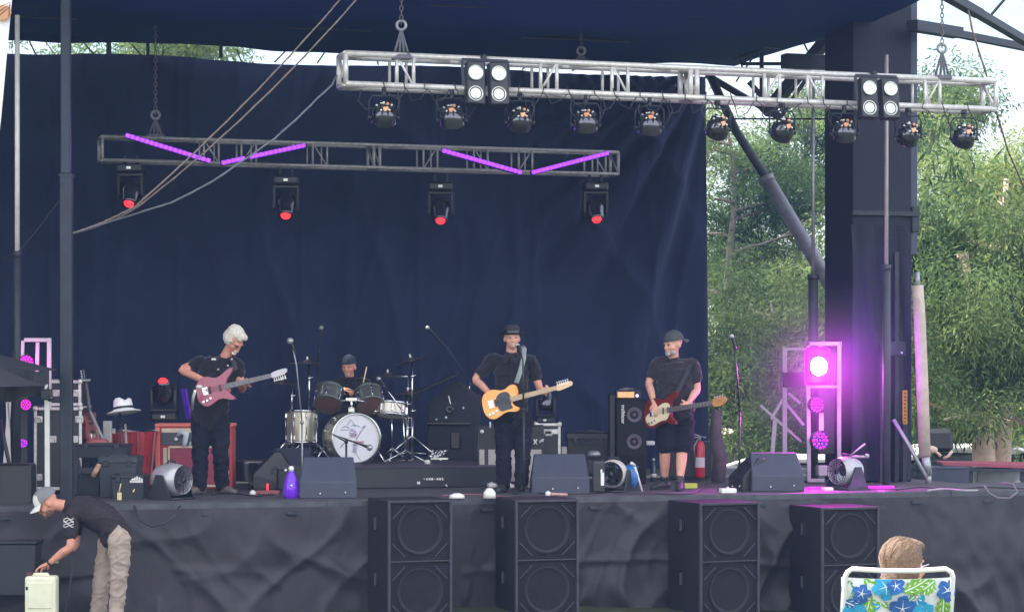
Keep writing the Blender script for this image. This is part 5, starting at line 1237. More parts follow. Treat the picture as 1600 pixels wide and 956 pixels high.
# abstract doodle print on the head (lines and pale patches)
kq = mat('print_lilac', (.45, .35, .62), .5, var=.3, vscale=60); kb = mat('print_slate', (.22, .26, .45), .5, var=.3, vscale=50); kp = mat('print_pink', (.62, .28, .34), .5, var=.3, vscale=50)
def kpt(x, y, o_=.2085): # photo px offsets from the head centre
    fr_ = frame(Vector((0, 0, 0)), kax, (0, 0, 1)); X = Vector((1, 0, 0)); X = X-kax.normalized()*X.dot(kax.normalized()); X.normalize(); Y = Vector((0, 0, 1)); C_ = KM @ Vector((0, 0, o_)); return C_+X*(x/139.6)*1.04+Y*(-y/139.6)
def kline(mm, pts, r=.004): mm.tube([kpt(*p) for p in pts], r, 5)
m = MB()
for a in (((-13, -21), (-9, -30), (-4, -24), (-1, -18)), ((-22, -17), (-16, -19), (-10, -16)), ((-7, -20), (0, -21), (6, -18)), ((-24, -12), (-20, -14), (-14, -13))): kline(m, a, .003)
for x, y in ((3, -5), (7, -9), (11, -14), (14, -19)): pass
kline(m, ((0, 2), (5, -6), (10, -14), (15, -20)), .004); kline(m, ((9, -18), (13, -16), (12, -20)), .003); kline(m, ((-24, 14), (-19, 8), (-14, 5)), .005); kline(m, ((-2, 20), (2, 27), (7, 34)), .002)
part('head_print', m, kb, bd_)
m = MB(); rnd = random.Random(3)
for k in range(7): kline(m, [(-12+rnd.uniform(-3, 3)+i*3, -14+k*1.6+rnd.uniform(-1, 1)) for i in range(5)], .0025)
part('head_print', m, kq, bd_)
m = MB()
for k in range(8): kline(m, [(-9+rnd.uniform(-2, 2)+i*3, -8+k*.9+rnd.uniform(-1, 1)) for i in range(4)]+[], .002); kline(m, [(-3+i*3, 4+k*.8+rnd.uniform(-1, 1)) for i in range(6)], .0025)
part('head_print', m, kp, bd_)
m = MB()
for k in range(9): kline(m, [(-5+rnd.uniform(-1, 1)+i*2.2, 9+k*1.6+rnd.uniform(-.8, .8)) for i in range(4)], .003)
part('head_print', m, kb, bd_)
m = MB()
for s_ in (-1, 1): q = KM @ Vector((0, 0, -.05)); m.tube([q+Vector((s_*.26, 0, -.05)), Vector((q.x+s_*.40, q.y-.12, ZR))], .009, 8)
part('bass_drum_spur', m, M_['chrome'], bd_)
m = MB(); q = KM @ Vector((0, 0, 0)); q.z = ZR+.56; m.tube([q, q+Z*.19], .016, 8); m.box(q+Z*.16, (.14, .05, .05), None, .01); m.box(q+Z*.04, (.08, .06, .06), None, .01)
for s_ in (-1, 1): m.tube([q+Z*.16, q+Vector((s_*.15, .02, .13))], .010, 8)
part('tom_mount', m, M_['chrome'], kit)
for (x, y, ax) in ((514, 621, (.10, .95, 1)), (577, 623, (-.26, .95, 1))):
    c = P(x, y, 27.25); drum(c, ax, .148, .20, m_headw, m_res, 'rack_tom', m_hoop, 6, shell=mat('dark_tom_shell', (.16, .17, .155), .3, .4, var=.2, coat=.4) if 'dark_tom_shell' not in bpy.data.materials else bpy.data.materials['dark_tom_shell'])
c = PR(471, 27.4, .40); drum(c, (0, .05, 1), .175, .36, m_headw, m_headw, 'floor_tom', None, 8)
m = MB()
for a in (-.5, 1.2, 2.6, 4.2): m.tube([c+Vector((.2*math.cos(a), .2*math.sin(a), .05)), PR(471, 27.4)+Vector((.21*math.cos(a), .21*math.sin(a), 0))], .008, 6)
part('floor_tom_leg', m, M_['chrome'], kit)
c = P(611, 640, 27.3); drum(c, (.06, .22, 1), .165, .14, m_headw, m_headw, 'snare_drum', None, 8)
m = MB(); g_ = PR(613, 27.4); m.tube([g_+Z*.1, P(612, 652, 27.3)], .010, 8)
for a in (.4, 2.5, 4.6): m.tube([g_+Z*.16, g_+Vector((.19*math.cos(a), .19*math.sin(a), .01))], .008, 6); m.tube([P(612, 650, 27.3), P(612, 646, 27.3)+Vector((.14*math.cos(a), .14*math.sin(a), .01))], .007, 6)
part('snare_stand', m, M_['chrome'], kit)
m = MB(); c = PR(548, 28.5); m.tube([c, c+Z*.42], .02, 8); m.lathe([(.01, .42), (.16, .43), (.165, .47), (.15, .50), (.001, .51)], 20, Matrix.Translation(c))
for a in (.4, 2.5, 4.6): m.tube([c+Z*.16, c+Vector((.2*math.cos(a), .2*math.sin(a), .01))], .01, 6)
part('throne', m, M_['blackplastic'], kit)

m_cym = mat('bronze_cymbal', (.16, .10, .09), .35, .7, var=.2, vscale=10)
def cymbal_stand(label, cx, cy, D, r, tilt, base_x, boom=None, tri=.26, z0=None, legs=True):
    t = thing('cymbal_stand', label, 'cymbal', PR(base_x, D), 0, 'cymbals on chrome stands')
    c = P(cx, cy, D); Mc = Matrix.Translation(c) @ Euler(tilt).to_matrix().to_4x4()
    m = MB(); m.lathe([(r, 0), (r*.6, .012), (r*.22, .020), (r*.18, .035), (.008, .044)], 30, Mc, cap=False); m.lathe([(r, -.001), (r*.6, .010), (r*.22, .018), (r*.18, .033), (.008, .042)], 30, Mc, cap=False); part('cymbal', m, m_cym, t)
    m = MB(); m.lathe([(.001, .04), (.012, .042), (.012, .07), (.006, .085), (.001, .085)], 10, Mc); part('wing_nut', m, M_['lens'], t)
    b = PR(base_x, D); m = MB(); top = boom or c
    top = Vector((b.x, b.y, c.z if boom is None else boom))
    m.tube([b+Z*.08, b+Z*.5, ], .014, 8); m.tube([b+Z*.5, top], .010, 8); m.tube([top, c], .008, 8)
    for f in (.5, .85): q = b.lerp(top, f); m.ball(q, (.024, .02, .02), seg=8); m.tube([q, q+Vector((.045, 0, .01))], .006, 6)
    part('stand_tube', m, M_['chrome'], t)
    if legs:
        for a in (3.35, -.25, 1.6):
            m = MB(); e = b+Vector((tri*math.cos(a), tri*math.sin(a)*.8, .012)); m.tube([b+Z*.30, e], .010, 6); m.tube([b+Z*.10, b.lerp(e, .5)+Z*.08], .007, 6); m.ball(e, .016, seg=8); part('leg', m, M_['chrome'], t)
    return t
cymbal_stand('dark cymbal seen edge on at the upper left of the kit', 480, 568, 27.9, .215, (.03, .0, 0), 483)
cymbal_stand('lower dark cymbal at the far left of the kit on a chrome stand', 440, 600, 27.4, .19, (.02, .05, 0), 456)
cymbal_stand('large tilted cymbal on the tall chrome tripod right of the kit', 643, 564, 27.6, .185, (.05, -.28, 0), 644, tri=.34)
cymbal_stand('thin dark cymbal over the snare', 606, 588, 27.9, .19, (.02, -.04, 0), 637, legs=False)
cymbal_stand('small hi-hat pair at knee height right of the kit', 637, 616, 27.5, .14, (.02, .0, 0), 636, legs=False)
# bass drum pedal bits and small silver clutter at the riser's right end
m = MB(); rnd = random.Random(12)
for k in range(16): m.ball(P(672+rnd.uniform(0, 26), 704+rnd.uniform(0, 12), 27.0), rnd.uniform(.010, .022), seg=6)
for k in range(4): m.tube([P(676+k*5, 712, 27.0), P(684+k*5, 703, 27.0)], .006, 5)
m.box(P(687, 716, 27.0), (.2, .08, .03), None, .005)
solo('drum_pedal', m, M_['chrome'], 'chrome drum pedal with shiny hardware at the right end of the riser', 'pedal')
m = MB(); m.lathe([(.001, .05), (.03, .04), (.035, 0)], 14, Matrix.Translation(PR(668, 26.8))); solo('cup', m, M_['white'], 'small pale cup on the riser beside the drum pedal', 'cup')

# ------------------------------------------------------------------ microphone stands
def mic_stand(label, base, pts, D, mic_dir, base_kind='round', ball=False, tube_r=.0115, mt=None, group='microphone stands', light=False):
    b = Vector(base); t = thing('microphone_stand', label, 'microphone stand', b, 0, group)
    m = MB(); P_ = [P(x, y, d) for x, y, d in pts]; m.tube([b+Z*.02, P_[0]], tube_r, 8); part('pole', m, mt or M_['blackplastic'], t)
    if len(P_) > 1:
        m = MB(); m.tube(P_, tube_r*.8, 8); m.ball(P_[0], .022, seg=8); part('boom_arm', m, mt or M_['blackplastic'], t)
    if base_kind == 'round': m = MB(); m.lathe([(.13, 0), (.13, .012), (.05, .022), (.015, .03)], 20, Matrix.Translation(b)); part('base', m, M_['steel_dk'], t)
    else:
        for a in (3.6, -.5, 1.6): m = MB(); m.tube([b+Z*.14, b+Vector((.27*math.cos(a), .27*math.sin(a), .012))], .009, 6); part('leg', m, mt or M_['blackplastic'], t)
    e = P_[-1]; d = Vector(mic_dir).normalized(); M = d.to_track_quat('Z', 'Y').to_matrix().to_4x4(); M.translation = e
    m = MB(); m.lathe([(.009, -.09), (.012, -.03), (.017, .03), (.02, .045)], 12, M); mc = part('microphone', m, M_['blackplastic'], t)
    m = MB(); m.ball(e+d*.062, (.026 if not ball else .035), seg=12); part('mesh_head', m, mat('mic_mesh', (.45, .46, .44), .4, .6, var=.4, vscale=200) if 'mic_mesh' not in bpy.data.materials else bpy.data.materials['mic_mesh'], mc)
    return t
mic_stand('straight microphone stand in front of the singer', floor_at(819, 24.6), [(818, 640, 24.6), (817, 562, 24.62), (811, 545, 24.74)], 24.6, P(805, 534, 24.86)-P(812, 548, 24.74))
mic_stand('tall microphone stand left of the drums leaning to the guitarist', floor_at(472, 25.2), [(472, 660, 25.2), (463, 570, 25.2), (457, 541, 25.2)], 25.2, P(453, 531, 25.2)-P(458, 543, 25.2), mt=M_['steel'], tube_r=.010, ball=True)
mic_stand('unused microphone stand in front of the trees on the right', floor_at(1155, 25.4), [(1156, 640, 25.4), (1151, 580, 25.4), (1146, 534, 25.4)], 25.4, P(1143, 526, 25.4)-P(1147, 538, 25.4), 'tripod')
mic_stand('overhead microphone boom behind the drummer on the left', PR(492, 28.8), [(497, 548, 28.8), (500, 532, 28.8), (502, 520, 28.8)], 28.8, (0, 0, 1), 'tripod')
mic_stand('long overhead boom stand slanting right of the drums', floor_at(722, 28.6), [(735, 600, 28.6), (700, 545, 28.6), (674, 518, 28.6)], 28.6, (-.4, 0, .4), 'tripod')
mic_stand('short boom stand crossing the white bass drum head', floor_at(541, 25.9), [(541, 690, 25.9), (515, 676, 25.9), (541, 686, 25.9), (569, 696, 25.9)], 25.9, (1, 0, -.35), 'round', ball=True, tube_r=.012)
mic_stand('chrome boom reaching over the snare drum', PR(634, 27.1), [(629, 643, 27.1), (612, 618, 27.1), (597, 598, 27.15)], 27.1, (-.4, 0, .5), 'tripod', mt=M_['chrome'], tube_r=.009)

# ------------------------------------------------------------------ wedges
def wedge(name, label, c, w_, rz, mt, k=1.0, group='floor monitors'):
    t = thing(name, label, 'floor monitor', c, rz, group); M = WM[t.name] @ Matrix.Scale(k, 4)
    prof = [(0, 0), (0, .165), (.235, .40), (.30, .40), (.47, .12), (.47, 0)]
    A = M @ Matrix(((0, 0, 1, 0), (1, 0, 0, 0), (0, 1, 0, 0), (0, 0, 0, 1)))
    m = MB(); n = len(prof)
    lo = [m.bm.verts.new(M @ Vector((-w_/2*(1 if z < .2 else .88), y, z))) for y, z in prof]; hi = [m.bm.verts.new(M @ Vector((w_/2*(1 if z < .2 else .88), y, z))) for y, z in prof]
    fs = [m.bm.faces.new(lo[::-1]), m.bm.faces.new(hi)]+[m.bm.faces.new((lo[i], lo[(i+1) % n], hi[(i+1) % n], hi[i])) for i in range(n)]
    bmesh.ops.bevel(m.bm, geom=m.bm.edges[:], offset=.008, segments=1, affect='EDGES')
    part('cabinet', m, mt, t)
    m = MB(); M3 = M.to_3x3().normalized().to_4x4()
    m.hexa([M @ Vector(v) for v in ((-w_*.42, .475, .125), (-w_*.38, .31, .39), (w_*.38, .31, .39), (w_*.42, .475, .125), (-w_*.42, .487, .13), (-w_*.38, .322, .395), (w_*.38, .322, .395), (w_*.42, .487, .13))]); part('grille', m, M_['grille'], t)
    m = MB()
    for s_ in (-1, 1): m.lathe([(.055, 0), (.05, .006), (.03, .006), (.028, -.01)], 16, M @ Matrix.Translation((s_*w_*.475, .24, .19)) @ Matrix.Rotation(s_*R(90), 4, 'Y'))
    part('pole_cup', m, M_['black'], t)
    m = MB(); m.ball(M @ Vector((-.08, -.004, .05)), .009, seg=6); m.ball(M @ Vector((w_*.30, -.004, .06)), .009, seg=6); part('screw', m, M_['lens'], t)
    return t
wedge('floor_monitor', 'grey floor monitor wedge at the stage edge left of the bass drum', Fl(513, 778.5), .565, R(4), M_['wedge'])
wedge('floor_monitor', 'grey floor monitor wedge in front of the singer', Fl(876, 771), .60, R(2), M_['wedge'])
wedge('floor_monitor', 'grey floor monitor wedge at the right in front of the lamp tower', Fl(1216, 767.5), .56, R(6), M_['wedge'])
wedge('floor_monitor', 'black floor monitor seen from its side beside the red cabinet', Fl(392, 764)+Vector((.0, .1, 0)), .5, R(-82), M_['blackplastic'])
wedge('floor_monitor', 'pale blue grey floor monitor half hidden behind the left stage edge wedge', Fl(446, 757), .5, R(-14), M_['wedge'])
wedge('floor_monitor', 'small black monitor standing left of the right wedge', Fl(1150, 766.5)+Vector((.0, .05, 0)), .42, R(-70), M_['blackplastic'], .86)

# ------------------------------------------------------------------ subwoofers
for (xl, xc, xr, yt, lb) in ((556, 606, 706, 782, 'leftmost of four tall black subwoofers in front of the stage'), (765, 805, 904, 781, 'second subwoofer from the left, below the singer'),
                         (1036, 1093, 1186, 786, 'third subwoofer from the left, below the bassist'), (1228, 1283, 1373, 793, 'rightmost subwoofer, left of the seated spectator')):
    Xe = ((xc-CX)/FPX); Yd = 24/(1-Xe*math.tan(TH)); D = Yd-.78
    pc_ = P(xc, yt, D); ang = R(20 if xl < 600 else 17 if xl < 800 else 24 if xl < 1100 else 22); uu = Vector((math.cos(ang), math.sin(ang), 0)); vv = Vector((-math.sin(ang), math.cos(ang), 0))
    # widths from the photo columns
    def solve(dirv, x): n_ = (x-CX)/FPX; return (n_*pc_.y-pc_.x)/(dirv.x-n_*dirv.y)
    W_ = solve(uu, xr); Dp = min(.66, solve(vv, xl)); h_ = 1.17
    org = Vector((pc_.x, pc_.y, pc_.z-h_)); t = thing('subwoofer', lb, 'subwoofer', org, ang, 'subwoofers'); M = WM[t.name]; M3 = M.to_3x3().to_4x4()
    m = MB(); m.box(M @ Vector((W_/2, Dp/2+.01, h_/2)), (W_, Dp, h_), M3, .006); part('cabinet', m, M_['speaker'], t)
    m = MB()
    for x in (.012, W_-.012): m.box(M @ Vector((x, .0, h_/2)), (.026, .035, h_), M3, .004)
    for z in (.012, h_/2, h_-.012): m.box(M @ Vector((W_/2, .0, z)), (W_-.05, .03, .024 if z != h_/2 else .012), M3, .003)
    part('front_frame', m, mat('worn_frame', (.034, .031, .042), .6, var=.35, vscale=12) if 'worn_frame' not in bpy.data.materials else bpy.data.materials['worn_frame'], t)
    for z in (h_*.25, h_*.75):
        Ml = M @ Matrix.Translation((W_/2, -.004, z)) @ Matrix.Rotation(R(90), 4, 'X')
        m = MB(); m.lathe([(.232, .001), (.225, .003), (.215, .002), (.20, -.012), (.08, -.085), (.07, -.06), (.001, -.045)], 34, Ml @ Matrix.Scale(min(1, W_/.56), 4), cap=False); part('driver_cone', m, mat('cone_paper', (.014, .013, .018), .85, var=.2) if 'cone_paper' not in bpy.data.materials else bpy.data.materials['cone_paper'], t)
        q = .43*W_
        for sx in (-1, 1):
            for sz in (-1, 1): m = MB(); m.bar(M @ Vector((W_/2+sx*q, -.008, z+sz*.12)), M @ Vector((W_/2+sx*q*.55, -.008, z+sz*.245)), .008, .010); part('corner_brace', m, bpy.data.materials['worn_frame'], t)
    for z in (h_*.80, h_*.34):
        m = MB(); m.box(M @ Vector((-.004, Dp*.55, z)), (.012, .10, .14), M3, .004); hp = part('side_handle', m, M_['black'], t)
        m = MB(); m.bar(M @ Vector((-.014, Dp*.55, z-.06)), M @ Vector((-.014, Dp*.55, z+.055)), .03, .01); part('handle_grip', m, M_['steel_dk'], hp)
# ------------------------------------------------------------------ fans
def fan(label, c, r, rz, shell_mt, dark_mt, depth=.22, elev=.0, group=None):
    t = thing('drum_fan', label, 'fan', c, rz, group); M = WM[t.name] @ Matrix.Translation((0, 0, r+.03)) @ Matrix.Rotation(elev, 4, 'X') @ Matrix.Rotation(R(90), 4, 'X')
    m = MB(); m.lathe([(r*.80, -depth/2), (r*.97, -depth*.2), (r, 0), (r*.97, depth*.2), (r*.86, depth/2), (r*.82, depth/2), (r*.93, 0), (r*.76, -depth/2)], 32, M, cap=False); part('barrel', m, shell_mt, t)
    m = MB()
    for k in range(1, 7): m.tube([M @ Vector((r*.86*k/6*math.cos(a), r*.86*k/6*math.sin(a), depth/2+.004)) for a in np.linspace(0, 6.283, 24, endpoint=False)], .0028, 4, closed=True)
    for k in range(12): a = k*math.pi/6; m.tube([M @ Vector((0, 0, depth/2+.006)), M @ Vector((r*.88*math.cos(a), r*.88*math.sin(a), depth/2))], .003, 4)
    m.lathe([(.03, depth/2), (.03, depth/2+.012), (.001, depth/2+.014)], 12, M); part('front_grille', m, dark_mt, t)
    m = MB()
    for k in range(5):
        a = k*1.2566; b_ = [M @ Vector(v) for v in ((.03*math.cos(a), .03*math.sin(a), -.02), (r*.75*math.cos(a+.1), r*.75*math.sin(a+.1), -.03), (r*.72*math.cos(a+.75), r*.72*math.sin(a+.75), .04), (.03*math.cos(a+.9), .03*math.sin(a+.9), .02))]
        vs_ = [m.bm.verts.new(v) for v in b_]; m.bm.faces.new(vs_)
    m.lathe([(.05, -.06), (.05, .05)], 12, M); part('blades', m, dark_mt, t)
    m = MB(); B = WM[t.name]
    for s_ in (-1, 1): m.hexa([B @ Vector(v) for v in ((s_*(r+.012)-.008, -.15, 0), (s_*(r+.012)+.008, -.15, 0), (s_*(r+.012)+.008, .15, 0), (s_*(r+.012)-.008, .15, 0), (s_*(r+.012)-.008, -.03, r*1.5), (s_*(r+.012)+.008, -.03, r*1.5), (s_*(r+.012)+.008, .05, r*1.5), (s_*(r+.012)-.008, .05, r*1.5))])
    for y in (-.14, .14): m.tube([B @ Vector((-r-.012, y, .012)), B @ Vector((r+.012, y, .012))], .012, 8)
    part('stand', m, dark_mt, t)
    m = MB(); m.tube([M @ Vector((-.06, r*.98, 0)), M @ Vector((-.05, r*1.12, 0)), M @ Vector((.05, r*1.12, 0)), M @ Vector((.06, r*.98, 0))], .010, 8); part('carry_handle', m, dark_mt, t)
    return t
m_fs = mat('silver_fan_shell', (.42, .42, .44), .4, .5, var=.15, vscale=6)
fan('silver barrel fan with dark side plate on the left of the stage edge', Fl(268, 780), .165, R(58), m_fs, M_['blackplastic'], .30)
fan('grey barrel fan beside the foot of the black column', Fl(1322, 763.5), .16, R(-52), m_fs, M_['steel_dk'], .28)
m = MB(); m.tube([P(1328, 712, 25.5), P(1352, 693, 25.5)], .010, 8); m.tube([P(1330, 714, 25.5), P(1355, 713, 25.5)], .014, 8); m.ball(P(1355, 712, 25.5), .025, seg=8)
solo('clamp_stand', m, M_['steel'], 'small steel boom clamp lying over the grey barrel fan', 'clamp')
fan('cream fan housing with dark round grille near the bassist', Fl(958, 768), .155, R(-18), mat('cream_plastic', (.50, .46, .42), .5, var=.12), M_['blackplastic'], .20)
bl = thing('blue_drum_fan', 'bright blue round fan shell right of the cream fan', 'fan', Fl(984, 767), R(30)); M = WM[bl.name]
m = MB(); m.ball(M @ Vector((0, 0, .15)), (.085, .12, .135), M.to_3x3().to_4x4(), 18); part('shell', m, mat('blue_plastic', (.03, .15, .40), .35, var=.2), bl)
m = MB(); m.tube([M @ Vector((.0, -.1, .26)), M @ Vector((.09, -.1, .0))], .012, 8); m.tube([M @ Vector((-.03, -.08, .30)), M @ Vector((.05, -.02, .27))], .015, 8); part('leg', m, M_['white'], bl)
m = MB(); m.grid(10, 8, lambda u_, v_: Fl(945+u_*55, 768)+Vector((0, .3, 0))+Z*(.22+.04*math.sin(u_*7)+.02*math.sin(v_*9))+Vector((0, v_*.25, -.03*v_))); solo('tarp', m, mat('blue_tarp', (.04, .16, .35), .6, var=.3), 'crumpled blue tarp behind the cream fan', 'tarp')

# ------------------------------------------------------------------ cabinets and cases
def cbox(t, name, x0, x1, y0, y1, D, dep, mt, bev=.01, rz=0.0):   # box whose front face fills a photo rectangle
    a, b = P(x0, y1, D), P(x1, y0, D); c = (a+b)/2; m = MB(); M3 = Matrix.Rotation(rz, 4, 'Z'); m.box(c+M3 @ Vector((0, dep/2, 0)), (abs(b.x-a.x), dep, abs(b.z-a.z)), M3, bev); return part(name, m, mt, t)
# red guitar cabinet
D = 25.6
rc = thing('guitar_cabinet', 'red and cream guitar cabinet behind the white haired guitarist', 'amplifier', floor_at(300, D), 0)
fy = HY+(ZC-HS)*FPX/D
cbox(rc, 'cabinet', 243, 362, 667, fy-1, D, .38, mat('red_tolex', (.42, .05, .055), .6, var=.12, vscale=9))
cbox(rc, 'grille_cloth', 266, 354, 700, fy-7, D-.006, .012, mat('wine_grille', (.33, .065, .10), .85, var=.15, vscale=20, bump=.3, bscale=200), .002)
cbox(rc, 'control_panel', 252, 356, 675, 695, D-.012, .012, mat('slate_panel', (.06, .07, .085), .4), .002)
m = MB()
for a, b in (((264, 698), (264, fy-6)), ((356, 698), (356, fy-6)), ((264, 698), (356, 698)), ((264, fy-6), (356, fy-6))): m.bar(P(*a, D-.012), P(*b, D-.012), .02, .014, up=(0, 1, 0))
m.box((P(253, 672, D)+P(357, 672, D))/2+Vector((0, -.008, 0)), (.71, .01, .045)); m.box(P(258, 730, D-.007), (.04, .01, .42))
part('cream_piping', m, mat('cream_piping', (.66, .56, .42), .6, var=.15), rc)
m = MB(); m.box((P(243, 664, D)+P(362, 664, D))/2+Vector((0, .19, 0)), (.83, .39, .035), None, .008); m.box(P(246, 705, D-.012), (.05, .014, .52), None, .006); part('coral_edge', m, mat('coral_edge', (.80, .20, .16), .5, var=.1), rc)
m = MB(); m.tube([P(278, 681, D-.03), P(284, 674, D-.05), P(291, 678, D-.05), P(289, 690, D-.03), P(288, 697, D-.03)], [.02, .03, .035, .028, .022], 8); m.ball(P(275, 686, D-.03), .022, seg=8)
for k in range(5): m.tube([P(296+k*6, 697, D-.02), P(298+k*6, 690+2*(k % 2), D-.02)], .006, 5)
part('pale_figure_badge', m, mat('pale_grey_cloth', (.55, .60, .66), .8, var=.2), rc)
q = P(256, 661, 25.85); moving_head('moving_head', 'upright moving head with red lens standing on the red cabinet', (q.x, 25.82, ZC+(HY-661)/FPX*25.6+.012), 0, R(4), 28, True, None, m_red, .92)
# red velvet cover
m = MB()
def vel(u_, v_):
    x = 172+76*u_; d_ = .05*math.sin(u_*16+v_)+.03*math.sin(u_*37); w_ = 1+.0*v_; q = P(210+(x-210)*(1-.28*(1-v_)), 758-(758-674)*v_, 25.45); q.y += d_; return q
m.grid(60, 20, vel); m.grid(20, 6, lambda u_, v_: P(172+76*u_, 674-2*math.sin(u_*9), 25.45)+Vector((0, .4*v_+.05*math.sin(u_*16), 0)))
vc = solo('velvet_cover', m, mat('red_velvet', (.42, .012, .03), .7, var=.3, vscale=6, sheen=.6), 'deep red velvet cloth draped between the hat and the red cabinet', 'cloth')
# flight cases on the left
def flight(name, label, x0, x1, y0, y1, D, dep, latches, group='aluminium edged flight cases', base=None, body=None, edge=None):
    a, b = P(x0, y1, D), P(x1, y0, D); c = (a+b)/2; w_, h_ = b.x-a.x, b.z-a.z
    t = thing(name, label, 'flight case', (c.x, c.y+dep/2, a.z), 0, group)
    m = MB(); m.box(c+Vector((0, dep/2, 0)), (w_-.01, dep, h_-.01), None, .004); part('case_body', m, body or mat('laminate_black', (.03, .032, .036), .45, var=.15) if 'laminate_black' not in bpy.data.materials else (body or bpy.data.materials['laminate_black']), t)
    m = MB(); e = .03; y = c.y-.003
    for s_ in (-1, 1):
        m.box(Vector((c.x+s_*(w_/2-e/2), y, c.z)), (e, .012, h_), None, .003); m.box(Vector((c.x+s_*(w_/2), y+dep/2, c.z+h_/2)), (.02, dep, .02), None, .003)
        m.box(Vector((c.x, y-.002, c.z+s_*(h_/2-e/2))), (w_, .012, e), None, .003)
        for z_ in (-1, 1): m.ball(Vector((c.x+s_*(w_/2-.014), y, c.z+z_*(h_/2-.014))), .028, seg=10)
    part('edge_rail', m, edge or M_['alu'], t)
    for lx, ly in latches:
        q = P(lx, ly, D); m = MB(); m.box(Vector((q.x, y-.008, q.z)), (.085, .014, .07), None, .006); m.tube([Vector((q.x-.03, y-.022, q.z-.02)), Vector((q.x-.03, y-.03, q.z+.02)), Vector((q.x+.03, y-.03, q.z+.02)), Vector((q.x+.03, y-.022, q.z-.02))], .006, 6); part('latch', m, edge or M_['alu'], t)
    return t
flight('flight_case', 'tall black flight case standing behind the white tent leg', 53, 128, 636, 765, 24.75, .5, ((60, 655), (124, 655), (82, 686), (116, 686), (60, 745), (120, 745)))
flight('flight_case', 'smaller flight case on top of the tall one by the dark post', 76, 127, 594, 634, 24.75, .5, ((88, 614), (118, 614)))
# toolboxes
def bin_(name, label, x0, x1, y0, y1, D, dep, mt, lid=True, rz=0.0, cat='tool box', group=None, logo=None):
    a, b = P(x0, y1, D), P(x1, y0, D); c = (a+b)/2; w_, h_ = b.x-a.x, b.z-a.z
    t = thing(name, label, cat, (c.x, c.y+dep/2, a.z), rz, group); M = WM[t.name]; M3 = M.to_3x3().to_4x4()
    m = MB(); m.hexa([M @ Vector(v) for v in ((-w_*.46, -dep*.46, 0), (w_*.46, -dep*.46, 0), (w_*.46, dep*.46, 0), (-w_*.46, dep*.46, 0), (-w_*.5, -dep*.5, h_*.86), (w_*.5, -dep*.5, h_*.86), (w_*.5, dep*.5, h_*.86), (-w_*.5, dep*.5, h_*.86))], .006); part('bin', m, mt, t)
    if lid:
        m = MB(); m.box(M @ Vector((0, 0, h_*.92)), (w_*1.04, dep*1.04, h_*.16), M3, .012); m.box(M @ Vector((0, -dep*.3, h_*1.0)), (w_*.5, .04, .03), M3, .008); part('lid', m, mt, t)
        for s_ in (-.3, .3): m = MB(); m.box(M @ Vector((s_*w_, -dep*.525, h_*.84)), (.05, .015, .06), M3, .004); part('clasp', m, M_['blackplastic'], t)
    else:
        m = MB(); m.box(M @ Vector((0, 0, h_*.9)), (w_*1.02, dep*1.02, .02), M3); part('rim', m, mt, t)
    return t
m_bin = mat('storage_black', (.024, .028, .036), .5, var=.15); m_bin2 = mat('storage_slate', (.036, .044, .055), .55, var=.15)
bin_('storage_tote', 'long low black case below the white hat', 118, 198, 694, 715, 24.5, .4, m_bin)
bin_('storage_tote', 'tall dark tote under the long black case beside the dark post', 114, 156, 727, 784, 24.3, .35, m_bin, False)
bin_('storage_tote', 'big dark slate tote right of the dark post', 154, 213, 713, 782, 24.1, .45, m_bin2)
tb = bin_('storage_tote', 'front tote with white crown mark and yellow tag', 174, 226, 741, 784, 23.75, .3, m_bin)
m = MB(); D_ = 23.56
for k in range(5): m.tube([P(206+k*3.6, 752, D_), P(207.5+k*3.6, 744+abs(k-2)*1.6, D_)], .010, 5)
m.bar(P(203, 752, D_), P(223, 752, D_), .02, .01, up=(0, 1, 0)); part('crown_mark', m, M_['white'], tb)
m = MB(); m.box(P(186.5, 775, D_-.02), (.045, .01, .075), None, .004); m.tube([P(186, 768, D_-.01), P(189, 755, D_)], .006, 5); m.box(P(209, 766, D_), (.012, .006, .03), Euler((0, .5, 0)).to_matrix().to_4x4()); part('yellow_tag', m, mat('tag_yellow', (.75, .60, .28), .7), tb)
m = MB(); m.tube([P(145, 744, 24.0), P(153, 729, 24.0)], .026, 10); m.ball(P(153.5, 728, 24.0), .028, seg=10); solo('wooden_handle', m, mat('tan_wood', (.45, .27, .17), .6), 'short tan wooden handle sticking out of the dark tote', 'handle')
m = MB(); m.bar(P(117, 780, 24.2), P(121, 715, 24.2), .035, .03); m.bar(P(121, 735, 24.2), P(156, 735, 24.2), .03, .05); m.bar(P(124, 718, 24.2), P(126, 744, 24.2), .015, .02); solo('folding_stand', m, M_['steel_dk'], 'dark folding stand frame left of the totes', 'stand')
m = MB(); m.bar(P(142, 643, 24.9), P(166, 695, 24.9), .03, .02); m.bar(P(196, 662, 24.9), P(199, 714, 24.9), .02, .02); solo('stand_leg', m, M_['steel'], 'slanting steel stand legs above the long black case', 'stand')
m = MB(); m.box(P(168, 678, 25.2), (.09, .06, .28), None, .008); m.box(P(149, 669, 25.2), (.09, .04, .03)); m.box(P(149, 676, 25.2), (.09, .04, .03)); m.box(P(178, 673, 25.2), (.03, .03, .05)); solo('pale_pedestal', m, mat('pale_enamel', (.48, .46, .44), .5, var=.15), 'pale upright panel behind the slanting stand legs', 'panel')
m = MB(); m.ball(P(152, 692, 24.9), (.13, .1, .06), seg=12); solo('red_bag', m, mat('dusty_red', (.40, .12, .12), .8, var=.3), 'dusty red bag behind the long black case', 'bag')
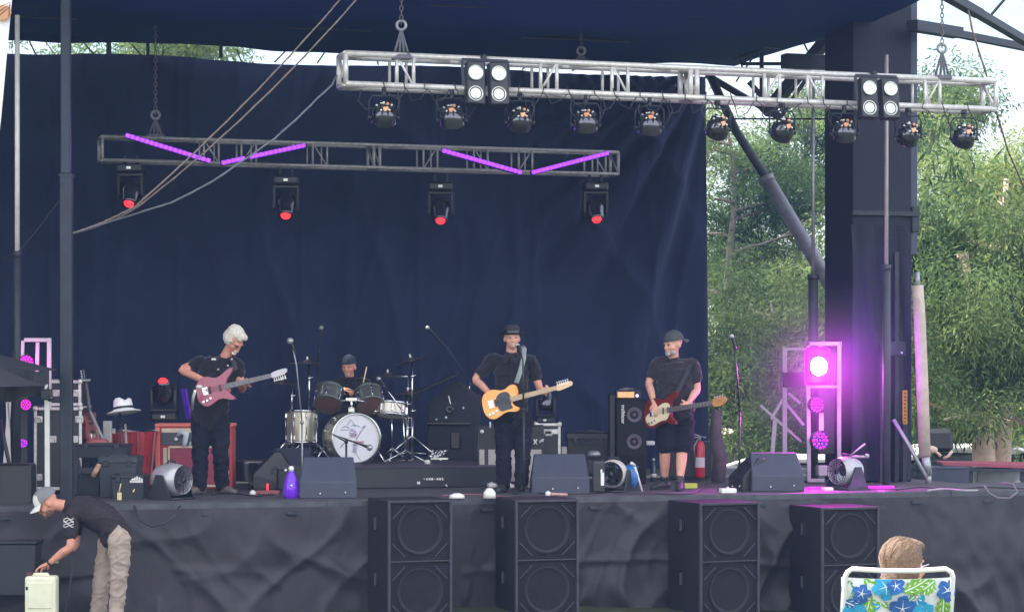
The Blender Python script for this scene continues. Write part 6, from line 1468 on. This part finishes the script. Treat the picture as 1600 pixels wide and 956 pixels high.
# white hat on its stand
hs = thing('hat_stand', 'thin dark stand carrying the white hat', 'stand', floor_at(191, 24.6)); m = MB(); m.tube([floor_at(191, 24.6), P(191, 700, 24.6), P(187, 645, 24.6)], .013, 8); part('pole', m, M_['blackplastic'], hs)
hq = P(193.5, 645, 24.6); wh = thing('white_hat', 'white straw fedora with black band on a thin stand', 'hat', hq)
Mq = Matrix.Translation(hq) @ Euler((-.10, -.12, .1)).to_matrix().to_4x4() @ Matrix.Diagonal((1, 1.15, 1, 1))
mw = mat('white_straw', (.84, .82, .81), .8, var=.06, bump=.3, bscale=90)
m = MB(); m.lathe([(.100, .03), (.12, .018), (.165, .0), (.178, .008), (.172, .012), (.125, .026), (.102, .04), (.098, .09), (.090, .135), (.068, .158), (.035, .150), (.001, .143)], 30, Mq, cap=False)
for v in m.bm.verts:
    l_ = Mq.inverted() @ v.co
    if l_.z > .12: l_.z -= .035*max(0, 1-abs(l_.x-.03)/.05); v.co = Mq @ l_
part('crown', m, mw, wh)
m = MB(); m.lathe([(.1035, .042), (.1025, .066)], 30, Mq, cap=False); part('hat_band', m, M_['black'], wh)
# gear behind the singer
D = 26.6
ba = thing('guitar_amp', 'black amplifier with pale grille panels behind the singer\'s legs', 'amplifier', floor_at(800, D), 0); fy = HY+(ZC-HS)*FPX/D
cbox(ba, 'cabinet', 745, 850, 664, fy-1, D, .35, M_['blackplastic'])
cbox(ba, 'pale_grille', 763, 846, 702, fy-6, D-.008, .012, mat('pale_grille_cloth', (.42, .37, .35), .85, var=.12, vscale=12), .002)
cbox(ba, 'pale_grille', 749, 757, 702, fy-6, D-.008, .012, bpy.data.materials['pale_grille_cloth'], .002)
m = MB()
for k in range(7): m.box(P(803+rnd.uniform(-3, 3), 668+k*4.6, D-.02), (.03+.02*(k % 2), .01, .018), Euler((0, .6*(-1)**k, 0)).to_matrix().to_4x4())
m.ball(P(753, 674, D-.02), .022, seg=8); m.tube([P(766, 659, D), P(766, 668, D)], .01, 6); part('white_scuff', m, M_['white'], ba)
fc = flight('flight_case', 'black flight case with silver lid edge between singer and small speakers', 836, 876, 661, 752, 26.9, .5, ((857, 676),))
m = MB(); m.box((P(838, 674, 26.9)+P(875, 674, 26.9))/2+Vector((0, -.012, 0)), (.27, .012, .055), None, .003); part('lid_rail', m, M_['alu'], fc)
m = MB(); D_ = 26.57; m.tube([P(834, 686, D_), P(839, 694, D_)], .008, 6); m.tube([P(839, 686, D_), P(834, 694, D_)], .008, 6)
for k in range(3): m.tube([P(842+k*.8, 690+k*1.2, D_), P(846, 686.5+k*1.4, D_), P(850-k*.3, 686+k*1.6, D_)], .004, 5)
part('scribbled_mark', m, M_['white'], ba)
cbox(fc, 'side_pouch', 877, 886, 698, 740, 26.9, .3, bpy.data.materials['pale_grille_cloth'])
moving_head('moving_head', 'dark unlit moving head upright behind the singer\'s left hand', tuple(P(853, 662, 27.1)), 0, R(-10), -20, True, None, M_['black'], .72)
gc = bin_('generator_case', 'black ribbed equipment case between the flight case and the bass cabinet', 886, 950, 676, 745, 27.0, .45, M_['blackplastic'], cat='equipment case')
m = MB()
for k in range(3): m.tube([P(900+k*2, 688+k*3, 26.75), P(938, 688+k*3, 26.75)], .008, 6)
m.tube([P(905, 675, 26.75), P(925, 672, 26.75), P(944, 676, 26.75)], .010, 6); part('rib', m, M_['steel_dk'], gc)
m = MB(); Mx = Matrix.Translation(P(928, 712, 26.3)); m.lathe([(.075, 0), (.07, .03), (.045, .055), (.001, .06)], 20, Mx); m2 = solo('silver_bell', m, M_['steel'], 'shiny silver dome on the black case by the singer\'s wedge', 'dome')
m = MB(); m.box(P(929, 728, 26.33), (.2, .2, .18), None, .02); solo('small_black_box', m, M_['blackplastic'], 'small black box carrying the silver dome', 'box')
bt = thing('black_bag', 'upright black bag with a white label right of the singer\'s wedge', 'bag', Fl(936, 771)); m = MB(); loc = WM[bt.name].translation; m.box(loc+Vector((0, .08, .17)), (.13, .14, .34), None, .03, 2); part('bag_body', m, M_['blackplastic'], bt)
m = MB(); m.box(loc+Vector((.035, .004, .15)), (.035, .01, .135), None, .003); m.box(loc+Vector((.025, .003, .23)), (.02, .008, .04)); part('white_label', m, M_['white'], bt)
# bass rig
D = 26.7
bc = thing('bass_cabinet', 'black bass cabinet with two round speakers and a vertical white name', 'amplifier', floor_at(982, D), 0); fy = HY+(ZC-HS)*FPX/D
cbox(bc, 'cabinet', 963, 1010, 623, fy-1, D, .42, M_['speaker']); cbox(bc, 'side_panel', 952, 962, 616, fy-1, D+.08, .40, M_['blackplastic'])
cbox(bc, 'grille', 965, 1008, 626, 712, D-.008, .012, M_['grille'], .002)
for y in (648, 690):
    m = MB(); m.lathe([(.085, 0), (.08, .006), (.072, .004), (.03, -.02), (.02, -.01), (.001, -.008)], 26, Matrix.Translation(P(991, y, D-.018)) @ Matrix.Rotation(R(90), 4, 'X'), cap=False); part('speaker_cone', m, mat('cone_plum', (.11, .085, .12), .6) if 'cone_plum' not in bpy.data.materials else bpy.data.materials['cone_plum'], bc)
tm = text_mesh('trailblazer', .052, Matrix.Translation(P(973.5, 647, D-.02)) @ Matrix.Rotation(R(-90)*-1, 4, 'Y') @ Matrix.Rotation(R(90), 4, 'X'), bold=.0012)
part('name_plate', tm, M_['white'], bc)
ah = thing('bass_amp_head', 'small amplifier head with glowing orange and violet front on the bass cabinet', 'amplifier', P(983, 623, D+.1), 0)
cbox(ah, 'housing', 962, 1001, 609, 622.5, D+.02, .25, M_['blackplastic'], .006)
cbox(ah, 'lit_panel', 965, 991, 612, 621, D+.008, .012, mat('amber_panel', (.7, .4, .2), .4, emit=(1.0, .42, .15), estr=.10, var=.3, vscale=25), .002)
m = MB(); m.ball(P(995.5, 618, D), .018, seg=8); part('violet_lamp', m, lamp_mat('violet_pilot', (.45, .35, 1.0), .6), ah)
m = MB(); m.tube([P(968, 609, D+.06), P(978, 606, D+.06), P(990, 607.5, D+.06)], .006, 5); m.box(P(976, 608, D+.08), (.1, .05, .012)); part('cord', m, M_['rope'], ah)
# drum fill speaker beside the riser
D = 27.9
df = thing('drum_monitor', 'big dark grey drum monitor cabinet right of the drum riser', 'speaker', floor_at(705, D), R(-8)); M = WM[df.name]; M3 = M.to_3x3().to_4x4()
h0 = P(0, 602, D).z-HS
m = MB(); w_ = .55; m.hexa([M @ Vector(v) for v in ((-w_/2, 0, 0), (w_/2, 0, 0), (w_/2, .5, 0), (-w_/2, .5, 0), (-w_/2, 0, h0*.80), (w_/2, 0, h0*.86), (w_/2, .5, h0*.9), (-w_/2, .5, h0*.82))], .01)
m.hexa([M @ Vector(v) for v in ((-w_/2, .01, h0*.80), (w_/2, .01, h0*.86), (w_/2, .5, h0*.86), (-w_/2, .5, h0*.80), (.02, .01, h0*1.04), (.08, .01, h0*1.04), (.08, .5, h0*1.0), (.02, .5, h0*1.0))])
part('cabinet', m, mat('speaker_slate', (.018, .020, .030), .8, var=.15), df)
m = MB(); m.box(M @ Vector((-.22, -.1, h0*1.0)), (.62, .5, .03), M3 @ Euler((.1, -.42, 0)).to_matrix().to_4x4(), .01); part('tilted_lid', m, M_['blackplastic'], df)
m = MB(); m.lathe([(.05, 0), (.045, .006), (.001, -.02)], 18, M @ Matrix.Translation((-.02, -.012, h0*.74)) @ Matrix.Rotation(R(90), 4, 'X'), cap=False); m.box(M @ Vector((.05, -.01, h0*.42)), (.11, .03, .2), M3, .01); m.box(M @ Vector((-.02, -.04, h0*.60)), (.5, .08, .02), M3); part('port', m, M_['black'], df)
m = MB(); m.bar(P(701, 618, D-.15), P(704, 631, D-.15), .012, .01); m.ball(P(697, 652, D-.15), .016, seg=6); m.ball(P(724, 637, D-.15), .014, seg=6); m.ball(P(682, 655, D-.15), .012, seg=6); part('bright_mark', m, M_['lens'], df)
# extinguisher, dark bundle and boxes by the backdrop edge
D = 27.6; e0 = floor_at(1093.5, D); e0.z = P(0, 746, D).z
ex = thing('fire_extinguisher', 'red fire extinguisher with white label by the backdrop edge', 'fire extinguisher', e0)
m = MB(); m.lathe([(.052, 0), (.056, .02), (.056, .36), (.045, .40), (.02, .425)], 20, Matrix.Translation(e0)); part('cylinder', m, mat('extinguisher_red', (.55, .02, .03), .3, var=.1, coat=.5), ex)
m = MB(); m.lathe([(.0575, .12), (.0575, .235)], 20, Matrix.Translation(e0), cap=False); part('label', m, M_['white'], ex)
m = MB(); m.tube([e0+Z*.42, e0+Z*.47], .014, 8); m.bar(e0+Vector((-.06, 0, .50)), e0+Vector((.07, 0, .455)), .02, .012); m.bar(e0+Vector((-.07, 0, .465)), e0+Vector((.07, 0, .47)), .02, .01); m.tube([e0+Vector((-.02, -.02, .45)), e0+Vector((-.07, -.05, .36)), e0+Vector((-.06, -.05, .2))], .009, 6); part('lever', m, M_['steel'], ex)
e1 = thing('crate', 'dark crate under the fire extinguisher beside the bassist', 'crate', floor_at(1075, 27.9)); cbox(e1, 'crate_body', 1040, 1112, 690, 746, 27.95, .4, M_['blackplastic'])
m = MB(); m.box(P(1016, 692, 27.3), (.10, .08, .05), None, .01); solo('white_box', m, M_['white'], 'small white box on the dark gear left of the bassist\'s knee', 'box')
m = MB(); m.tube([P(1122, 752, 27.2), P(1124, 715, 27.2), P(1117, 680, 27.2), P(1120, 640, 27.2)], [.14, .13, .12, .085], 12, flat=.6); me = m.mesh('bundle'); me = wrinkle(me, .02, 6, 2); solo('drape_bundle', me, mat('brown_black_cloth', (.085, .062, .075), .95, var=.4, vscale=5, bump=.5), 'gathered dark brown cloth bundle standing at the right backdrop edge', 'cloth')
m = MB(); m.box(Fl(1079, 763)+Z*.03, (.14, .10, .055), None, .006); solo('yellow_box', m, mat('lime_box', (.55, .58, .10), .6, var=.1), 'small yellow green box on the deck by the bassist\'s shoes', 'box')
wb = thing('water_bottle', 'dark bottle standing behind the bassist\'s left shoe', 'bottle', Fl(1021, 752)); l_ = WM[wb.name].translation; m = MB(); m.lathe([(.03, 0), (.034, .02), (.034, .16), (.014, .21), (.013, .25)], 14, Matrix.Translation(l_)); part('bottle_body', m, mat('bottle_dark', (.05, .06, .10), .15, var=0), wb); m = MB(); m.lathe([(.015, .24), (.015, .265)], 12, Matrix.Translation(l_)); m.lathe([(.0345, .05), (.0345, .09)], 14, Matrix.Translation(l_)); part('cap', m, M_['white'], wb)
# jug shape stands in for an LED reflection; towel's violet light is painted
vb = thing('violet_flare_jug', 'glowing jug shape standing in for a violet LED reflection at the left end of the stage edge wedge', 'jug', Fl(455, 778)); l_ = WM[vb.name].translation
m = MB(); m.lathe([(.055, 0), (.075, .03), (.078, .10), (.062, .19), (.035, .25), (.024, .27)], 20, Matrix.Translation(l_)); part('flare_body', m, mat('violet_flare_glow', (.10, .02, .36), .2, emit=(.2, .01, 1.0), estr=.05, var=.3, vscale=20), vb)
m = MB(); m.lathe([(.026, .262), (.028, .30), (.02, .32)], 12, Matrix.Translation(l_)); m.ball(l_+Vector((.01, -.08, .13)), .012, seg=6); m.ball(l_+Vector((-.05, -.05, .28)), .014, seg=6); part('cap', m, M_['lens'], vb)
m = MB(); m.grid(12, 16, lambda u_, v_: P(285+9*u_+(1-v_)*6-3*v_, 655-48*v_, 25.1)+Vector((0, .03*math.sin(u_*14), 0))); solo('violet_lit_towel', m, mat('painted_violet_light', (.10, .02, .36), .8, emit=(.2, .02, .9), estr=.02, var=.5, vscale=12), 'towel with violet light put into its colour, hanging behind the white haired guitarist', 'towel')  # violet light put into the cloth as colour and weak glow
m = MB(); m.tube([P(305, 610, 24.05), P(302, 620, 24.1), P(300, 640, 24.3)], .014, 8); m.ball(P(311, 604, 24.05), (.035, .02, .018), seg=8); solo('pale_cable', m, M_['white'], 'pale cable dangling from the magenta guitar', 'cable')

# pedals and small things on the deck near the singer
def ped(label, x, y, w_, h_, mt, cat='pedal', kind='box', group='effect pedals at the singer\'s feet'):
    q = Fl(x, y+2); m = MB()
    if kind == 'puck': m.lathe([(w_/2, 0), (w_/2*.9, h_*.6), (w_/2*.4, h_), (.001, h_)], 18, Matrix.Translation(q))
    else: m.box(q+Z*(h_/2), (w_, .12, h_), Euler((0, 0, .2)).to_matrix().to_4x4(), .008); m.tube([q+Vector((0, -.02, h_)), q+Vector((0, -.02, h_+.015))], .012, 8)
    return solo('effect_pedal' if kind != 'puck' else 'floor_puck', m, mt, label, cat, group if kind != 'puck' else 'white pucks on the stage edge')
m_pb = mat('pale_blue_pedal', (.45, .66, .78), .4, var=.15)
ped('white effect pedal left of the singer\'s feet', 752, 757, .11, .06, M_['white']); ped('second white pedal touching the left one', 768, 759, .08, .045, M_['white'])
ped('pale blue effect pedal in front of the singer\'s left shoe', 783, 760, .08, .07, m_pb); ped('small silver pedal between the singer\'s shoes', 797, 760, .07, .04, M_['alu']); ped('chrome topped pedal under the singer\'s mic stand', 826, 760, .13, .05, M_['steel'])
ped('white round puck on the stage edge left of the singer', 714, 776, .16, .05, M_['white'], 'puck', 'puck'); ped('taller white crumpled puck on the stage edge below the singer', 765, 776, .13, .10, M_['white'], 'puck', 'puck')
ped('small white puck beside the guitarist\'s right shoe', 395, 771, .07, .05, M_['white'], 'puck', 'puck'); ped('white box with cord left of the right hand monitor', 1137, 768, .16, .05, M_['white'])
pbd = thing('red_pedalboard', 'dull red pedalboard with a red pilot light in front of the side on monitor', 'pedalboard', Fl(418, 772)); l_ = WM[pbd.name].translation
m = MB(); m.box(l_+Z*.02, (.24, .14, .04), None, .008); part('board', m, mat('dull_red', (.25, .08, .08), .6, var=.2), pbd); m = MB(); m.tube([l_+Z*.04, l_+Z*.11], .010, 6); part('pilot_light', m, m_red, pbd)
pm_ = thing('handheld_microphone', 'pale topped microphone lying on the deck before the singer\'s wedge', 'microphone', Fl(868, 776)); l_ = WM[pm_.name].translation
m = MB(); m.tube([l_+Vector((-.05, 0, .025)), l_+Vector((.12, .02, .022))], [.02, .014], 10); part('handle', m, mat('reddish_tape', (.45, .25, .22), .6, var=.5, vscale=60), pm_); m = MB(); m.ball(l_+Vector((-.075, 0, .03)), .03, seg=10); part('mesh_head', m, M_['white'], pm_)

# cables on the deck
def deck_cable(label, pts, r=.008, mt=None):
    q = [Fl(x, y)+Z*(r+.001) for x, y in pts]; m = MB(); out_ = []
    for i in range(len(q)-1):
        p0 = q[i-1] if i else q[i]; p3 = q[i+2] if i+2 < len(q) else q[i+1]
        for k in range(5): t_ = k/5; out_.append(.5*((2*q[i])+(-p0+q[i+1])*t_+(2*p0-5*q[i]+4*q[i+1]-p3)*t_*t_+(-p0+3*q[i]-3*q[i+1]+p3)*t_**3))
    out_.append(q[-1]); m.tube(out_, r, 6); return solo('deck_cable', m, mt or M_['cable'], label, 'cable', 'cables lying on the deck')
deck_cable('black cable curving from the yellow box to the stage edge', [(1105, 752), (1098, 762), (1085, 770), (1060, 773), (1020, 772), (960, 772)])
deck_cable('black cable along the deck from the singer\'s pedals to the right', [(800, 764), (830, 769), (870, 773), (930, 771)])
deck_cable('dark cable snaking between guitarist and pedalboard', [(330, 774), (360, 771), (395, 775), (418, 774), (445, 768)])
deck_cable('reddish cable near the stage edge below the singer', [(690, 775), (740, 773), (800, 777), (860, 777)], .006, mat('red_cable', (.28, .10, .11), .6))
deck_cable('long cable on the right end of the deck', [(1400, 766), (1440, 762), (1490, 766), (1530, 762), (1600, 764)])
deck_cable('pale taped cable on the right end of the deck', [(1450, 768), (1475, 766), (1505, 768), (1528, 768)], .013, mat('grey_tape', (.30, .29, .30), .8))
m = MB(); c = S(0, 0, 0); pts = [P(1538, 758, 25.0), P(1545, 770, 24.95), P(1560, 778, 24.92), P(1578, 778, 24.9), P(1590, 768, 24.95), P(1583, 756, 25.0), P(1565, 754, 25.1)]
m.tube(pts, .011, 6); solo('hanging_cable', m, mat('dull_cable', (.14, .13, .14), .7), 'loop of cable hanging over the stage edge at the right', 'cable')
m = MB(); pts = [P(210, 790, 22.9), P(218, 812, 22.8), P(235, 822, 22.75), P(256, 818, 22.75), P(272, 806, 22.8), P(282, 790, 22.95)]; m.tube(pts, .010, 6); solo('hanging_cable', m, M_['cable'], 'cable sagging over the skirt beside the bending man', 'cable')
m = MB(); m.tube([P(112, 850, 22.2), P(113, 890, 22.2), P(108, 925, 22.2), P(102, 950, 22.2), P(100, 975, 22.2)], .010, 6); solo('power_lead', m, M_['cable'], 'lead hanging down behind the bending man\'s arms', 'cable')

# right end: red topped table, dark case, grey shed
rt = thing('folding_table', 'red topped folding table behind the right end of the deck', 'table', (P(1545, 760, 28.6).x, 28.9, HS-.1), 0)
D = 28.6; m = MB(); m.hexa([P(1475, 727, D), P(1625, 732, D), P(1625, 726, D+1.0), P(1462, 722, D+1.0), P(1470, 722, D), P(1625, 727, D), P(1625, 722, D+1.0), P(1458, 719, D+1.0)]); part('table_top', m, mat('dull_red_top', (.30, .06, .09), .55, var=.2), rt)
m = MB()
for x in (1517, 1598): m.bar(P(x, 730, D+.05), P(x, 775, D+.05), .045, .04)
m.bar(P(1480, 733, D+.02), P(1620, 735, D+.02), .06, .03); part('leg', m, M_['steel_dk'], rt)
bx = bin_('slate_box', 'dark trunk below the left end of the red topped table', 1447, 1514, 727, 768, 28.3, .5, mat('slate_trunk', (.06, .07, .10), .7), False, cat='trunk')
sp_ = thing('side_speaker', 'rounded black speaker behind the pale padded pole', 'speaker', P(1468, 706, 30)); cbox(sp_, 'cabinet', 1441, 1491, 670, 706, 30, .35, M_['blackplastic'], .05)
m = MB(); m.tube([P(1452, 708, 29.9), P(1450, 735, 29.9), P(1450, 775, 29.9)], .03, 8); part('pole', m, M_['steel_dk'], sp_)
m = MB(); m.ball(P(1452, 702, 29.5), (.11, .05, .05), seg=10); m.tube([P(1455, 700, 29.5), P(1470, 712, 29.5)], .02, 6); m.tube([P(1474, 716, 29.5), P(1482, 712, 29.5), P(1488, 704, 29.5)], .02, 6); solo('glove', m, mat('pale_leather', (.6, .45, .36), .7), 'pale work glove hanging behind the padded pole', 'glove')
m = MB(); m.box(P(1556, 752, 29.5), (.52, .3, .35), None, .01); solo('white_cooler', m, mat('pale_cooler', (.45, .48, .52), .6, var=.15), 'pale cooler under the red topped table', 'cooler')

m = MB(); m.ball(P(1588, 756, 28.9), (.07, .05, .055), seg=10); m.tube([P(1563, 757, 28.9), P(1586, 757, 28.9)], [.02, .035], 8); solo('white_bag', m, M_['white'], 'small white bag under the red topped table at the right edge', 'bag')
# ------------------------------------------------------------------ front left: tent, flag, jerry can, box
D = 22.7
tt = thing('pop_up_tent', 'corner of a black pop up tent with a white leg at the far left', 'tent', (P(73, 0, D).x, D, 0.0))
cx_ = P(75, 600, D)
m = MB(); m.grid(20, 8, lambda u_, v_: Vector((cx_.x-3.0*u_, cx_.y-1.6*v_*0-.0, 0))+Vector((0, -2.6*v_, P(0, 602, D).z+.9*min(u_, .5)*(1 if v_ > .02 else .30)+.9*min(v_, .5)*min(1, u_*3))))
part('canopy', m, mat('tent_black', (.024, .025, .031), .8, var=.15, bump=.2, bscale=5), tt)
m = MB()
def val(u_, v_): x = 76-110*u_; top = 585-30*u_*1.0 if False else 578+0*u_; return P(x, 578+(0 if u_ < .1 else 0)+(44-6*math.sin(u_*9))*(1-v_)+3*math.sin(u_*11), D)+Vector((0, .03*math.sin(u_*17+v_*2), 0))
m.grid(40, 10, val)
# sloping roof plane rising to the left, seen from just below
m.grid(30, 10, lambda u_, v_: P(76-110*u_, 579-26*min(1, u_*1.1)*v_-1*v_, D+.02)+Vector((0, .5*v_+.02*math.sin(u_*23), 0)))
part('valance', m, bpy.data.materials['tent_black'], tt)
m = MB(); m.bar(Vector((P(73.5, 0, D).x, D+.05, -.08)), P(73.5, 600, D+.05), .045, .045, bev=.004); lg = part('leg', m, mat('leg_white', (.62, .61, .58), .4, .2, var=.1), tt)
m = MB(); m.box(P(73, 616, D-.0), (.10, .07, .10), None, .01); m.ball(P(79, 622, D-.02), .035, seg=8); part('corner_bracket', m, M_['blackplastic'], tt)
fl = thing('feather_flag', 'white flag edge with peach drawing at the upper left corner', 'flag', P(-40, 900, 14))
m = MB(); D = 14
def fg(u_, v_): x1 = -5+28*v_**.8; x = -160+(x1+160)*u_; return P(x, 230-260*v_, D)+Vector((0, .03*math.sin(u_*9+v_*3), 0))
m.grid(14, 20, fg); part('cloth', m, mat('white_flag', (.72, .70, .74), .8, var=.05), fl)
m = MB(); m.ball(P(3, 20, D-.05), (.055, .01, .05), seg=12); part('peach_print', m, mat('peach_print', (.68, .36, .20), .8), fl)
m = MB()
for k in range(3): m.tube([P(-4, 26-k*7, D-.066), P(6, 18-k*5, D-.066), P(16, 10-k*3, D-.06), P(14, 26-k*6, D-.06)], .003, 5)
part('scroll_lines', m, mat('brown_print', (.25, .14, .10), .8), fl)
m = MB(); m.tube([Vector((P(-150, 0, D).x, D, ground_z(-3, 14))), P(-150, -200, D)], .02, 8); part('flag_pole', m, M_['alu'], fl)
bin_('black_road_box', 'plain dark box on the ground at the lower left corner', -40, 56, 838, 930, 22.3, .5, mat('road_box', (.024, .027, .034), .7, var=.2), False, cat='box')
m = MB(); m.box(P(12, 805, 23.0), (.5, .3, 1.0), None, .02); solo('dark_equipment_rack', m, M_['blackplastic'], 'black rack in the shadow under the tent', 'rack')
# jerry can
D = 21.95; jx = P(62.5, 0, D).x; h_ = P(0, 900, D).z
jc = thing('jerry_can', 'cream plastic jerry can gripped by the bending man', 'jerry can', (jx, D+.09, -.08))
m = MB(); m.sm = False; m.box(Vector((jx, D+.09, (h_-.08)/2)), (.285, .18, h_+.08), None, .035, 4); m.box(Vector((jx, D-.003, h_*.55)), (.22, .012, h_*.62), None, .006, 1); jb = part('tank', m, mat('cream_hdpe', (.70, .69, .50), .45, var=.10, vscale=6, bump=.15, bscale=10), jc)
m = MB(); m.tube([Vector((jx-.085, D+.09, h_-.02)), Vector((jx-.07, D+.09, h_+.012)), Vector((jx+.05, D+.09, h_+.012)), Vector((jx+.07, D+.09, h_-.02))], .016, 10); part('carry_handle', m, bpy.data.materials['cream_hdpe'], jc)
m = MB(); m.lathe([(.03, h_-.01), (.03, h_+.03), (.001, h_+.032)], 16, Matrix.Translation((jx-.115, D+.09, 0))); part('screw_cap', m, mat('dark_cap', (.08, .03, .03), .5), jc)
m = MB(); m.box(Vector((jx-.12, D-.004, h_*.72)), (.018, .006, .03)); part('small_print', m, M_['black'], jc)
# purple ball cap seat mark behind the chair
m = MB(); m.box(P(1392, 898, 12.2), (.10, .05, .06), None, .02, 2); solo('lilac_scarf', m, mat('lilac_cloth', (.50, .16, .60), .8, var=.2), 'lilac scarf end beside the seated spectator\'s neck', 'scarf')
# ------------------------------------------------------------------ air
hm = bpy.data.materials.new('haze_air'); hm.use_nodes = True; n = hm.node_tree; n.nodes.clear()
ho = n.nodes.new('ShaderNodeOutputMaterial'); pv = n.nodes.new('ShaderNodeVolumePrincipled')
pv.inputs['Color'].default_value = (.33, .55, 1.0, 1); pv.inputs['Density'].default_value = HAZE; pv.inputs['Anisotropy'].default_value = .2
n.links.new(pv.outputs['Volume'], ho.inputs['Volume'])
m = MB(); m.box((0, 42, 7.5), (130, 110, 19))
solo('haze', m, hm, kind='stuff')
